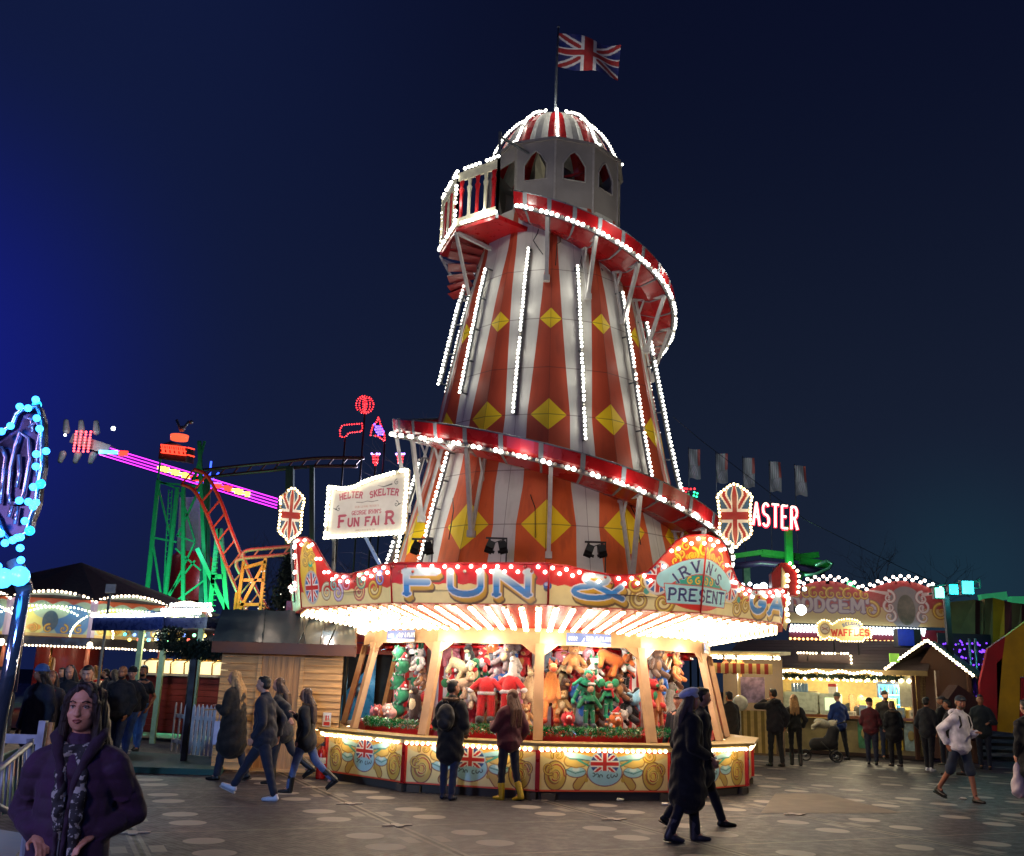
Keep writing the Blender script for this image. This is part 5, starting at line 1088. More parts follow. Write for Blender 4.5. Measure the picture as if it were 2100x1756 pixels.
A.fill(A.ell(Wb * .25, .45, .55, .45), (.62, .62, .22)); A.fill(A.ell(Wb * .75, .45, .5, .5), (.06, .18, .50)); A.fill(A.ell(Wb * .5, .75, .5, .25), (.35, .50, .48)); A.fill(A.ell(Wb * .5, .45, .22, .3), (.05, .10, .18)); A.fill(A.ell(Wb * .32, .25, .2, .1), (.65, .32, .05))
A.fill(A.line([(0, 1.02)] + [(Wb * k / 16, 1.02 + .10 * abs(math.sin(k * PI / 4))) for k in range(17)], .16), (.42, .08, .04)); A.fill(A.line([(0, .03), (Wb, .03)], .12), (.5, .35, .15)); A.fill(A.line([(0, 0), (0, 1.3)], .22), (.30, .25, .48)); A.fill(A.line([(Wb, 0), (Wb, 1.3)], .22), (.30, .25, .48))
for k in range(5): A.scroll(.3 + .42 * k, .22, .13, R(80), 1.3, (-1) ** k, wd=.4)
def ct(x): return 1.02 + .26 * math.sin(PI * x / Wb) ** .7
keep = A.Y - .01 < ct(0) + .26 * np.sin(PI * A.X / Wb) ** .7
me = A.mesh('rounding_board', lambda x, y: Vector((x - Wb / 2, 0, min(y, ct(min(max(x, 0), Wb))))), keep)
lm = glow('carousel_bulb', (1., .80, .55), 6., False); lm2 = glow('carousel_arc_bulb', (.95, 1., .62), 6., False)
for k in range(NS):
    a = 15 + 30 * k; P0, Q0 = pol(a - 15, CRR, 2.62), pol(a + 15, CRR, 2.62); mid = (P0 + Q0) / 2; rz = R(a)
    o = link(bpy.data.objects.new('rounding_board', me)); o.location = mid; o.rotation_euler = (0, 0, rz); o.parent = car
    if not (a < 110 or a > 250): continue
    un = (Q0 - P0).normalized(); nn_ = pol(a, 1, 0)
    bulbs('bulb_row', [mid + un * x + nn_ * .06 + Vector((0, 0, ct(x + Wb / 2) + .04)) for x in np.arange(-Wb / 2, Wb / 2, .125)], .042, lm, car)
    bulbs('bulb_row', [mid + un * x + nn_ * .06 + Vector((0, 0, -.28)) for x in np.arange(-Wb / 2, Wb / 2, .10)], .034, lm, car)
    for sg in (-1, 1): bulbs('bulb_row', [mid + un * (sg * Wb * .5 * math.cos(t) * 1.3 + sg * .3) + nn_ * .12 + Vector((0, 0, .02 + .85 * math.sin(t))) for t in np.arange(.0, PI * .75, .075)], .032, lm2, car)
    pb = MB(); pb.box((0, 0, 0), (Wb, .10, .26)); ho = pb.build('lower_cornice', mat('cornice_dark', '#1a1620', .4), car); ho.location = mid + Vector((0, 0, -.15)); ho.rotation_euler = (0, 0, rz)
    ps = MB(); ps.tube([pol(a - 15, CRR - .1, .42), pol(a - 15, CRR - .1, 2.55)], .07, 8); ps.build('post', mat('salmon_post', '#b06048', .4), car)
    b = MB(); b.ball(pol(a - 15, CRR + .12, 2.42), .085, 0, 2); b.build('globe_lamp', glow('globe_lamp', (1, .86, .6), 4., False), car)
for a in (-60, -25, 5, 35, 60): lamp(pol(a, CRR + .7, 2.9), 36, (1, .82, .5), .1, parent=car)
for a in (-40, 0, 40): lamp(pol(a, 3.0, 2.4), 30, (1, .6, .42), .1, parent=car)
def horse(b):
    b.cap((-.35, 0, .0), (.30, 0, .05), .20, .19, 12); b.cap((.32, 0, .12), (.58, 0, .50), .13, .085, 12); b.cap((.58, 0, .54), (.82, 0, .38), .085, .05, 12); b.cap((.56, .04, .62), (.54, .05, .72), .03, .01, 6); b.cap((.56, -.04, .62), (.54, -.05, .72), .03, .01, 6)
    for s in (-1, 1):
        b.cap((.28, s * .09, -.05), (.52, s * .10, -.28), .075, .05, 8); b.cap((.52, s * .10, -.28), (.36, s * .10, -.48), .045, .03, 8); b.cap((-.38, s * .09, -.05), (-.30, s * .10, -.32), .09, .055, 8); b.cap((-.30, s * .10, -.32), (-.56, s * .10, -.55), .05, .03, 8)
hb = MB(); horse(hb); hme = remesh(hb, .03, 'horse_body', mat('horse_cream', '#b8a48c', .3))
for k, (a, z, lab) in enumerate(((-28, 1.35, 'cream carousel horse behind the bobble capped visitor'), (-6, 1.15, 'cream carousel horse behind the dark haired visitors'), (16, 1.4, 'cream carousel horse rising behind the middle post'), (38, 1.2, 'cream carousel horse near the kiosk end of the ride'))):
    t = thing('carousel_horse', lab, 'carousel horse', Vector((cx_, cy_, z)) + pol(a, 3.8, 0), R(a + 90), 'carousel horses'); ob('body', hme, t); b = MB(); b.tube([(0, 0, -.95), (0, 0, 1.2)], .03, 8); b.build('brass_pole', mat('brass', '#a87a2c', .25, .9), t)
    b = MB(); b.ball((-.02, 0, .17), (.18, .19, .07), 0, 2); b.build('saddle', red, t); b = MB(); b.cap((-.52, 0, .05), (-.72, 0, -.25), .05, .02, 8); b.build('tail', mat('tail_gold', '#8a6a30', .6), t); b = MB(); b.cap((.30, 0, .28), (.52, 0, .60), .05, .04, 8); b.build('mane', mat('tail_gold', 0), t)
# sign panel on a pole
t0 = at(216, 1290, 27.5); t = thing('pole_sign', 'blank pale square panel on a thin pole in front of the carousel roof', 'sign', (t0.x, t0.y, 0)); hgt = at(217, 1207, 27.5).z; b = MB(); b.tube([(0, 0, 0), (0, 0, hgt - .15)], .035, 6); b.build('pole', grey, t); b = MB(); b.box((0, 0, hgt), (.27, .05, .24)); b.build('panel', mat('panel_pale', '#8a8a92', .5), t)
# ---------------- kiosk with glass counter
k0, k1 = at(252, 1400, 27.), at(452, 1400, 25.5); k0.z = k1.z = 0; u, n, L = frame_of(k0, k1); kio = thing('food_kiosk', 'long red boarded kiosk with lit glass counter, coloured bulbs and pale green posts', 'kiosk', k0)
def T(a, b, z): return u * a - n * b + Vector((0, 0, z))
def slab(mb, a0, a1, b0, b1, z0, z1, i=0): mb.prism([T(a0, b0, z0), T(a1, b0, z0), T(a1, b1, z0), T(a0, b1, z0)], (0, 0, z1 - z0), i)
b = MB()
for k in range(9): slab(b, 0, L, 0, .1, .25 + k * .15, .25 + k * .15 + .14)
slab(b, 0, L, .1, 1.2, .2, 1.5); b.build('counter_front', mat('brick_red_boards', '#6a1c14', .6, scale=3, var=.25), kio)
b = MB(); slab(b, 0, L, -.1, .5, 1.62, 1.67); b.build('counter_top', mat('counter_pale', '#a09080', .4), kio); b = MB(); slab(b, .3, L - .2, .15, .45, 1.68, 2.0); b.build('glass_display', glow('lit_display', (1, .80, .42), .9, False), kio)
for k in range(6): b = MB(); c0 = .6 + k * (L - 1) / 5; b.tube([T(c0, .1, 1.67), T(c0, .08, 1.95), T(c0 + .15, .1, 2.03), T(c0 + .3, .3, 2.04)], .02, 6); b.build('glass_frame', mat('brass', 0), kio)
b = MB(); slab(b, 0, L, 2.0, 2.1, .2, 2.9); b.build('back_wall', mat('kiosk_dark', '#2a1512', .7), kio)
b = MB(); slab(b, -.4, L + .1, -.8, 1.0, 2.78, 3.05); b.build('canopy', mat('canopy_navy', '#161a38', .35), kio); b = MB(); b.prism([T(-.4, -.85, 2.70), T(L * .62, -.85, 2.72), T(L * .62, -.85, 3.2), T(-.4, -.85, 3.02)], n * .05); b.build('canopy_board', mat('canopy_blue', '#16204a', .3), kio)
bulbs('bulb_row', [T(a, -.95, 3.08 + .10 * max(0, (a - 1.2) / L)) for a in np.arange(-.4, L, .07)], .045, glow('led_white', (.85, .95, 1.), 6., False), kio); bulbs('bulb_row', [T(a, -.95, 3.22) for a in np.arange(L * .62, L + .4, .08)] + [T(a, -.93, 3.35) for a in np.arange(L * .7, L + .3, .09)], .045, glow('led_white', 0, 0), kio)
for j, cc in enumerate(((.1, .9, .9), (1, .8, .2), (.2, .35, 1), (1, .15, .1), (.3, 1, .5))): bulbs('bulb_row', [T(.4 + .17 * (5 * k + j), -.5, 2.62 - .12 * ((k + j) % 2)) for k in range(4)], .045, glow('party_bulb_%d' % j, cc, 3., False), kio)
for k, a_ in enumerate((1.2, 2.0, L - .15)): b = MB(); b.beam(T(a_, -.7, 0), T(a_, -.7, 2.8), .12); b.build('post', mat('sage_post', '#7c9474', .5), kio)
for v_ in (T(1.5, -.4, 2.4), T(3.2, -.4, 2.4)): lamp(k0 + v_, 32, (1, .82, .5), .1)
lamp(k0 + T(L * .8, -2.2, 2.9), 70, (.62, .82, 1), .1)
# ---------------- roller coaster and spinning arm in the distance
gm = mat('coaster_green', '#0f5e42', .5); ym = mat('coaster_olive', '#8a8a30', .5); rm = mat('track_red', '#b02a22', .4)
def Pq(x, y, Y): return at(x, y, Y)
ct_ = thing('coaster_tower', 'tall green lattice support tower of the roller coaster with red lit sign box', 'support tower', at(360, 1100, 48)); ct_.location.z = 0; O = Vector(ct_.location)
def bm2(mb, x0, y0, x1, y1, w_=.16, Y=48, i=0, Y2=None): mb.beam(Pq(x0, y0, Y) - O, Pq(x1, y1, Y2 or Y) - O, w_ * .78, w_ * .78, i)
b = MB()
for (x0, y0, x1, y1) in ((325, 985, 298, 1250), (364, 1000, 335, 1260), (412, 985, 425, 1265), (376, 1000, 376, 1260)): bm2(b, x0, y0, x1, y1, .22)
bm2(b, 420, 905, 398, 985, .14); bm2(b, 332, 915, 324, 985, .10); bm2(b, 409, 905, 412, 985, .22)
b.build('leg', gm, ct_); b = MB()
for (x0, y0, x1, y1) in ((323, 990, 410, 998), (310, 1102, 362, 1112), (362, 1098, 400, 1112), (325, 1000, 352, 1110), (364, 1100, 410, 1000), (312, 1105, 335, 1250), (400, 1112, 340, 1240), (360, 1125, 412, 1170), (300, 1245, 410, 1262), (322, 985, 362, 1002), (352, 1110, 338, 1180), (370, 1010, 400, 1110), (338, 1250, 420, 1190), (345, 1220, 400, 1150)): bm2(b, x0, y0, x1, y1, .11)
b.build('bracing', gm, ct_); b = MB()
for k in range(22): y = 1010 + k * 11; bm2(b, 338 + (y - 1010) * -.05 + 8, y, 345 + (y - 1010) * -.05 + 8, y, .05)
bm2(b, 346, 1005, 334, 1250, .06); bm2(b, 353, 1005, 341, 1250, .06); b.build('ladder', gm, ct_)
b = MB(); c0 = Pq(347, 922, 48) - O; b.prism([Pq(328, 912, 46.5) - O, Pq(383, 918, 46.5) - O, Pq(400, 925, 50) - O, Pq(350, 905, 50) - O], (0, 0, -.7)); b.build('sign_box', mat('sign_dark_red', '#3a0a08', .5), ct_)
rl = glow('red_led', (1, .04, .02), 3.2, False); b = MB()
for k in range(11): x = 331 + k * 4.6; b.beam(Pq(x, 913 + k * .6, 46.4) - O, Pq(x + (1 if k % 2 else 3), 927 + k * .6, 46.4) - O, .07, .05)
for y in (912, 920, 928): b.beam(Pq(330, y, 46.4) - O, Pq(382, y + 6, 46.4) - O, .08, .04)
for y in (914, 929): b.beam(Pq(385, y + 4, 46.4) - O, Pq(399, y + 8, 46.6) - O, .08, .04)
b.build('sign_lights', rl, ct_); b = MB(); q_ = Pq(368, 897, 48) - O; b.lathe([(.0, -.15), (.42, -.15), (.45, .1), (.0, .2)], 14, 0, q_); b.build('beacon', glow('beacon_red', (1, .12, .05), 1.4, False), ct_); b = MB(); b.ball(q_ + Vector((.1, 0, .45)), .16, 0, 2); b.tube([q_ + Vector((.05, 0, .3)), q_ + Vector((-.25, 0, .9))], .07, 6); b.tube([q_ + Vector((.05, 0, .3)), q_ + Vector((.4, 0, .85))], .07, 6); b.ball(q_ + Vector((.5, 0, .8)), .12, 0, 1); b.build('finial_figure', steel, ct_)
lamp(Pq(350, 1235, 46), 620, (.10, .95, .55), .3); lamp(Pq(380, 1120, 45.5), 260, (.1, .9, .7), .3); lamp(Pq(436, 1215, 45), 900, (.05, 1, .3), .3)
t = thing('coaster_support', 'bright green lit A shaped coaster support right of the tall lattice tower', 'support frame', at(440, 1200, 47)); t.location.z = 0; O = Vector(t.location); b = MB()
for (x0, y0, x1, y1) in ((448, 1085, 430, 1262), (452, 1085, 468, 1268), (405, 1125, 470, 1262), (436, 1183, 458, 1183)): bm2(b, x0, y0, x1, y1, .26, 47)
b.build('frame', gm, t); b = MB()
for k in range(14): y = 1110 + 11 * k; bm2(b, 440 - (y - 1110) * .05, y, 449 - (y - 1110) * .05, y, .05, 46.8)
b.build('ladder', gm, t)
t = thing('coaster_support', 'olive coaster support frame with ladder at the foot of the red track', 'support frame', at(510, 1200, 45)); t.location.z = 0; O = Vector(t.location); b = MB()
for (x0, y0, x1, y1) in ((500, 1152, 484, 1270), (545, 1145, 532, 1268), (500, 1165, 546, 1152), (492, 1240, 535, 1240), (492, 1250, 540, 1160), (500, 1190, 542, 1190), (486, 1215, 480, 1270)): bm2(b, x0, y0, x1, y1, .17, 45)
b.build('frame', ym, t); b = MB()
for k in range(14): y = 1158 + 8 * k; bm2(b, 538, y, 544, y, .05, 44.9)
b.build('ladder', ym, t); lamp(Pq(512, 1235, 43.5), 60, (1, .92, .35), .3)
def track(label, pts, Y, gauge=.5, m=None, tie=.7, Ys=None):
    C_ = [at(x, y, (Ys[k] if Ys else Y)) for k, (x, y) in enumerate(pts)]; O = Vector((C_[0].x, C_[0].y, 0)); t = thing('coaster_track', label, 'coaster track', O)
    dense = []
    for k in range(len(C_) - 1):
        p0, p1, p2, p3 = C_[max(k - 1, 0)], C_[k], C_[k + 1], C_[min(k + 2, len(C_) - 1)]
        for q in range(6): s_ = q / 6; dense.append(.5 * ((2 * p1) + (p2 - p0) * s_ + (2 * p0 - 5 * p1 + 4 * p2 - p3) * s_ * s_ + (3 * p1 - p0 - 3 * p2 + p3) * s_ ** 3) - O)
    dense.append(C_[-1] - O)
    for sg in (-1, 1): b = MB(); b.tube([v + Vector((sg * gauge * .35, 0, sg * gauge * .5)) for v in dense], .09, 6); b.build('rail', m or rm, t)
    b = MB()
    for v in along(dense, tie): b.beam(v + Vector((-gauge * .35, 0, -gauge * .5)), v + Vector((gauge * .35, 0, gauge * .5)), .07)
    b.build('cross_tie', m or rm, t); return t
track('red coaster track plunging from the green tower to the ground', [(385, 978), (412, 992), (440, 1045), (462, 1105), (490, 1175), (512, 1225), (538, 1268)], 46.5, .75)
track('dull red coaster track running level to the right at tower height', [(400, 974), (470, 966), (560, 957), (650, 948), (740, 948)], 50, .45, mat('track_dull', '#3a181c', .5))
track('pink lit curl of coaster track above the olive support', [(500, 1168), (492, 1150), (500, 1138), (545, 1133), (600, 1128), (640, 1124)], 46, .4, mat('track_pink', '#9a4a48', .5)); track('red track just above the hut roof', [(540, 1270), (570, 1262), (610, 1262), (660, 1272)], 40, .3)
lamp(Pq(455, 1090, 44.5), 200, (1, .20, .18), .3); lamp(Pq(500, 1195, 44), 200, (1, .25, .2), .3); lamp(Pq(545, 1120, 44), 60, (1, .5, .45), .3)
t = thing('coaster_column', 'dark teal twin column carrying the level coaster track', 'support column', at(598, 1000, 50)); t.location.z = 0; O = Vector(t.location); b = MB(); bm2(b, 595, 958, 592, 1270, .5, 50); bm2(b, 640, 955, 640, 1270, .3, 50); bm2(b, 570, 960, 630, 958, .2, 50); b.build('column', mat('deep_teal', '#0c2a2c', .6), t)
t = thing('coaster_column', 'dark teal column between the lattice tower and red track', 'support column', at(425, 1100, 49)); t.location.z = 0; O = Vector(t.location); b = MB(); bm2(b, 424, 975, 412, 1270, .30, 49); bm2(b, 428, 975, 428, 1270, .18, 49); bm2(b, 416, 1100, 428, 1105, .1, 49); b.build('column', mat('deep_teal', 0), t)
# swinging arm
Y = 58; c0, c1 = at(176, 916, Y), at(572, 1036, Y); arm = thing('swing_arm_ride', 'long purple lit swinging arm ride with passenger gondola at its raised left end', 'fairground ride', at(400, 1180, Y)); arm.location.z = 0; O = Vector(arm.location)
b = MB(); b.beam(c0.lerp(c1, .08) - O, c1 - O, .6, .55); b.build('arm_beam', mat('arm_grey', '#3b3444', .5), arm)
mg = glow('magenta_led', (.72, .03, 1.), 3.4, False)
for dz in (-.27, -.09, .10, .29): b = MB(); b.beam(c0.lerp(c1, .09) - O + Vector((0, -.45, dz)), c1 - O + Vector((0, -.45, dz)), .05, .055); b.build('led_line', mg, arm)
yl = [glow('yellow_led', (1, .75, .1), 3., False), rl, mg]
for k in range(26):
    if 13 <= k <= 15: continue
    f = .40 + .018 * k; p_ = c0.lerp(c1, f) - O + Vector((0, -.5, .02)); b = MB(); b.box(p_, (.28, .04, .30 if k % 3 else .16)); b.build('lit_letter', yl[0] if (k < 9 or k > 20) else yl[1], arm)
bl = glow('star_blue', (.03, .08, 1.), 4., False); hub = c0.lerp(c1, .655) - O; b = MB()
for k in range(8): a = k * PI / 4; b.beam(hub + Vector((0, -.6, 0)), hub + Vector((.75 * math.cos(a), -.6, (1.3 if k % 2 == 0 else .9) * math.sin(a))), .10, .05)
b.build('hub_star', bl, arm)
b = MB(); b.beam(hub + Vector((-1.2, .6, -.8)), at(386, 1215, Y + .6) - O, 1.3, 1.2); b.build('pylon', mat('pylon_grey', '#8f8d95', .5), arm); b = MB(); b.lathe([(1.3, 0), (1.3, 2.4), (.9, 2.8)], 16, 0, (at(386, 1215, Y) - O) * 1.0 - Vector((0, 0, .5))); b.build('pylon_base', red, arm)
g0 = at(172, 914, Y) - O; b = MB(); b.box(g0 + Vector((.6, 0, 0)), (2.4, 1.2, .6), 0, Matrix.Rotation(R(16), 3, 'Y')); b.build('gondola_frame', mat('gondola_grey', '#6a7078', .4), arm)
for k in range(6): b = MB(); s_ = g0 + Vector((-.9 + .9 * (k % 3), -.6, .75 if k < 3 else -.7)); b.cap(s_, s_ + Vector((-.1, 0, .55 if k < 3 else -.4)), .22, .16, 8); b.build('seat', mat('gondola_seat', '#7f8890', .3), arm)
bulbs('bulb_row', [g0 + Vector((-.15 + .28 * i, -.9, -.55 + .17 * j)) for i in range(4) for j in range(8)], .075, glow('gondola_red', (1, .08, .10), 4., False), arm); b = MB(); b.ball(g0 + Vector((2.0, -.9, .9)), .13, 0, 2); b.ball(g0 + Vector((-.8, -.9, .4)), .09); b.build('white_lamp', glow('led_white', 0, 0), arm); b = MB(); b.box(g0 + Vector((1.9, -.9, -.55)), (1.1, .1, .2)); b.build('cyan_light', glow('cyan_led', (.1, .7, 1), 3., False), arm); b = MB(); b.box(g0 + Vector((2.8, -.9, -.6)), (.5, .1, .3)); b.build('red_light', rl, arm)
lamp(g0 + O + Vector((.5, -2.5, 0)), 120, (1, .9, .95), .2)
# lit neon outlines in front of the trees
def neon(name, label, cat, lines, Y, m, r=.045, step=.13, pole=True, back=None):
    cs = [at(x, y, Y) for ln in lines for x, y in ln]; O = sum(cs, Vector()) / len(cs); t = thing(name, label, cat, O, 0, None)
    for ln in lines: pts = [at(x, y, Y) - O for x, y in ln]; fr = MB(); fr.tube(pts, .025, 5); fo2 = fr.build('wire_outline', dark, t); bulbs('bulb_row', along(pts, step), r, m, fo2)
    if pole: pm = MB(); low = min(cs, key=lambda v: v.z); pm.tube([low - O, Vector((low.x - O.x, 0, -O.z))], .05, 6); pm.build('pole', dark, t)
    return t
rb = glow('neon_red_bulb', (1, .03, .04), 4., False); ub = glow('neon_blue_bulb', (.15, .08, 1), 4., False)
neon('light_ball', 'round ball of red fairy lights on a pole above the left trees', 'light decoration', [[(748 + 18 * math.cos(t) * w_, 830 + 18 * math.sin(t)) for t in np.linspace(0, 2 * PI, 25)] for w_ in (1, .62, .22, -.01)], 50, rb, .04)
neon('light_figure', 'red fairy light outline of a sausage shape below the light ball', 'light decoration', [[(697, 882), (700, 874), (710, 871), (742, 869), (744, 876), (741, 885), (715, 888), (708, 897), (698, 896), (697, 882)]], 50, rb, .04)
t = neon('light_figure', 'red and violet fairy light star figure right of the sausage outline', 'light decoration', [[(760, 892), (764, 874), (772, 866), (776, 856), (781, 872), (788, 890), (789, 905), (776, 895), (760, 892)]], 50, rb, .045); O = Vector(t.location); bulbs('bulb_row', [at(768 + (k * 7) % 13 + k * .25, 870 + (k * 5) % 16 + k * .3, 50) - O for k in range(34)], .06, ub, t)
for k, (x, lab) in enumerate(((770, 'left of two red torch shaped lights topped with violet sparks'), (821, 'right of two red torch shaped lights topped with violet sparks'))):
    t = neon('torch_light', lab, 'light decoration', [[(x - 5, 936), (x - 3, 952)], [(x, 936), (x, 955)], [(x + 5, 936), (x + 3, 952)]], 50, rb, .055, .16); O = Vector(t.location); bulbs('bulb_row', [at(x + q, 931, 50) - O for q in (-8, -3, 3, 8)], .06, glow('violet_spark', (.5, .3, 1), 4., False), t)
t = thing('fir_tree', 'dark fir tree strung with dim sparkling lights left of the stall fascia', 'tree', at(600, 1190, 33)); t.location.z = 0; b = MB(); b.tube([(0, 0, 0), (0, 0, 5.5)], [.18, .04], 8); b.build('trunk', mat('bark_dark', '#1a130f', .9), t); b = MB()
for k in range(14): z = 1.5 + .30 * k; w_ = 1.5 - .085 * k; clump(b, (0, 0, z), (w_, w_, .32), 420, 40 + k, .13)
b.build('crown', mat('fir_dark', '#0b1c18', .8), t); random.seed(9); bulbs('bulb_row', [Vector((random.uniform(-1.3, 1.3), -1.1 + random.uniform(-.3, .3), random.uniform(1.8, 5.0))) for k in range(70)], .022, glow('fairy_dim', (.9, .85, .7), 1.2, False), t)
# bare winter trees
def bare_tree(label, x, y, Y, hgt, seed, col='#2a2430', name='bare_tree'):
    random.seed(seed); g0 = at(x, y, Y); t = thing(name, label, 'tree', (g0.x, g0.y, 0)); tr_, br_ = MB(), MB()
    def grow(p, d, L, r, lev):
        q = p; pts = [p]; n = 4
        for k in range(n): d = (d + Vector((random.gauss(0, .16), random.gauss(0, .16), random.gauss(.03, .10)))).normalized(); q = q + d * L / n; pts.append(q)
        (tr_ if lev == 0 else br_).tube(pts, [r * (1 - .16 * k) for k in range(n + 1)], 5 if lev < 2 else 3, cap=False)
        if lev < 5:
            for k in range(3 if lev < 4 else 4):
                s_ = pts[random.choice((2, 3, 4))] if k else pts[4]; nd = (d + Vector((random.gauss(0, .62), random.gauss(0, .62), random.gauss(.05, .35)))).normalized(); grow(s_, nd, L * random.uniform(.62, .82), r * .52, lev + 1)
    grow(Vector((0, 0, 0)), Vector((random.gauss(0, .05), 0, 1)), hgt * .30, hgt * .016, 0)
    m_ = mat('bark_night' + col, col, .9); tr_.build('trunk', m_, t); br_.build('crown', m_, t)
for a in (('tall bare tree behind the neon ball, branches reaching the tower', 800, 1000, 62, 19, 2), ('bare tree left of the light ball outline', 690, 1000, 64, 15, 5), ('bare tree rising between the tower and the coaster track', 880, 1000, 66, 18.5, 8), ('faint bare tree far right beyond the waffle hut', 1775, 1100, 60, 12.5, 11), ('faint bare tree behind the green coaster end at right', 1890, 1100, 62, 10, 13), ('faint low bare tree left of the coaster letters', 1450, 1100, 66, 11, 17), ('bare tree half hidden behind the fir by the level track', 600, 1000, 66, 14, 23)): bare_tree(*a)
lamp(at(790, 1000, 52), 2600, (.75, .7, .9), .5); lamp(at(1800, 1150, 52), 260, (.7, .9, .9), .5)
# ---------------- blue bulb board on its chrome pole, close on the left
Y = 3.4; O0 = at(25, 1200, Y); bb = thing('bulb_board', 'tall chrome scrollwork board ringed with ice blue bulbs on a chrome pole', 'ride decoration', (O0.x, O0.y, 0)); O = Vector(bb.location)
def Z(x, y): return at(x * .2769, y * .2769 + 763.9, Y) - O
ol = [(-60, 520), (60, 430), (110, 400), (140, 320), (180, 285), (240, 280), (300, 260), (330, 370), (330, 560), (330, 700), (300, 850), (290, 960), (240, 1100), (220, 1190), (160, 1230), (90, 1250), (40, 1190), (0, 1090), (-60, 1000)]
b = MB(); b.prism([Z(*p_) for p_ in ol], (.0, .03, 0)); b.build('board', mat('chrome_violet', '#2c2748', .22, .8, var=.3, scale=5), bb)
b = MB(); b.tube([Z(*p_) + Vector((0, -.02, 0)) for p_ in ol], .010, 8, closed=True); b.build('chrome_edge', mat('chrome_edge', '#8fb4d8', .15, .9), bb)
for ln in ([(95, 980), (80, 900), (95, 720), (130, 560), (165, 450), (230, 500), (240, 650), (215, 780), (195, 900), (165, 970), (95, 980)], [(230, 420), (290, 380), (320, 430), (290, 600), (290, 780)], [(30, 560), (60, 640), (40, 800), (20, 980)], [(160, 620), (160, 760), (140, 860)], [(200, 340), (250, 360), (260, 450)], [(110, 1000), (85, 1080)], [(150, 1000), (130, 1130)]):
    b = MB(); b.tube([Z(*p_) + Vector((0, -.02, 0)) for p_ in ln], .007, 6); b.build('scroll', mat('scroll_copper', '#a88a9c', .25, .8), bb)
BP = [(325, 240), (265, 295), (205, 290), (330, 370), (347, 447), (140, 430), (68, 468), (0, 560), (398, 616), (326, 632), (325, 724), (0, 720), (305, 872), (320, 985), (275, 985), (305, 1020), (245, 1122), (20, 1125), (65, 1210), (100, 1280), (150, 1262), (190, 1245), (215, 1235), (210, 1320), (215, 1405), (50, 1450), (10, 1500), (207, 975)]
bulbs('bulb', [Z(*p_) + Vector((0, -.06, 0)) for p_ in BP], .0130, b_blue, bb, 2); bulbs('bulb', [Z(350, 850) + Vector((0, -.05, 0)), Z(270, 1190) + Vector((0, -.05, 0)), Z(275, 235)], .0165, glow('deep_cyan_bulb', (.02, .5, 1.), 2.5, False), bb, 2)
bulbs('bulb', [Z(110, 1535) + Vector((0, -.08, 0)), Z(230, 1520) + Vector((0, -.08, 0))], .034, b_blue, bb, 2)
b = MB(); pt = at(52, 1195, Y) - O; pb_ = at(-22, 1600, Y) - O; b.tube([pt, (pt + pb_) / 2, Vector((pb_.x - .05, 0, 0))], .023, 16); b.build('pole', mat('chrome_pole', '#9aa4b4', .12, .95), bb); b = MB(); b.tube([at(22, 1215, Y) - O + Vector((0, .1, 0)), at(-6, 1420, Y) - O + Vector((0, .1, 0))], .016, 12); b.build('brace_pole', mat('chrome_pole', 0), bb); b = MB(); b.tube([at(30, 1150, Y) - O, at(52, 1215, Y) - O], .027, 10); b.build('bracket', steel, bb)
for v_, e_ in ((Z(320, 700) + Vector((.1, -.25, 0)), 6), (Z(170, 1500) + Vector((.1, -.3, 0)), 14)): lamp(O + v_, e_, (.14, .32, 1.), .05)
for l_, e_ in (((-3.0, -.6, 2.8), 330), ): lamp(l_, e_, (.86, .68, 1.), .5)  # added unseen lamp lighting the near woman and those around her
lamp((-9, -1.5, 4.5), 1500, (.36, .42, 1.), .6)  # added unseen blue fill on the walkers and the ground
lamp((-7.5, 1.0, 4.2), 2600, (.35, .62, 1.), .25, 'SPOT', (Vector((-5.6, 21, .8)) - Vector((-7.5, 1.0, 4.2))).to_track_quat('-Z', 'Y').to_euler(), R(44))      # added unseen spot on fence and hut, as if from that ride at left
# crowd barrier at the left edge
Y = 5.0; t = thing('crowd_barrier', 'pale metal crowd barrier with green and orange panel at the lower left edge', 'barrier', at(40, 1600, Y * 1.28)); t.location.z = 0; O = Vector(t.location)
def Q(x, y, Y_=Y): return at(x, y, Y_ * 1.28) - O
b = MB(); b.tube([Q(62, 1515), Q(56, 1700), Q(50, 1800)], .022, 8); b.tube([Q(8, 1470, 4.4), Q(-20, 1700, 4.4)], .022, 8); b.tube([Q(62, 1525), Q(20, 1560, 4.5), Q(-30, 1600, 4.0)], .016, 8); b.tube([Q(56, 1685), Q(-30, 1640, 4.1)], .018, 8); b.build('frame', mat('barrier_pale', '#9aa6b4', .4, .4), t)
for k in range(9): b = MB(); f = k / 8.5; b.tube([Q(60, 1530).lerp(Q(-20, 1590, 4.1), f), Q(55, 1680).lerp(Q(-30, 1640, 4.1), f)], .008, 6); b.build('bar', mat('barrier_pale', 0), t)
b = MB(); b.prism([Q(8, 1545, 4.55), Q(36, 1535, 4.8), Q(30, 1660, 4.8), Q(4, 1672, 4.55)], (0, .01, 0)); b.build('green_panel', mat('panel_green', '#118a68', .4), t); b = MB(); b.prism([Q(20, 1560, 4.6), Q(34, 1545, 4.75), Q(31, 1590, 4.75), Q(18, 1600, 4.6)], (0, -.012, 0)); b.build('orange_card', mat('card_orange', '#b86a50', .5), t)
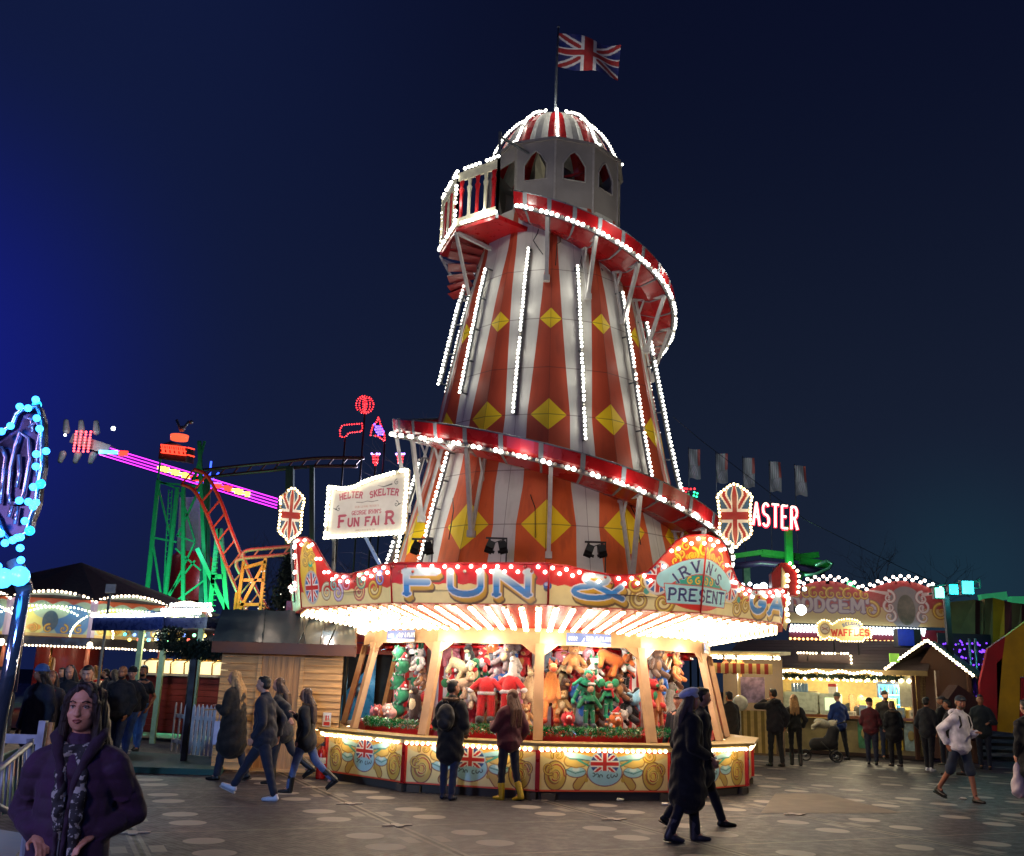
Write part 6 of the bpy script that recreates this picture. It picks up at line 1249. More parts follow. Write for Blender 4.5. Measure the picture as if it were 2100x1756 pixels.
t = thing('barrier_post', 'blue lit post with wooden back standing behind the crowd barrier', 'post', at(78, 1560, 6.9)); t.location.z = 0; O = Vector(t.location); b = MB(); hz_ = at(78, 1478, 6.9).z; b.beam((0, 0, 0), (0, 0, hz_), .045); b.build('metal_post', mat('barrier_pale', 0), t); b = MB(); b.beam((.045, .02, .2), (.045, .02, hz_ - .01), .03); b.build('wood_strip', planks, t); b = MB(); b.beam((-.5, 0, hz_ - .12), (0, 0, hz_ - .12), .03, .06); b.build('rail', mat('barrier_pale', 0), t)
t = MB(); q_ = [gr(-90, 1700), gr(60, 1725), gr(10, 1800), gr(-200, 1800)]
for v_ in q_: v_.z = .004
t.prism([q_[3], q_[2], q_[1], q_[0]], (0, 0, .06)); o = t.build('ride_step', mat('step_pale', '#7f8ca0', .5)); tag(o, 'pale ride step with red edge at the lower left corner', 'step')
# ================================================================ right side
SG = [(0, .0), (.1, .35)]
def shield(label, vx, vy, Y, hw, hh, rz, arm_to):
    c = at(vx, vy, Y); t = thing('shield_sign', label, 'sign', c, rz, 'bulb edged shields beside the tower'); nx, ny = 60, 84
    prof = [(-1, .02), (-.82, .30), (-.72, .62), (-.55, .86), (-.3, .80), (.0, .80), (.35, .84), (.62, .92), (.72, .78), (.88, .42), (1., .12)]
    def wd(v):
        for (a, wa), (b, wb) in zip(prof, prof[1:]):
            if v <= b: return wa + (wb - wa) * (v - a) / (b - a)
        return .1
    A = Art(2 * hw, 2 * hh, nx, ny, (.60, .34, .05)); A.jack(hw, hh, hw * .80, hh * .86, d=np.abs((A.X / hw - 1)) * 0 - 1 + 0 * A.X, blue=(.03, .09, .20), red=(.34, .02, .02))
    W_ = np.vectorize(wd)(A.Y / hh - 1); edge = np.abs(A.X / hw - 1) > .84; A.c[edge] = (.5, .3, .06)
    me = A.mesh('board', lambda x, y: Vector(((x - hw) * wd(y / hh - 1), 0, y - hh))); o = link(bpy.data.objects.new('board', me)); o.parent = t; s_ = o.modifiers.new('s', 'SOLIDIFY'); s_.thickness = .05
    out = [Vector((sg * hw * wd(v) * .93, -.04, hh * v * .97)) for sg in (-1, 1) for v in ([-1 + 2 * k / 20 for k in range(21)] if sg < 0 else [1 - 2 * k / 20 for k in range(21)])]
    out = out + [out[0]]; e = MB(); e.tube([p + Vector((0, .02, 0)) for p in out[:-1]], .02, 6, closed=True); e.build('edge_trim', mat('gold_edge', '#a06a18', .4), o)
    bulbs('bulb_row', along(out, .066), .024, glow('yellow_white_bulb', (1., .80, .40), 8., False), o)
    b = MB(); L = Vector(arm_to) - c; L = Matrix.Rotation(-rz, 3, 'Z') @ L; b.tube([Vector((0, .06, -hh * .2)), L * .5 + Vector((0, .1, 0)), L], .022, 6); b.build('support_arm', steel, t)
    for dz in (-.3, .3): lamp(Matrix.Rotation(rz, 3, 'Z') @ Vector((0, -.35, dz)) + c, 2, (1, .8, .4), .05)
shield('narrow bulb edged shield with union flag on the left of the tower', 596, 1057, 18.6, .27, .53, R(20), (-4.0, 18.9, 3.1))
shield('wider bulb edged shield with union flag beside the red letters on the right', 1507, 1058, 17.0, .35, .57, R(-12), (3.4, 17.0, 3.9))
# helter skelter name board
p0, p1 = at(670, 1100, 19.6), at(822, 1104, 18.6); u, n, L = frame_of(p0, p1); zb_ = at(680, 1096, 19.3).z - .03; Ht_ = 1.45
Wn = L * 1.05; A = Art(Wn, Ht_, 176, 148, (.62, .56, .52)); RDT = (.42, .05, .10)
A.text('HELTER', Wn * .285, .74, .115, RDT, wd=.24, asp=.74, sp=.12, arc=.03); A.text('SKELTER', Wn * .71, .73, .118, RDT, wd=.24, asp=.74, sp=.12, arc=.04)
A.text("GEORGE IRVIN'S", Wn * .50, .42, .075, RDT, wd=.22, asp=.75, sp=.10); A.text('F', Wn * .185, .20, .22, RDT, wd=.24, asp=.9); A.text('UN', Wn * .34, .20, .15, RDT, wd=.28, asp=.9, sp=.16); A.text('FAI', Wn * .58, .20, .15, RDT, wd=.28, asp=.9, sp=.16); A.text('R', Wn * .80, .20, .23, RDT, wd=.24, asp=.95)
A.text('IRVIN LEISURE PRESENTS', Wn * .5, .555, .034, (.5, .25, .2), wd=.2, asp=.7, sp=.2, serif=False); A.text('WWW.IRVINLEISURE.COM', Wn * .5, .09, .03, (.3, .22, .2), wd=.2, asp=.7, sp=.2, serif=False)
A.fill(A.line([(Wn * .36, .67), (Wn * .44, .655), (Wn * .5, .675), (Wn * .56, .655), (Wn * .64, .67)], .012), (.1, .08, .08))
for x_, f_ in ((.13, 1), (.87, -1)): A.scroll(Wn * x_, .57, .06, R(90), 1.2, f_, (.03, .03, .04), (.1, .1, .1), (.62, .56, .52), wd=.3); A.fill(A.line([(Wn * x_ - f_ * .06, .56), (Wn * x_ - f_ * .14, .585)], .03, .004), (.03, .03, .04))
A.scroll(Wn * .86, 1.0, .06, R(90), 1.2, 1, (.05, .05, .06), (.1, .1, .1), (.62, .56, .52), wd=.26); A.fill(A.line([(Wn * .80, .97), (Wn * .70, .93), (Wn * .62, .97)], .03, .004), (.05, .05, .06))
def tz(x): t = x / Wn; return 1.02 - .06 * math.sin(PI * min(1, t * 2.2)) + .20 * (max(0, (t - .38) / .62)) ** .8
keep = A.Y - .01 < np.vectorize(tz)(A.X)
t = thing('name_board', 'cream name board reading helter skelter fun fair with curved top and bulb border', 'sign', p0); t.location.z = zb_
me = A.mesh('board', lambda x, y: u * (x) + Vector((0, 0, min(y, tz(x)))), keep); o = link(bpy.data.objects.new('board', me)); o.parent = t; o.modifiers.new('s', 'SOLIDIFY').thickness = .06
ring = [u * x + Vector((0, 0, tz(x))) for x in np.linspace(0, Wn, 24)] + [u * Wn, Vector((0, 0, 0)), Vector((0, 0, tz(0)))]
bulbs('bulb_row', [v + n * .05 for v in along(ring, .088)], .040, glow('ivory_bulb', (1., .95, .68), 8., False), o); bulbs('bulb_row', [Vector((-.08, 0, z)) - n * .08 for z in np.arange(.05, 1.0, .09)], .030, glow('ivory_bulb', 0, 0), o)
b = MB(); b.tube([v + n * .02 for v in ring[:-1]], .03, 6, closed=True); b.build('border_channel', cream, o); b = MB(); b.beam(u * Wn * .95 + Vector((0, 0, .0)), u * Wn * .80 + Vector((0, 0, -.75)), .05); b.beam(u * .2, u * .25 + Vector((0, 0, -.7)), .05); b.beam(u * Wn * .5, u * Wn * .75 + Vector((0, .2, -.7)), .06); b.build('support', steel, t)
bulbs('bulb_row', [u * (Wn * .96 - .012 * k) + Vector((0, 0, -.08 - .09 * k)) + n * .05 for k in range(7)], .034, glow('ivory_bulb', 0, 0), t)
for x in (.35, 1.0, 1.5): lamp(Vector((p0.x, p0.y, zb_)) + u * x + n * .45 + Vector((0, 0, .6)), 3, (1, .92, .7), .05)
# ---------------- waffle hut
p, q = gr(1556, 1540), gr(1905, 1562); u, n, L = frame_of(p, q); hut = thing('waffle_hut', 'long timber waffle hut with lit serving counter, shingled roof and bulb strings', 'food stall', p)
def T(a, b, z): return u * a - n * b + Vector((0, 0, z))
def zz(vx, vy, back=0.):
    a = (vx - 1556) / 349. * L; P_ = p + T(a, back, 0); return at(vx, vy, P_.y).z
ZC, ZEv, ZRf = zz(1700, 1466), zz(1700, 1378), zz(1700, 1318, 1.6)
b = MB(); slab(b, 0, L, 0, .12, .12, ZC - .1); b.build('counter_front', mat('hut_cream_boards', '#8e8258', .6, scale=3, var=.2), hut)
b = MB(); slab(b, -.02, L, -.25, .45, ZC - .08, ZC); b.build('counter_top', mat('counter_brown', '#6e4028', .35), hut); b = MB(); slab(b, -.3, L, -.05, 3.0, .02, .12); b.build('floor_sill', mat('sill_brown', '#2e1c16', .7), hut)
b = MB(); slab(b, 0, L, 2.6, 2.7, .1, ZEv + .3); b.build('back_wall', mat('hut_inside_cream', '#c8b070', .6), hut)
b = MB(); slab(b, -.05, .10, 0, 2.7, .1, ZEv + .2); slab(b, L - .10, L + .05, 0, 2.7, .1, ZEv + .2); slab(b, .55, .75, -.02, .12, ZC, ZEv); b.build('side_wall', mat('hut_side_boards', '#9c8b58', .6, scale=3, stretch=(1, 1, 9)), hut)
b = MB(); slab(b, .1, L * .98, 2.2, 2.6, ZC + .95, ZEv + .05)
b.build('cupboard_box', mat('cupboard_cream', '#c9ab62', .5), hut)
for k in range(10): a0 = 1.4 + k * (L - 2.6) / 10; b = MB(); slab(b, a0, a0 + (L - 2.6) / 10 - .03, 2.16, 2.2, ZC + .98, ZEv); b.build('cupboard_door', mat('cupboard_cream', 0), hut)
b = MB(); nx = 40
rows_ = 9
for j in range(rows_):
    f0, f1 = j / rows_, (j + 1) / rows_; z0, z1 = ZEv + .02 + (ZRf - ZEv) * f0, ZEv + .02 + (ZRf - ZEv) * f1; b.prism([T(-1.0 + .15 * j * 0, -.55 + 2.1 * f0, z0), T(L + .2, -.55 + 2.1 * f0, z0), T(L + .2, -.55 + 2.1 * f1 + .06, z1 + .02), T(-1.0, -.55 + 2.1 * f1 + .06, z1 + .02)], (0, 0, .03))
b.prism([T(-1.0, 1.5, ZRf), T(L + .2, 1.5, ZRf), T(L + .2, 3.2, ZEv), T(-1, 3.2, ZEv)], (0, 0, .03)); b.build('roof', mat('felt_shingles', '#473c40', .75, scale=5, var=.3, bump=.4), hut)
b = MB(); b.beam(T(-1.0, -.58, ZEv), T(L + .2, -.58, ZEv), .05, .14); b.build('fascia_board', mat('fascia_olive', '#6b5a34', .6), hut)
bulbs('bulb_row', [T(a, -.64, ZEv - .02 - .03 * math.sin(a * 9)) for a in np.arange(-1, L * .80, .105)], .042, b_warm, hut); bulbs('bulb_row', [T(a, -.4, ZEv - .20) for a in np.arange(.9, L * .95, .22)], .06, glow('warm_globe', (1., .85, .5), 9., False), hut); bulbs('bulb_row', [T(a, 1.0, ZEv - .22) for a in np.arange(2.2, L * .9, .26)], .035, glow('warm_globe', 0, 0), hut)
gb = MB()
for k in range(20): clump(gb, T(.8 + k * (L - 1.2) / 20, -.5, ZEv - .14), (.28, .10, .09), 90, k, .06)
gb.build('fir_garland', mat('fir_green', 0), hut)
for a in (1.2, 2.8, L - .9): lamp(p + T(a, .9, ZEv - .3), 115, (1, .84, .52), .12)
for a in (.5, 2.2, 3.6): lamp(p + T(a, -1.1, ZEv - .15), 24, (1, .80, .5), .06)
# things in the hut
def box_thing(name, lab, cat, a0, a1, b0, b1, z0, z1, m, extra=None):
    t = thing(name, lab, cat, p + T((a0 + a1) / 2, (b0 + b1) / 2, z0)); t.rotation_euler = (0, 0, math.atan2(u.y, u.x)); w_, d_, h_ = a1 - a0, b1 - b0, z1 - z0; o = MB(); r_ = .12 * min(w_, h_)
    pts = [(x * (w_ / 2 - r_) + r_ * math.cos(t_), z * (h_ / 2 - r_) + r_ * math.sin(t_)) for x, z, s0 in ((1, 1, 0), (-1, 1, 90), (-1, -1, 180), (1, -1, 270)) for t_ in [R(s0 + 30 * k) for k in range(4)]]
    o.prism([(x, -d_ / 2, z + h_ / 2) for x, z in pts], (0, d_, 0)); o.build('casing', m, t)
    if extra: extra(t, w_, d_, h_)
    return t
pale = mat('machine_white', '#a8b4a4', .3)
box_thing('drinks_machine', 'rounded pale green machine on the left end of the waffle counter', 'machine', .72, 1.75, .2, .7, ZC, ZC + .62, pale, lambda t, w_, d_, h_: (MB().beam((-w_ * .4, -d_ / 2 - .01, .08), (w_ * .4, -d_ / 2 - .01, .08), .02).build('trim', steel, t), MB().beam((-w_ * .45, 0, h_ + .02), (w_ * .45, 0, h_ + .02), .02).build('top_rail', steel, t)))
box_thing('waffle_cabinet', 'square white cabinet with lit glass on the waffle counter', 'cabinet', 1.80, 2.35, .2, .7, ZC, ZC + .60, pale, lambda t, w_, d_, h_: MB().box((.05, -d_ / 2 - .012, h_ * .5), (w_ * .6, .01, h_ * .6)).build('glass_front', glow('cabinet_glow', (.8, 1., .7), .5, False), t))
for k in range(5): box_thing('cup_stack', ['blue paper cup tower at the left of the row on the machine', 'second blue paper cup tower on the pale machine', 'middle blue paper cup tower on the pale machine', 'fourth blue paper cup tower on the pale machine', 'rightmost blue paper cup tower on the pale machine'][k], 'cups', .95 + .1 * k, 1.03 + .1 * k, .35, .43, ZC + .62, ZC + .86, mat('cup_blue', '#5a7a98', .5), lambda t, w_, d_, h_: MB().lathe([(.035, h_), (.042, h_ + .03)], 10).build('rim', white, t))
box_thing('condiment_tub', 'red and white tub on top of the square white cabinet', 'tub', 2.05, 2.28, .3, .5, ZC + .60, ZC + .80, white, lambda t, w_, d_, h_: MB().box((0, 0, h_ + .04), (w_ * 1.05, d_ * 1.05, .09)).build('lid', red, t))
def fr_(t, w_, d_, h_):
    MB().box((0, -d_ / 2 - .012, h_ * .5), (w_ * .84, .01, h_ * .88)).build('lit_glass', glow('fridge_blue', (.06, .38, .85), .9, False), t)
    for k in range(4): MB().box((0, -d_ / 2 - .03, h_ * (.18 + .19 * k)), (w_ * .8, .02, .03)).build('shelf', white, t)
    for k in range(4):
        for j in range(5): MB().lathe([(.028, 0), (.030, .16), (.012, .2), (.012, .24)], 8, 0, (-w_ * .33 + j * w_ * .16, -d_ / 2 - .035, h_ * (.19 + .19 * k))).build('bottle', mat('bottle_%d' % (j % 3), ('#1c3a6a', '#2a6a50', '#5a6a80')[j % 3], .3), t)
box_thing('drinks_fridge', 'tall blue lit drinks fridge at the right end of the waffle hut', 'fridge', L - 1.55, L - .85, 1.6, 2.1, ZC - .5, ZC + 1.0, mat('fridge_frame', '#1c3048', .4), fr_)
for k in range(4): box_thing('menu_card', ['cream menu card on the counter behind the blonde customer', 'cream menu card right of the first one at the back', 'cream menu card near the beanie man', 'cream menu card left of the fridge'][k], 'card', 2.75 + .38 * k, 3.02 + .38 * k, 1.2, 1.22, ZC + .2, ZC + .52, mat('card_cream', '#c0b060', .6), lambda t, w_, d_, h_: [MB().box((0, -d_ / 2 - .004, h_ * f), (w_ * .7, .004, .012)).build('print_line', mat('print_brown', '#6a5030', .7), t) for f in (.3, .45, .6, .75)])
for k in range(7): box_thing('food_tray', ['stack of napkins at the left of the counter front', 'paper bag by the red coat customer', 'white tray on the middle of the counter', 'blue drink carton on the middle of the counter', 'white carton beside the drink carton', 'white box near the hooded customer', 'clear sneeze guard box at the right end'][k], 'counter item', 2.6 + .34 * k, 2.8 + .34 * k, .1, .35, ZC, ZC + (.12, .3, .15, .32, .28, .22, .35)[k], mat('item_%d' % (k % 3), ('#b8b4a0', '#6a86a0', '#c8c4b4')[k % 3], .5), lambda t, w_, d_, h_: MB().box((0, -d_ / 2 - .006, h_ * .5), (w_ * .6, .006, h_ * .4)).build('panel', mat('item_panel', '#8a8f84', .5), t))
for k, (a, c_) in enumerate(((3.3, '#a8902c'), (3.75, '#b8a030'), (4.15, '#8fa8a0'), (2.9, '#3c7a54'))): box_thing('painted_panel', ['yellow painted panel hanging below the counter middle', 'bright yellow panel below the counter near the hooded customer', 'pale blue poster panel below the counter at right', 'small green panel below the counter by the pushchair'][k], 'panel', a, a + .36, -.06, -.02, .25, .98, mat('panel_' + c_.lstrip('#'), c_, .5, scale=6, var=.35), lambda t, w_, d_, h_: MB().ball((0, -d_ / 2, h_ * .55), (w_ * .25, .01, h_ * .2), 0, 2).build('motif', mat('motif_cream', '#9a8a50', .5), t))
# porch gable at its right end
g0 = p + T(L - .35, -.2, 0); gp = thing('porch_gable', 'small brown timber porch with bulb edged pitched roof at the right of the waffle hut', 'porch', g0); gu = u
def G(a, b, z): return gu * a - n * b + Vector((0, 0, z))
zg0, zg1 = zz(1990, 1385) - .0, zz(1925, 1318)
for sg, a0, a1 in ((-1, -.55, .62), (1, 1.80, .62)): b = MB(); b.prism([G(a0, -.5, zg0 + (.1 if sg < 0 else -.1)), G(a1, -.5, zg1), G(a1, 2.2, zg1), G(a0, 2.2, zg0)], (0, 0, .05)); b.build('roof_slope', mat('porch_roof', '#4a3a2c', .7), gp)
bulbs('bulb_row', along([G(-.5, -.56, zg0 + .12), G(.62, -.56, zg1 + .03), G(1.75, -.56, zg0 - .05)], .10), .042, b_warm, gp)
b = MB(); slab_ = [G(.3, -.2, 0.1), G(1.6, -.2, .1), G(1.6, -.2, zg0), G(.3, -.2, zg0)]; b.prism([G(.15, .2, .1), G(1.55, .2, .1), G(1.55, .2, zg0), G(.62, .2, zg1 - .1), G(.15, .2, zg0 + .1)], -n * .05); b.build('brown_wall', mat('porch_brown', '#4b2e1e', .7, scale=3, stretch=(9, 9, 1)), gp); b = MB()
for a in (.12, .75, 1.55): b.beam(G(a, -.1, .05), G(a, -.1, zg0 + .1), .10)
b.build('post', brown, gp); b = MB(); b.prism([G(-.25, -.12, zz(1880, 1450)), G(.06, -.12, zz(1880, 1450)), G(.06, -.12, zz(1880, 1388)), G(-.25, -.12, zz(1880, 1388))], n * .03); b.build('menu_board', mat('menu_pale', '#a8a890', .5), gp)
b = MB(); b.box(G(-.25, -.62, zz(1845, 1352)), (.26, .05, .24)); b.build('green_sign', glow('green_exit', (.35, .8, .1), .35, False), gp)
# waffles sign on the roof
c = at(1675, 1315, (p + T(1.4, .3, 0)).y); Ws, Hs = 1.62, .66; A = Art(Ws, Hs, 170, 70, (.78, .68, .34))
A.text('WAFFLES', .99, .17, .17, (.62, .04, .03), wd=.27, asp=.76, sp=.14); A.text('BELGIAN', 1.04, .42, .085, (.05, .12, .42), wd=.26, asp=.78, sp=.12, arc=.06); A.fill(A.ell(.26, .36, .15, .17), (.30, .22, .16)); A.fill(A.ell(.26, .37, .12, .13), (.55, .5, .45)); A.fill(A.line([(.18, .33), (.34, .40)], .03), (.2, .15, .2)); A.fill(A.line([(.18, .41), (.34, .32)], .03), (.3, .1, .1)); A.text('DELICIOUS', 1.04, .08, .035, (.5, .45, .25), wd=.2, serif=False)
ol = [(.02, .38), (.06, .54), (.22, .64), (.40, .60), (.47, .48), (.56, .54), (.68, .62), (.95, .66), (1.2, .62), (1.33, .52), (1.36, .40), (1.60, .38), (1.60, .12), (1.40, .10), (1.36, .0), (.70, .0), (.62, .08), (.46, .08), (.40, .14), (.22, .04), (.06, .18)]
keep = A.poly(ol) < .004
t = thing('waffles_sign', 'shaped cream sign reading waffles in red, edged with bulbs, on the hut roof', 'sign', c); t.rotation_euler = (0, 0, math.atan2(u.y, u.x)); me = A.mesh('board', lambda x, y: Vector((x, 0, y)), keep); o = link(bpy.data.objects.new('board', me)); o.parent = t; o.modifiers.new('s', 'SOLIDIFY').thickness = .04
e = MB(); e.tube([Vector((x, -.01, z)) for x, z in ol], .020, 6, closed=True); e.build('edge_trim', mat('gold_edge', 0), o); bulbs('bulb_row', along([Vector((x, -.035, z)) for x, z in ol + ol[:1]], .078), .022, glow('yellow_white_bulb', 0, 0), o); b = MB(); b.beam((.5, .05, -.5), (.5, .05, .2), .04); b.beam((1.2, .05, -.5), (1.2, .05, .2), .04); b.build('stand', dark, t); lamp(c + Vector((.9, -.7, .3)), 9, (1, .85, .5), .05)
# low dark notice, floodlight and blue speaker on the roof
b = MB(); c_ = at(1690, 1352, (p + T(2, -.1, 0)).y); b.box((0, 0, 0), (1.5, .05, .28)); o = b.build('roof_signboard', mat('board_mauve', '#6a5a58', .6)); o.location = c_; o.rotation_euler = (0, 0, math.atan2(u.y, u.x)); tag(o, 'unlit mauve board outlined by a few bulbs below the waffles sign', 'sign'); bulbs('bulb_row', [Vector((x, -.04, .17)) for x in np.arange(-.75, .76, .09) if not -.2 < x < -.05] + [Vector((.78, -.04, z)) for z in (-.1, 0, .1)], .030, b_warm, o)
c_ = at(1862, 1308, (p + T(4.2, .2, 0)).y); t = thing('blue_speaker', 'dark loudspeaker box with blue lit face on the waffle hut roof', 'speaker', c_); b = MB(); b.box((.08, .25, 0), (.62, .5, .52)); b.build('cabinet', black, t); b = MB(); b.box((-.06, -.01, 0), (.46, .02, .46)); b.build('grille', mat('grille_blue', '#1c34a8', .5), t); lamp(c_ + Vector((-.1, -.5, .1)), 3, (.3, .45, 1), .05)
b = MB(); c_ = at(1660, 1352, (p + T(1.3, -.2, 0)).y); b.box((0, 0, 0), (.18, .12, .14), 0, Matrix.Rotation(R(15), 3, 'Y')); b.beam((0, 0, -.05), (0, .1, -.35), .02); o = b.build('small_floodlight', black); o.location = c_; tag(o, 'small unlit black floodlight at the left of the hut roof', 'floodlight')
# ---------------- candy stall left of the hut
p2, q2 = at(1462, 1500, 26.0), at(1592, 1500, 25.4); p2.z = q2.z = 0; uc, nc, Lc = frame_of(p2, q2); cs = thing('sweet_stall', 'sweet stall with striped awning and skirt, bright bulbs and bagged candyfloss', 'food stall', p2)
def K(a, b, z): return uc * a - nc * b + Vector((0, 0, z))
za = at(1500, 1345, 26).z; b = MB()
for k in range(16): a0, a1 = Lc * k / 16, Lc * (k + 1) / 16; b.prism([K(a0, -.3, za - .45), K(a1, -.3, za - .45), K(a1, -.3, za - .2), K(a0, -.3, za - .2)], nc * .02, k % 2)
b.build('awning_valance', [mat('awning_red', '#8a2a20', .7), mat('awning_cream', '#b8a468', .7)], cs); b = MB()
for k in range(10): a0 = Lc * .45 + Lc * .55 * k / 10; a1 = Lc * .45 + Lc * .55 * (k + 1) / 10; b.prism([K(a0, -.1, .25), K(a1, -.1, .25), K(a1, -.1, 1.25), K(a0, -.1, 1.25)], nc * .02, k % 2)
b.build('striped_skirt', [mat('skirt_green', '#7a6a30', .7), mat('awning_cream', 0)], cs); b = MB(); b.prism([K(0, 1.6, .1), K(Lc, 1.6, .1), K(Lc, 1.6, za), K(0, 1.6, za)], nc * .05); b.build('back_wall', mat('stall_back', '#5a4a38', .7), cs); b = MB(); b.prism([K(-.3, -.4, za), K(Lc + .2, -.4, za), K(Lc + .2, 1.8, za + .1), K(-.3, 1.8, za + .1)], (0, 0, .08)); b.build('roof_panel', cream, cs)
bulbs('bulb_row', [K(a, b_, za - .05 - .0 * b_) for a in np.arange(-.2, Lc + .15, .10) for b_ in (-.42, -.30, -.16)], .045, b_warm, cs); b = MB(); b.beam(K(.45 * Lc, 0, .1), K(.45 * Lc, 0, za), .10); b.build('post', cream, cs)
for a in (.4, 1.2): lamp(p2 + K(a, .5, za - .5), 40, (1, .85, .6), .1)
for k, (a, c1, lab) in enumerate(((.35, '#a86a50', 'left bag of pink candyfloss hanging in the sweet stall'), (.55, '#c08a60', 'peach bag of candyfloss second along in the sweet stall'), (.75, '#c07a48', 'orange bag of candyfloss in the sweet stall by the post'))):
    b = MB(); b.ball((0, 0, 0), (.13, .11, .17), 0, 2); b.cap((0, 0, .16), (0, 0, .24), .03, .05, 8); o = b.build('candyfloss_bag', mat('floss_' + c1.lstrip('#'), c1, .4, var=.3, scale=14)); o.location = p2 + K(a, .0, at(1540, 1400, 26).z + .35); tag(o, lab, 'candyfloss bag', 'candyfloss bags')
b = MB(); b.ball((0, 0, 0), .19, 0, 3); b.tube([(0, 0, -.19), (0, 0, -.9)], .012, 6); o = b.build('white_balloon', mat('balloon_white', '#c4c8b8', .3)); o.location = at(1518, 1442, 25.2); tag(o, 'round white balloon on a stick in front of the sweet stall', 'balloon')
b = MB(); b.box((0, 0, 0), (.6, .03, .62)); o = b.build('poster_panel', mat('poster_lilac', '#8a7a9c', .5, var=.5, scale=6)); o.location = p2 + K(Lc * .65, .02, 1.75); tag(o, 'lilac mottled square poster above the striped skirt of the sweet stall', 'poster')
# ---------------- dodgem front behind
Y = 33.; a0, a1 = at(1618, 1290, Y), at(1938, 1290, Y); Wd = (a1 - a0).length; zt = at(1800, 1195, Y).z; zb2 = at(1800, 1283, Y).z; Hd = zt - zb2; nxd = 220; A = Art(Wd, Hd * 1.1, nxd, 70, (.55, .44, .20)); A.fill(-(A.Y - Hd * .42), (.36, .03, .04))
A.text("DODGEM's", Wd * .30, Hd * .30, Hd * .30, (.45, .42, .48), wd=.26, asp=.8, sp=.16, edge=(.03, (.15, .08, .2)))
for k in range(9): A.scroll(Wd * (.06 + .055 * k), Hd * (.70), .20, R(80), 1.2, (-1) ** k, wd=.4)
A.fill(A.ell(Wd * .76, Hd * .42, .60, .72), (.20, .22, .25)); A.fill(A.ell(Wd * .76, Hd * .38, .30, .5), (.05, .07, .05))
for s in (-1, 1):
    for k in range(3): A.scroll(Wd * .76 + s * .55, Hd * (.22 + .22 * k), .22, R(90), 1.3, s * (-1) ** k, (.62, .58, .60), (.8, .8, .8), (.3, .03, .04), wd=.4)
    A.scroll(Wd * .76 + s * 1.15, Hd * .35, .28, R(90), 1.3, s, wd=.4); A.fill(A.line([(Wd * .76 + s * .6, Hd * .75), (Wd * .76 + s * 1.3, Hd * .82)], .12, .03), (.6, .5, .5))
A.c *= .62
def dz_(x): f = x / Wd; return Hd * ((.72 + .28 * abs(math.sin(f * 6))) if f < .5 else (.78 + .28 * math.sin(PI * (f - .5) / .5)))
dg = thing('dodgem_front', 'wide red and cream painted dodgem ride front with wavy bulb lit top', 'fairground ride', a0); dg.location.z = zb2
keep = A.Y - .02 < np.vectorize(dz_)(A.X); uu = (a1 - a0).normalized(); uu.z = 0
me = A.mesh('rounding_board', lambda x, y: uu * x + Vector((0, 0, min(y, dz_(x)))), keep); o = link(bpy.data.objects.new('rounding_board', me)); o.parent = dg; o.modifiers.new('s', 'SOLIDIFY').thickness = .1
bulbs('bulb_row', [uu * x + Vector((0, -.1, dz_(x) + .05 + (.10 if k % 2 else 0))) for k, x in enumerate(np.arange(0, Wd, .13))], .055, glow('pink_white_bulb', 0, 0), o)
b = MB(); b.prism([Vector((0, 0, -.1)), uu * Wd + Vector((0, 0, -.1)), uu * Wd + Vector((0, 0, -1.2)), Vector((0, 0, -1.2))], (0, .1, 0)); b.build('lower_board', mat('dodgem_magenta', '#5e1430', .5), dg); b = MB(); b.prism([Vector((0, 0, -1.2)), uu * Wd + Vector((0, 0, -1.2)), uu * Wd + Vector((0, 0, -4.6)), Vector((0, 0, -4.6))], (0, 1, 0)); b.build('dark_base', mat('dark_purple_panel', 0), dg)
lw = glow('led_white', 0, 0)
for k in range(46):
    x = Wd * k / 46
    if k < 40: b = MB(); b.beam(uu * x + Vector((0, -.12, -.30)), uu * (x + .07) + Vector((0, -.12, -.06)), .05); b.build('light_dash', lw, dg)
for z, m_ in ((-.52, b_amber), (-.86, b_amber)): bulbs('bulb_row', [uu * x + Vector((0, -.14, z)) for x in np.arange(0, Wd, .14)], .04, m_, dg)
for x in (.15, .4, .65, .9): lamp(Vector((a0.x, a0.y, zb2)) + uu * Wd * x + Vector((0, -1.6, Hd * .6)), 20, (1, .74, .64), .15)
# red spired kiosk top and lamp cluster left of it
c_ = at(1613, 1185, 28); t = thing('red_gable', 'small red pointed gable with bulb edge just above the stall fascia end', 'gable', c_); b = MB(); b.prism([(-.42, 0, -.5), (.30, 0, -.5), (.30, 0, .15), (.05, 0, .42), (-.15, 0, .42), (-.42, 0, .1)], (0, .3, 0)); b.build('gable_board', red, t); bulbs('bulb_row', [Vector(v) for v in ((.1, -.05, .40), (.2, -.05, .3), (.3, -.05, .2), (.34, -.05, .05), (.34, -.05, -.1), (.32, -.05, -.25), (.3, -.05, -.4))], .045, b_warm, t)
c_ = at(1643, 1251, 26.5); t = thing('round_floodlight', 'dazzling round white floodlight right of the letter A', 'floodlight', c_); b = MB(); b.ball((0, 0, 0), .14, 0, 2); b.build('lens', glow('flood_lens', (1, .97, .9), 14., False), t); b = MB(); b.lathe([(.10, -.1), (.17, 0), (.15, .1)], 14, 0, (0, .12, 0)); b.build('housing', black, t); lamp(c_ + Vector((0, -.4, 0)), 40, (1, .95, .85), .1)
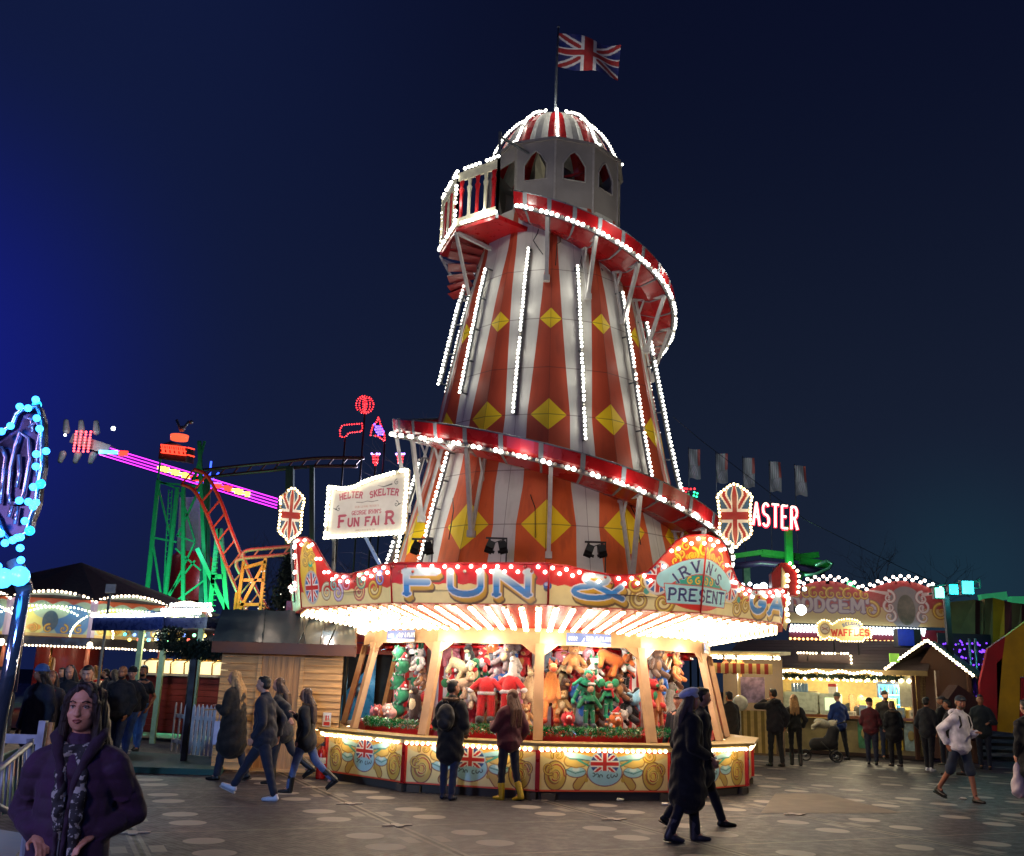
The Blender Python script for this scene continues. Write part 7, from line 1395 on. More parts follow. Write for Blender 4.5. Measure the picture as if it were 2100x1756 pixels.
for k, (x, y, s_) in enumerate(((1510, 1206, .06), (1523, 1200, .06), (1538, 1198, .06), (1552, 1205, .10), (1566, 1203, .12), (1600, 1200, .05), (1628, 1212, .06), (1650, 1208, .06))):
    b = MB(); b.ball((0, 0, 0), s_, 0, 2); t = thing('white_spot_lamp', ['first', 'second', 'third', 'fourth', 'fifth and largest', 'sixth', 'seventh', 'last'][k] + ' of the white lamps from the left on the beam behind the fascia', 'lamp', at(x, y, 29), 0, 'white lamps on the beam behind the fascia'); b.build('lens', lw, t); b = MB(); b.box((0, .12, 0), (.12, .12, .12)); b.build('housing', black, t)
# ---------------- cyan floodlights on their truss
tr_ = thing('lighting_truss', 'thin lighting truss on a dark mast above the striped tents', 'truss', at(1940, 1300, 29)); tr_.location.z = 0; O = Vector(tr_.location); b = MB(); P1, P2 = at(1905, 1218, 29) - O, at(2010, 1206, 29) - O; b.beam(P1, P2, .05); b.beam(P1 + Vector((0, 0, .2)), P2 + Vector((0, 0, .2)), .05); b.beam(P2 - Vector((.3, 0, 0)), P2 + Vector((0, 0, .25)), .04); b.beam(P2, P2 + Vector((0, 0, .22)), .04); b.build('truss_bar', mat('truss_green', '#2c6a5a', .4), tr_); b = MB(); q_ = at(1940, 1225, 29) - O; b.beam(Vector((q_.x, 0, 0)), q_ + Vector((0, 0, .1)), .14); b.build('mast', dark, tr_)
for k, (x, y, w_) in enumerate(((1927, 1216, .15), (1956, 1209, .14), (1985, 1205, .19))):
    c_ = at(x, y, 28.7); t = thing('cyan_floodlight', ['pale green white floodlight at the left of the truss', 'cyan floodlight in the middle of the truss', 'largest cyan floodlight at the right of the truss'][k], 'floodlight', c_, 0, 'floodlights on the truss'); b = MB(); b.box((0, 0, 0), (w_ * 1.6, .05, w_ * 1.9)); b.build('lens', glow('flood_cyan%d' % k, ((.22, 1, .60), (.03, .75, .95), (.06, .85, 1))[k], 2.6, False), t); b = MB(); b.box((0, .12, 0), (w_ * 1.9, .16, w_ * 2.2)); b.build('housing', black, t); lamp(c_ + Vector((0, -.5, -.1)), 26, (.1, .9, .9), .1)
# ---------------- striped tents at the right edge
def stripes(name, label, cat, quads, mats, depth):
    cs = [at(*q) for Q in quads for q in Q[0]]; O = sum(cs, Vector()) / len(cs); O.z = 0; t = thing(name, label, cat, O)
    for Q in quads: b = MB(); b.prism([at(*q) - O for q in Q[0]], depth); b.build('canvas_panel', mats[Q[1]], t)
    return t
RDc, YLc, OLc, MRc = mat('canvas_red', '#9c1624', .7, scale=2, var=.15, bump=.2), mat('canvas_yellow', '#b89218', .7, scale=2, var=.15, bump=.2), mat('canvas_olive', '#6d6440', .8, scale=2, var=.25, bump=.4), mat('canvas_maroon', '#481420', .8, scale=2, var=.2, bump=.4)
Y = 27.
stripes('circus_tent', 'bright red and yellow striped circus tent side at the right edge', 'tent', [([(2026, 1330, Y), (2062, 1305, Y), (2056, 1348, Y), (2044, 1500, Y), (2012, 1494, Y), (2010, 1400, Y)], 0), ([(2062, 1305, Y), (2120, 1262, Y), (2120, 1388, Y), (2092, 1388, Y), (2090, 1505, Y), (2046, 1500, Y), (2044, 1360, Y), (2056, 1350, Y)], 1), ([(2094, 1390, Y), (2130, 1390, Y), (2130, 1515, Y), (2092, 1507, Y)], 0)], [RDc, YLc], (0, .12, 0))
Y = 31.
q_ = []
xs = [1945, 2000, 2010, 2020, 2036, 2060, 2075, 2095, 2110, 2135]
tops = [1235, 1230, 1232, 1228, 1226, 1232, 1236, 1238, 1240, 1244]; bots = [1340, 1345, 1390, 1395, 1395, 1370, 1360, 1330, 1320, 1320]
for k in range(9): q_.append(([(xs[k], tops[k], Y + (k % 3) * .2), (xs[k + 1], tops[k + 1], Y + ((k + 1) % 3) * .2), (xs[k + 1], bots[k + 1], Y), (xs[k], bots[k], Y)], [2, 3, 2, 2, 1, 3, 2, 3, 2][k]))
stripes('big_top', 'tall olive and maroon striped canvas tent behind the bright tent at right', 'tent', q_, [RDc, YLc, OLc, MRc], (0, .12, 0))
t = thing('purple_lights', 'patch of violet fairy lights seen between the hut porch and tents', 'light decoration', at(1985, 1370, 30)); O = Vector(t.location); random.seed(5); vb = glow('violet_bulb', (.22, .05, 1.), 2.2, False); b = MB(); b.box((0, .1, -.3), (1.6, .05, 2.6)); b.build('backing_panel', mat('dark_purple_panel', 0), t); bulbs('bulb_row', [Vector((random.uniform(-.7, .7), -.02, random.choice((-.9, -.7, -.5, .1, .3, .5, .7)) + random.gauss(0, .03))) for k in range(120)], .028, vb, t)
for x in (1992, 2004): b = MB(); c0 = at(x, 1440, 29.4) - O; b.tube([Vector((c0.x, c0.y, -O.z)), at(x - 4, 1310, 29.4) - O], .04, 8); b.build('upright', steel, t)
b = MB(); P_ = [at(1965, 1405, 27), at(2010, 1435, 27), at(2005, 1520, 27), at(1950, 1520, 27), at(1940, 1440, 27)]; O = sum(P_, Vector()) / 5; b.prism([v - O for v in P_], (0, .6, 0)); o = b.build('covered_cart', mat('cart_maroon', '#34141a', .8)); o.location = O; tag(o, 'maroon covered cart in the shade right of the hut porch', 'cart')
b = MB()
for k in range(4): b.box((0, .25 * k, .18 * k), (2.6, .3, .08))
o = b.build('metal_steps', mat('step_metal', '#2e2c2c', .5)); c_ = gr(2070, 1560); o.location = (c_.x, c_.y, .06); tag(o, 'low dark metal steps in front of the circus tent', 'steps')
# ---------------- red ASTER letters on a green post, green coaster end
Y = 44.; t = thing('coaster_letters', 'red neon letters ASTER standing on a green post above the fair', 'sign', at(1592, 1055, Y)); O = Vector(t.location); cor = glow('neon_core', (1., .62, .50), 3.6, False); rim_ = glow('neon_rim', (1, .03, .08), 1.6, False)
for k, ch in enumerate('ASTER'):
    b, b2 = MB(), MB(); x0 = 1543 + k * 19.5; 
    for st in GL[ch]:
        pts = [at(x0 + px * 16, 1079 - 3 + k * 2.2 - py * (47 - k * .3) + px * 1.5, Y) - O for px, py in st]; b.tube(pts, .045, 6); b2.tube([v + Vector((.03, .10, -.02)) for v in pts], .085, 6)
    b2o = b2.build('letter', rim_, t); b.build('letter_core', cor, b2o)
b = MB(); b.beam(at(1616, 1080, Y + 1) - O, at(1620, 1200, Y + 1) - O, .30); b.build('post', mat('bright_green', '#1f8a3c', .4), t); lamp(at(1617, 1150, Y - 1.5), 90, (.4, 1, .5), .2)
gt = thing('coaster_end', 'green and violet end of a coaster structure behind the stall crest', 'coaster structure', at(1600, 1160, 46)); O = Vector(gt.location); Y = 46; b = MB(); gm2 = mat('bright_green', 0)
for (x0, y0, x1, y1, w_) in ((1500, 1142, 1562, 1133, .35), (1562, 1133, 1640, 1142, .4), (1640, 1142, 1678, 1138, .4), (1560, 1140, 1705, 1155, .15), (1640, 1150, 1700, 1160, .5), (1600, 1170, 1690, 1172, .25), (1655, 1165, 1640, 1190, .12)): b.beam(at(x0, y0, Y) - O, at(x1, y1, Y) - O, w_ * .65, w_ * .65)
b.build('green_frame', gm2, gt); b = MB(); b.tube([at(x, y, Y - .5) - O for x, y in ((1500, 1162), (1560, 1155), (1620, 1160), (1690, 1175))], .16, 6); b.build('violet_rail', mat('violet_rail', '#3c2a5a', .4), gt); b = MB(); b.tube([at(x, y, Y - .8) - O for x, y in ((1650, 1180), (1672, 1178), (1700, 1166), (1707, 1156), (1695, 1150), (1672, 1160))], .08, 6); b.build('chrome_loop', mat('loop_pale', '#7ab0a8', .3, .5), gt)
for x in (1530, 1660): b = MB(); b.beam(at(x, 1155, Y) - O, Vector((at(x, 1155, Y).x - O.x, 0, -O.z)), .3); b.build('leg', mat('deep_teal', 0), gt)
lamp(at(1600, 1175, 44), 160, (.5, 1, .6), .3)
t = thing('green_light_frame', 'tiny bright green lit triangle frame above the dodgem front', 'ride part', at(1760, 1205, 38)); b = MB(); O = Vector(t.location); b.beam(at(1742, 1192, 38) - O, at(1742, 1225, 38) - O, .14); b.beam(at(1744, 1202, 38) - O, at(1765, 1222, 38) - O, .16); b.build('frame', glow('green_lit', (.05, .9, .3), .9, False), t)
t = thing('green_light_frame', 'pair of green lit beams above the tall striped tent', 'ride part', at(2050, 1225, 38)); b = MB(); O = Vector(t.location); b.beam(at(2010, 1228, 38) - O, at(2062, 1222, 38) - O, .3); b.beam(at(2070, 1232, 38) - O, at(2098, 1232, 38) - O, .3); b.build('frame', glow('green_dim', (.05, .5, .2), .3, False), t)
neon('light_tree', 'red and green fairy light tree half hidden behind the right of the tower', 'light decoration', [[(1405, 1003), (1412, 1060)], [(1395, 1003), (1425, 1003)]], 44, rb, .05, .16); neon('light_tree', 'green fairy light tassels beside the red light tree', 'light decoration', [[(1412, 1008), (1410, 1045)], [(1424, 1010), (1420, 1040), (1427, 1058)], [(1430, 1012), (1426, 1035)]], 44, glow('neon_green_bulb', (.03, .9, .35), 4., False), .05, .16)
# banners on poles
A = Art(1.0, 2.4, 24, 56, (.22, .23, .25)); A.fill(A.line([(.9, 1.2), (.9, 2.4)], .22), (.40, .08, .07)); 
for k in range(4): A.fill(A.line([(.25 + .15 * k, 2.4), (.2 + .16 * k, 1.1)], .05), (.55, .58, .60)); A.fill(A.line([(.1 + .2 * k, .3), (.5 + .1 * k, 1.0)], .05), (.42, .42, .5))
for k, (x, y) in enumerate(((1412, 921), (1468, 930), (1523, 939), (1577, 947), (1629, 955))):
    Yb = 62; c_ = at(x, y, Yb); t = thing('flag_banner', ['leftmost tall grey banner flag with red edge, nearest the tower', 'second tall grey banner flag from the tower', 'middle banner flag of the five on the right', 'fourth banner flag, above the letter E of the red letters', 'last and lowest banner flag, above the letter R'][k], 'banner', c_, 0, 'five tall banner flags'); hh = (0.0315 * (Yb - 0)) ; ww = .75
    s2 = k * 1.3; o = link(bpy.data.objects.new('cloth', A.mesh('cloth', lambda x_, y_: Vector((x_ * ww, .08 * math.sin(5 * x_ + 2 * y_ + s2), -hh + y_ / 2.4 * hh + .06 * math.sin(6 * x_ + s2) * (1 - y_ / 2.4)))))); o.parent = t
    b = MB(); b.tube([(0, 0, .1), (0, 0, -5.2 if k in (0, 1) else -c_.z)], .035, 6); b.build('pole', steel, t)
    if k % 2 == 0: lamp(c_ + Vector((.5, -2.5, -1.0)), 26, (.9, .95, 1), .2)
# overhead wire
b = MB(); b.tube([at(1380, 855, 40), at(1440, 905, 40), at(1650, 1065, 40), at(1850, 1165, 40), at(1990, 1225, 40)], .012, 4); o = b.build('overhead_wire', black); tag(o, 'thin dark overhead wire sloping down from the tower to the right', 'wire')
lamp((12.5, 15., 4.2), 420, (1, .80, .55), .4)     # unseen lamp added to brighten the tents, as if from stalls at right
# ================================================================ the crowd
def PG(x, y): v = gr(x, y); return (v.x, v.y)
def at_y(x, y, Y): v = at(x, y, Y); return (v.x, v.y)
AK = (-.03, .075, -.31, (.62, -.85, .0))
# woman close to the camera
def scarf(t, U, HP, ARM, J, Lm):
    b = MB(); b.tube([U(.095 * math.cos(q), -.005 + .090 * math.sin(q), .535 - .035 * math.sin(q)) for q in [2 * PI * k / 18 for k in range(18)]], .034, 10, closed=True)
    for x, zl in ((-.03, .02), (.035, .10)): b.tube([U(x, .085, .50), U(x * 1.5 - .01, .130, .40), U(x * 1.3 - .02, .165, .26), U(x - .03, .155, zl)], [.026, .030, .034, .024], 10)
    me = remesh(b, .008, 'scarf', scarfm, 3, wrinkle(.006, 34)); ob('scarf', me, t)
    b = MB(); b.tube([U(.0, .172 + .004 * (k < 4), -.30 + .06 * k) for k in range(11)], .005, 5); b.build('zip', steel, t)
    for sg in (-1, 1):
        b = MB(); b.ball(U(sg * .09, .172, -.10), .010, 0, 2); b.build('stud', steel, t)
        b = MB(); b.tube([U(sg * .10, -.05, .60), U(sg * .105, .04, .57), U(sg * .07, .11, .49), U(sg * .035, .155, .38), U(sg * .02, .168, .22), U(sg * .015, .172, -.25)], [.030, .034, .028, .020, .014, .012], 8); ob('coat_lapel', remesh(b, .008, 'coat_lapel', cloth('#241029', .9), 3, wrinkle(.004, 30)), t)
        sh, el, wr = ARM[0 if sg < 0 else 1]; fd = (wr - el).normalized(); b = MB(); b.cap(wr - fd * .045, wr - fd * .012, .044, .046, 12); ob('cuff', remesh(b, .008, 'cuff', cloth('#241029', .9), 2), t)
        b = MB(); b.tube([U(sg * .10, .165, .02), U(sg * .155, .13, -.12)], .009, 6); b.build('pocket_welt', cloth('#241029', .9), t)
m = bpy.data.materials.new('leopard_scarf'); m.use_nodes = True; nt = m.node_tree; b_ = nt.nodes['Principled BSDF']; nn = noise(nt, 34, 2); k_ = vmap(nn, .53, .58); nt.links.new(mixc(nt, k_, (.02, .02, .025), (.30, .29, .28)).k, b_.inputs['Base Color']); b_.inputs['Roughness'].default_value = .9; scarfm = m
fw_ = at_y(158, 1600, 4.9)
person('woman in dark purple quilted coat and leopard scarf with hands on hips, closest figure', fw_, 188, 1.64, 'pale', 2, ((4, 2), (-3, 4)), (AK, AK), head=(-3, 0), hair=('long', '#1c1012'), coat=('#32183a', .55, .018, 'hood'), trou='#0f1016', shoe='#0a0a0c', detail=2, extras=scarf)
# group of four walking left past the hut
sw = lambda f, z=-.46: (.04, f, z)
person('woman with long blonde hair in long black coat carrying a tray beside the picket fence', PG(468, 1600), 78, 1.78, 'pale', 4, ((14, 5), (-12, 12)), ((-.04, .24, -.18), (-.02, .26, -.20)), head=(12, 0), hair=('verylong', '#9a7a52'), coat=('#0e0e12', .40, .035), trou='#1a2238', shoe='#0b0b0c', feet=(0, -15), build=1.15, extras=lambda t, U, HP, ARM, J, Lm: (MB().box(U(0, .36, .20), (.30, .2, .02), 0, Lm).build('food_tray', planks, t), None))
person('man in navy jacket striding left in bright white trainers', PG(532, 1640), 82, 1.73, 'pale', 6, ((-16, 3), (34, 4)), (sw(.10), sw(-.12)), head=(4, 4), hair=('short', '#15100e'), coat=('#12182c', .10, .025), trou='#141a30', shoe='#b9bdd0', feet=(0, 22), build=1.05)
person('brown haired woman behind the navy jacket man reaching her arm out to the right', PG(568, 1608), 84, 1.68, 'pale', 8, ((8, 6), (-26, 26)), ((.30, -.30, -.30), (.05, .18, -.44)), head=(0, 6), hair=('long', '#3a241c'), coat=('#14161f', .14, .03, 'fur'), trou='#141826', shoe='+#100c0a', feet=(0, -35))
person('girl with long wavy hair in dark hooded jacket, light blue jeans and black boots', PG(618, 1626), 86, 1.55, 'pale', 3, ((16, 4), (-26, 22)), ((.02, .05, -.48), (-.02, .24, -.05)), head=(10, 0), hair=('wavy', '#3a221c'), coat=('#14171f', .12, .03, 'fur'), trou='#4a5c86', shoe='+#0c0a0c', feet=(0, -38))
# at the stall
person('man in black parka with fur hood and backpack looking into the prize stall', PG(918, 1640), -22, 1.72, 'tan', 1, ((4, 3), (-4, 5)), ((.0, .20, -.38), (.0, .20, -.38)), head=(-35, 2), hair=('short', '#120c0a'), coat=('#0e0d10', .30, .03, 'fur'), trou='#202b48', shoe='#18203c', extras=backpack('#0b0b0f'))
settle_bag('black backpack on the back of the man in the fur hooded parka')
def bumbag(t, U, HP, ARM, J, Lm): b = MB(); b.ball(U(.13, -.06, .16), (.11, .06, .07), 0, 3, Lm); b.tube([U(.10, -.10, .19), U(0, -.14, .32), U(-.12, -.08, .45)], .012, 6); ob('bumbag', remesh(b, .01, 'bumbag', mat('bag_black', '#0c0c10', .35), 2), t); b = MB(); b.cap(U(-.10, .10, .32), U(-.08, .13, .05), .05, .04, 8); b.build('white_top', cloth('#b8b0bc'), t)
person('woman in maroon padded jacket and yellow boots holding a phone at the stall', PG(1040, 1641), 40, 1.62, 'pale', -5, ((5, 3), (-9, 9)), ((-.03, .30, -.20), (.05, .02, -.46)), head=(0, 16), hair=('wavy', '#5c3a26'), coat=('#4a1420', .06, .04), trou='#151828', shoe='+#c0a01c', feet=(0, -12), extras=bumbag)
person('tall man in dark coat walking behind the woman with the pale beret', PG(1432, 1696), -88, 1.80, 'pale', 5, ((26, 6), (-24, 12)), (sw(-.14), sw(.14)), head=(4, 0), hair=('short', '#0f0c0d'), coat=('#0b0d18', .28, .03), trou='#0b0f22', shoe='#08080c', feet=(0, -25), build=1.05)
person('woman in pale blue beret and long black coat walking right in grey ankle boots', PG(1412, 1726), -84, 1.70, 'pale', 3, ((10, 3), (-12, 10)), ((.02, .10, -.42), (.02, .20, -.36)), head=(-8, 2), hair=('long', '#4a3a3a'), coat=('#0c0d16', .46, .04), trou='#0c1124', shoe='+#3c3a44', hat=('beret', '#b8c4ee'), build=1.1, feet=(0, -10))
person('stall attendant in a brown cap standing inside the right bay of the prize stall', at_y(1392, 1430, 17.35), 150, 1.62, 'pale', 2, ((2, 2), (-2, 2)), None, head=(10, 5), hair=('short', '#2a1c14'), top='#1a1c26', hat=('cap', '#3a2c2a'), trou='#101218')
# queue at the waffle hut
Qg = 'people at the waffle hut'
person('man in navy jacket on the left of the hut raising a hand to his face', PG(1592, 1572), 18, 1.78, 'tan', 2, ((6, 3), (-6, 5)), ((-.02, .12, .12, (.9, .3, -1)), (.08, -.05, -.46)), head=(20, 0), hair=('short', '#120d0c'), coat=('#10131e', .10, .03, 'hood'), trou='#0f1116', shoe='#1a1210', group=Qg)
person('slim blonde woman in dark leather jacket beside the navy jacket man', PG(1633, 1570), -10, 1.66, 'pale', 0, ((5, 3), (-6, 5)), ((.06, .06, -.46), (.04, .06, -.42)), head=(-6, 0), hair=('long', '#a07c50'), coat=('#15181a', .02, .01), trou='#0c0d12', shoe='+#14100e', build=.88, group=Qg)
person('man in bright blue jacket and grey beanie pushing the pushchair', PG(1725, 1558), 12, 1.74, 'pale', 3, ((8, 4), (-10, 6)), ((.0, .24, -.30), (.0, .24, -.30)), head=(0, 0), hair=('short', '#3a3a30'), coat=('#12306e', .08, .02), trou='#0d0f16', shoe='#1a1614', hat=('beanie', '#5c6a5c'), group=Qg)
person('woman with fair hair in long dark coat behind the blue jacketed man', PG(1752, 1545), 5, 1.72, 'pale', 0, ((3, 3), (-3, 4)), None, head=(25, 0), hair=('wavy', '#a8885c'), coat=('#101513', .34, .03), trou='#0d0f12', shoe='#0d0c0c', group=Qg)
person('person in dark red jacket and black beanie in the middle of the queue', PG(1790, 1568), -18, 1.62, 'pale', 2, ((4, 3), (-5, 4)), ((.0, .2, -.34), (.0, .2, -.34)), head=(-30, 0), hair=('short', '#14110f'), coat=('#4c1018', .04, .02), trou='#131a30', shoe='#141414', hat=('beanie', '#181816'), build=1.1, group=Qg)
person('bearded man in black beanie turned away from the counter toward his friend', PG(1822, 1558), 170, 1.82, 'pale', 2, ((3, 3), (-4, 4)), None, head=(15, 8), hair=('short', '#2a1a12', 'beard'), coat=('#0d0d10', .05, .03), trou='#18233c', shoe='#0f0d0d', hat=('beanie', '#101014'), group=Qg)
person('short person in black coat with furry hood in front of the man in black beanie', PG(1838, 1572), 10, 1.58, 'pale', 3, ((3, 3), (-4, 4)), ((.0, .2, -.36), (.0, .2, -.36)), head=(0, 5), hair=('short', '#5c4630'), coat=('#0c0d0f', .16, .035, 'fur'), trou='#0c0d12', shoe='#24140f', build=1.1, group=Qg)
person('man in dark bomber jacket and white trainers facing left by the porch', PG(1908, 1582), -52, 1.70, 'tan', 1, ((5, 3), (-6, 5)), ((.04, .14, -.42), (-.02, .24, -.34)), head=(0, 2), hair=('short', '#110c0b'), coat=('#171a20', .05, .025), trou='#10121a', shoe='#d8d8dc', group=Qg)
person('man in flat dark cap and black jacket standing by the porch post', PG(1943, 1570), 30, 1.74, 'tan', 1, ((4, 3), (-4, 4)), None, head=(40, 0), hair=('short', '#15100e'), coat=('#121419', .08, .025), trou='#151a2a', shoe='#101010', hat=('cap', '#3a3a40'), group=Qg)
person('man in white hooded top, cap and blue shorts walking away with a black backpack', PG(1978, 1645), -150, 1.76, 'warm', 4, ((12, 4), (-22, 16)), ((-.02, .22, -.20), (.06, -.10, -.42)), head=(-30, 0), hair=('short', '#3a2a1c', 'beard'), coat=('#d6d2da', .04, .025, 'hood'), trou='#16243a', shoe='#16110f', hat=('cap', '#20303e'), shorts=True, feet=(0, -20), group=None, extras=backpack('#0d0e12', .30, .46))
settle_bag('black backpack on the man in the white hooded top')
person('tall man in teal dark jacket and jeans right of the white hooded top', PG(2022, 1578), 150, 1.80, 'tan', 2, ((3, 3), (-4, 4)), ((.02, .22, -.26), (.04, .1, -.42)), head=(20, 0), hair=('short', '#15100e'), coat=('#0d1c26', .10, .03), trou='#141e34', shoe='#101010', group=None)
person('person in dark clothes in the shade behind the white hooded top', PG(1958, 1590), 60, 1.66, 'tan', 2, ((10, 3), (-10, 8)), None, head=(0, 0), hair=('short', '#15100e'), coat=('#0c1016', .12, .03), trou='#0c1018', shoe='#0c0c0c')
def whitebag(t, U, HP, ARM, J, Lm):
    sh, el, wr = ARM[0]; b = MB(); w0 = wr - Vector((0, 0, .10)); b.cap(w0 - Vector((0, 0, .06)), w0 - Vector((0, 0, .42)), .05, .13, 12); b.tube([w0 + Vector((0, .02, -.02)), wr + Vector((0, .0, .0)), w0 + Vector((0, -.02, -.02))], .008, 5)
    o = link(bpy.data.objects.new('carrier_bag', remesh(b, .014, 'carrier_bag', mat('carrier_white', '#b8a8b0', .4), 2, wrinkle(.012, 16)))); BAGS.append((o, t, None))
person('person in black coat cut by the right edge carrying a white carrier bag', at_y(2118, 1560, 16.0), 10, 1.72, 'pale', 2, ((6, 3), (-6, 5)), ((.04, .10, -.46), (.04, .05, -.46)), head=(0, 0), hair=('short', '#15100e'), coat=('#0c0c10', .30, .03), trou='#0d1018', shoe='#0c0c0c', extras=whitebag)
settle_bag('white plastic carrier bag held by the person at the right edge')
BAGS_ = bpy.data.objects
for o in C.objects:
    if o.name.startswith('carrier_bag'): o['category'] = 'bag'
person('blonde server inside the waffle hut in front of the cream cupboards', (p + T(2.75, 1.3, 0))[:2], 200, 1.70, 'pale', 2, ((2, 2), (-2, 2)), ((.30, .15, -.10), (.02, .2, -.36)), head=(0, 5), hair=('long', '#a88a58'), top='#26221e', trou='#101218')
person('person in dark coat half hidden under the sweet stall lights', at_y(1500, 1540, 23.5), 30, 1.68, 'tan', 2, ((4, 3), (-4, 4)), None, head=(0, 0), hair=('short', '#15100e'), coat=('#16120f', .2, .03), trou='#100f12', shoe='#0c0c0c')
# visitors by the carousel
Lg = 'visitors in front of the carousel'
person('person in blue bobble hat and dark coat left of the woman in purple', at_y(72, 1500, 15.5), 160, 1.74, 'warm', 2, ((5, 3), (-5, 5)), None, head=(-60, 0), hair=('long', '#2a1c18'), coat=('#10142a', .30, .03), trou='#0d1020', shoe='#0c0c0c', hat=('beanie', '#33528c'), group=Lg)
person('person in dark coat and red scarf beside the blue bobble hat', at_y(92, 1500, 16.6), 190, 1.66, 'warm', 2, ((4, 3), (-5, 4)), None, head=(0, 4), hair=('long', '#2c1814'), coat=('#161220', .28, .03), trou='#0d1020', shoe='#0c0c0c', group=Lg, extras=lambda t, U, HP, ARM, J, Lm: (MB().tube([U(.105 * math.cos(q), .0 + .10 * math.sin(q), .49) for q in [2 * PI * k / 14 for k in range(14)]], .035, 8, closed=True).build('red_scarf', cloth('#5a101c'), t), None))
person('dark haired woman in black coat looking down behind the purple coat woman', at_y(130, 1500, 18.0), 175, 1.76, 'pale', 3, ((4, 3), (-5, 4)), ((-.02, .2, -.3), (-.02, .2, -.3)), head=(15, -12), hair=('long', '#100c10'), coat=('#12141e', .2, .03), trou='#10121a', shoe='#0c0c0c', group=Lg)
person('young man with thick dark hair looking down at his hands above the purple coat', at_y(173, 1480, 15.6), 170, 1.76, 'pale', 5, ((4, 3), (-5, 4)), ((-.03, .22, -.10), (-.03, .22, -.10)), head=(20, -14), hair=('short', '#120e12'), coat=('#131726', .08, .025), trou='#10131c', shoe='#0c0c0c', group=Lg)
person('bald bearded man in black jacket walking forward by the carousel', at_y(241, 1480, 19.5), 178, 1.80, 'tan', 2, ((14, 4), (-12, 10)), (sw(.1), sw(-.1)), head=(0, -4), hair=('bald', '#1a120e', 'beard'), coat=('#10131e', .05, .025), trou='#22335c', shoe='#0c0c0c', group=Lg, feet=(0, -15))
person('man in black beanie and black jumper with jeans beside the bald man', at_y(262, 1480, 21.5), 178, 1.80, 'pale', 3, ((16, 4), (-14, 12)), (sw(-.1), sw(.1)), head=(4, -6), hair=('short', '#2a1a12'), coat=('#10141f', .03, .02), trou='#30508a', shoe='#b9bdd0', hat=('beanie', '#14161c'), group=Lg, feet=(0, -15), build=1.1)
person('bearded man in black short sleeved shirt and pale jeans by the kiosk post', at_y(284, 1480, 23.0), 176, 1.84, 'tan', 2, ((12, 4), (-12, 10)), (sw(.05), sw(-.08)), head=(-6, -2), hair=('short', '#120c0a', 'beard'), top='#0f1420', sleeves='short', trou='#3c66a0', shoe='#0c0c0c', group=Lg, feet=(0, -15))
person('person in black coat cut off by the left edge near the chrome pole', at_y(-8, 1500, 14.5), 150, 1.70, 'warm', 2, ((4, 3), (-5, 4)), None, head=(0, 0), hair=('short', '#120c0a'), coat=('#0d1020', .2, .03), trou='#0d1020', shoe='#0c0c0c', group=Lg)
for k, (x, Y_, c_, lab) in enumerate(((112, 26, '#141628', 'distant visitor between the blue bobble hat and the carousel'), (158, 27, '#2a2026', 'distant visitor near the carousel centre posts'), (205, 28, '#1a1a26', 'distant visitor right of the young man with thick hair'), (222, 26, '#181420', 'distant dark haired visitor left of the bald man'))): person(lab, at_y(x, 1500, Y_), 170 - 30 * k, 1.72, 'pale', 2, ((3, 3), (-4, 4)), None, head=(0, 0), hair=(('short', 'long')[k % 2], '#2a1c16'), coat=(c_, .1, .02), trou='#10131c', group=Lg)
# bags and pushchair
b = MB(); o_ = PEOPLE[1]; b.box((0, 0, .30), (.28, .10, .40)); b.tube([(-.08, 0, .5), (-.07, 0, .66), (.07, 0, .66), (.08, 0, .5)], .008, 5); o = b.build('paper_bag', mat('bag_pale_blue', '#8c9cc8', .5)); v = gr(447, 1585); o.location = (v.x, v.y, .38); tag(o, 'pale blue shopping bag hanging beside the blonde woman in the long coat', 'shopping bag')
v = gr(1692, 1562); st_ = thing('pushchair', 'black three wheeled pushchair with a white furry toy on its hood in the waffle queue', 'pushchair', v, R(-12)); b = MB()
for x, y in ((-.48, 0), (.28, -.24), (.28, .24)): b = MB(); b.tube([(x + .13 * math.cos(q), y, .14 + .13 * math.sin(q)) for q in [2 * PI * k / 18 for k in range(18)]], .022, 8, closed=True); wo = b.build('wheel', black, st_); b = MB(); b.ball((x, y, .14), .05, 0, 2); b.build('hub', steel, wo)
b = MB(); b.tube([(-.48, 0, .14), (-.15, .0, .45), (.35, 0, .95), (.55, 0, 1.02)], .018, 8); b.tube([(.28, -.24, .14), (-.1, -.2, .5)], .016, 8); b.tube([(.28, .24, .14), (-.1, .2, .5)], .016, 8); b.tube([(.28, -.24, .14), (.28, .24, .14)], .012, 6); b.tube([(.55, -.22, 1.02), (.55, .22, 1.02)], .022, 8); b.build('frame', dark, st_); b = MB(); b.cap((-.22, 0, .42), (.2, 0, .46), .17, .16, 12); b.cap((.15, 0, .5), (.25, 0, .78), .17, .15, 12); ob('seat', remesh(b, .02, 'seat', cloth('#101116'), 3), st_)
b = MB(); b.ball((-.05, 0, 0), (.22, .15, .12), 0, 2); b.ball((.22, 0, .05), (.13, .12, .12), 0, 2); b.cap((-.15, -.1, -.02), (-.3, -.15, -.15), .05, .05, 8); b.cap((-.1, .1, -.02), (-.2, .14, -.2), .05, .05, 8); b.ball((.28, -.1, .15), (.04, .03, .05), 0, 1); b.ball((.28, .1, .15), (.04, .03, .05), 0, 1)
o = link(bpy.data.objects.new('white_furry_toy', remesh(b, .02, 'white_furry_toy', fur('#b0aa92'), 2))); o.location = (v.x, v.y - .02, .95); o.rotation_euler = (0, R(15), 0); tag(o, 'big cream furry toy lying across the pushchair in the queue', 'soft toy')
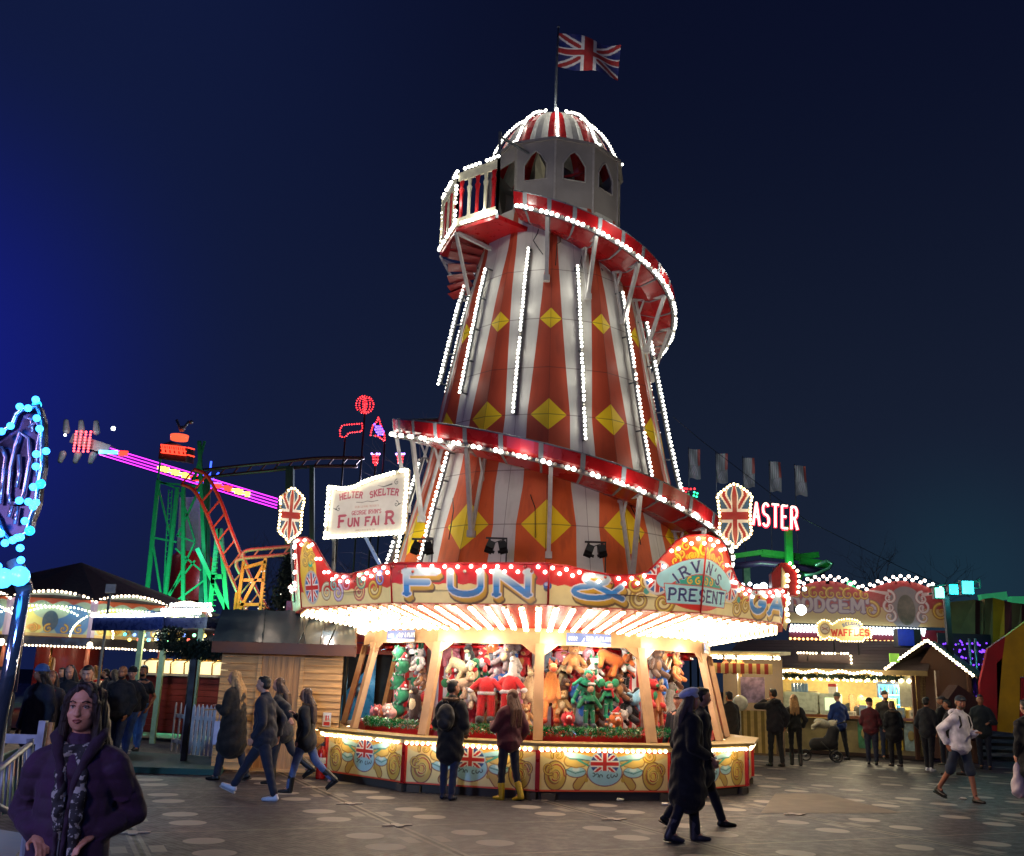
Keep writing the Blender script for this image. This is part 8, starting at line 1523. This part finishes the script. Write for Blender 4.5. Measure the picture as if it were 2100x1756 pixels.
# ================================================================ ground: black trackway panels with pale discs
m = bpy.data.materials.new('trackway'); m.use_nodes = True; nt = m.node_tree; b = nt.nodes['Principled BSDF']
gx, gy, gz = xyz(nt); ca, sa = math.cos(R(24)), math.sin(R(24))
u = gx * ca + gy * sa; v = gy * ca - gx * sa
U_ = ((u - 1.05 + 303.0) / 3.03).fr() * 3.03; V_ = ((v - 10.05 + 215.0) / 2.15).fr() * 2.15
wob = noise(nt, 1.3, 3) * .02
disc = None
for cu in (.67, 2.43):
    for cv in (.70, 1.47):
        k = (((U_ - cu) * (U_ - cu)) + ((V_ - cv) * (V_ - cv))).m('SQRT'); k = vmap(k, .205, .225, 1, 0); disc = k if disc is None else disc.mx(k)
rect = None
for cu in (.17, 2.83):
    k = ((U_ - cu).abs().lt(.075)) * ((V_ - 1.08).abs().lt(.20)); rect = k if rect is None else rect.mx(k)
sU = U_.mn((U_ * -1.0) + 3.03); sV = V_.mn((V_ * -1.0) + 2.15)
gapU = sU.lt(.018); bandU = sU.lt(.075) * sU.gt(.03); lineV = sV.lt(.020); gapV = sV.lt(.005)
rib = ((u * 1.0 + v * .35) * 13.0).fr().gt(.5)
n1 = vmap(noise(nt, .55, 5), .35, .65); n2 = vmap(noise(nt, 5.5, 7, rough=.7), .38, .66)
base = mixc(nt, n1, (.014, .014, .022), (.032, .032, .046)); base = mixc(nt, rib * .55, base, (.074, .071, .088)); base = mixc(nt, n2 * .45, base, (.064, .062, .078))
c = mixc(nt, rect * (n2 * -.4 + .75), base, (.26, .24, .215)); c = mixc(nt, bandU * .6, c, (.21, .19, .17)); c = mixc(nt, lineV * .8, c, (.22, .20, .18)); c = mixc(nt, gapU.mx(gapV * .7), c, (.008, .008, .008))
c = mixc(nt, disc * (n2 * -.25 + .95), c, (.29, .265, .24))
nt.links.new(c.k, b.inputs['Base Color']); nt.links.new((n2 * -.15 + .62).k, b.inputs['Roughness']); b.inputs['Specular IOR Level'].default_value = .16
bp = nt.nodes.new('ShaderNodeBump'); bp.inputs['Strength'].default_value = .6; bp.inputs['Distance'].default_value = .006
nt.links.new(((rib * .7) + (noise(nt, 30, 2) * .6) - gapU * 1.5).k, bp.inputs['Height']); nt.links.new(bp.outputs[0], b.inputs['Normal'])
g = MB(); g.quad((-90, -12, 0), (90, -12, 0), (90, 110, 0), (-90, 110, 0)); g.build('ground', m)['kind'] = 'structure'
g = MB(); g.lathe([(8, -.03), (900, -.03)], 32, 0, (0, 20, 0)); fo_ = g.build('far_ground', mat('dark_turf', '#14170f', .9)); fo_['kind'] = 'structure'
# bare pale plywood patch right of the stall, steel connector plates on the seams
pw = MB(); P_ = [gr(1590, 1628), gr(1690, 1628), gr(1850, 1668), gr(1560, 1668)]
for p in P_: p.z = .004
pw.add(P_, [(0, 1, 2, 3)]); pw.build('bare_pavement', mat('pale_boards', '#6a645c', .85, var=.25, scale=3))['kind'] = 'structure'
def uv(u, v): return Vector((u * ca - v * sa, u * sa + v * ca, .004))
for k, (i, j) in enumerate(((0, 1), (0, 2), (1, 1), (1, 2), (1, 3), (2, 1), (2, 2), (3, 1), (3, 2))):
    u0_, v0_ = 1.05 + 3.03 * i, 10.05 + 2.15 * (j - 0); q = MB()
    q.prism([uv(u0_ - .20, v0_ - .035), uv(u0_ + .18, v0_ - .04), uv(u0_ + .20, v0_ + .035), uv(u0_ - .17, v0_ + .04)], (0, 0, .008)); q.prism([uv(u0_ - .05, v0_ - .14), uv(u0_ + .05, v0_ - .14), uv(u0_ + .05, v0_ + .12), uv(u0_ - .05, v0_ + .12)], (0, 0, .010))
    o = q.build('connector_plate', mat('plate_grey', '#8a8078', .6)); tag(o, 'flat metal joining plate on the ground where trackway panels meet', 'joining plate', 'joining plates between trackway panels')
# litter
for vx, vy, lab in ((1271, 1643, 'crumpled white paper lying by the counter plinth'), (1365, 1652, 'tiny white scrap near the walking couple'), (1975, 1640, 'white crumpled cup on the dark ground by the bare-legged man')):
    p = gr(vx, vy); l_ = MB(); random.seed(vx); l_.ball((0, 0, .02), (.06, .035, .02), 0, 2); l_.v = [(x + random.gauss(0, .006), y + random.gauss(0, .006), max(0, z + random.gauss(0, .006))) for x, y, z in l_.v]
    o = l_.build('litter_scrap', white); o.location = p; tag(o, lab, 'litter')
place_bulbs()
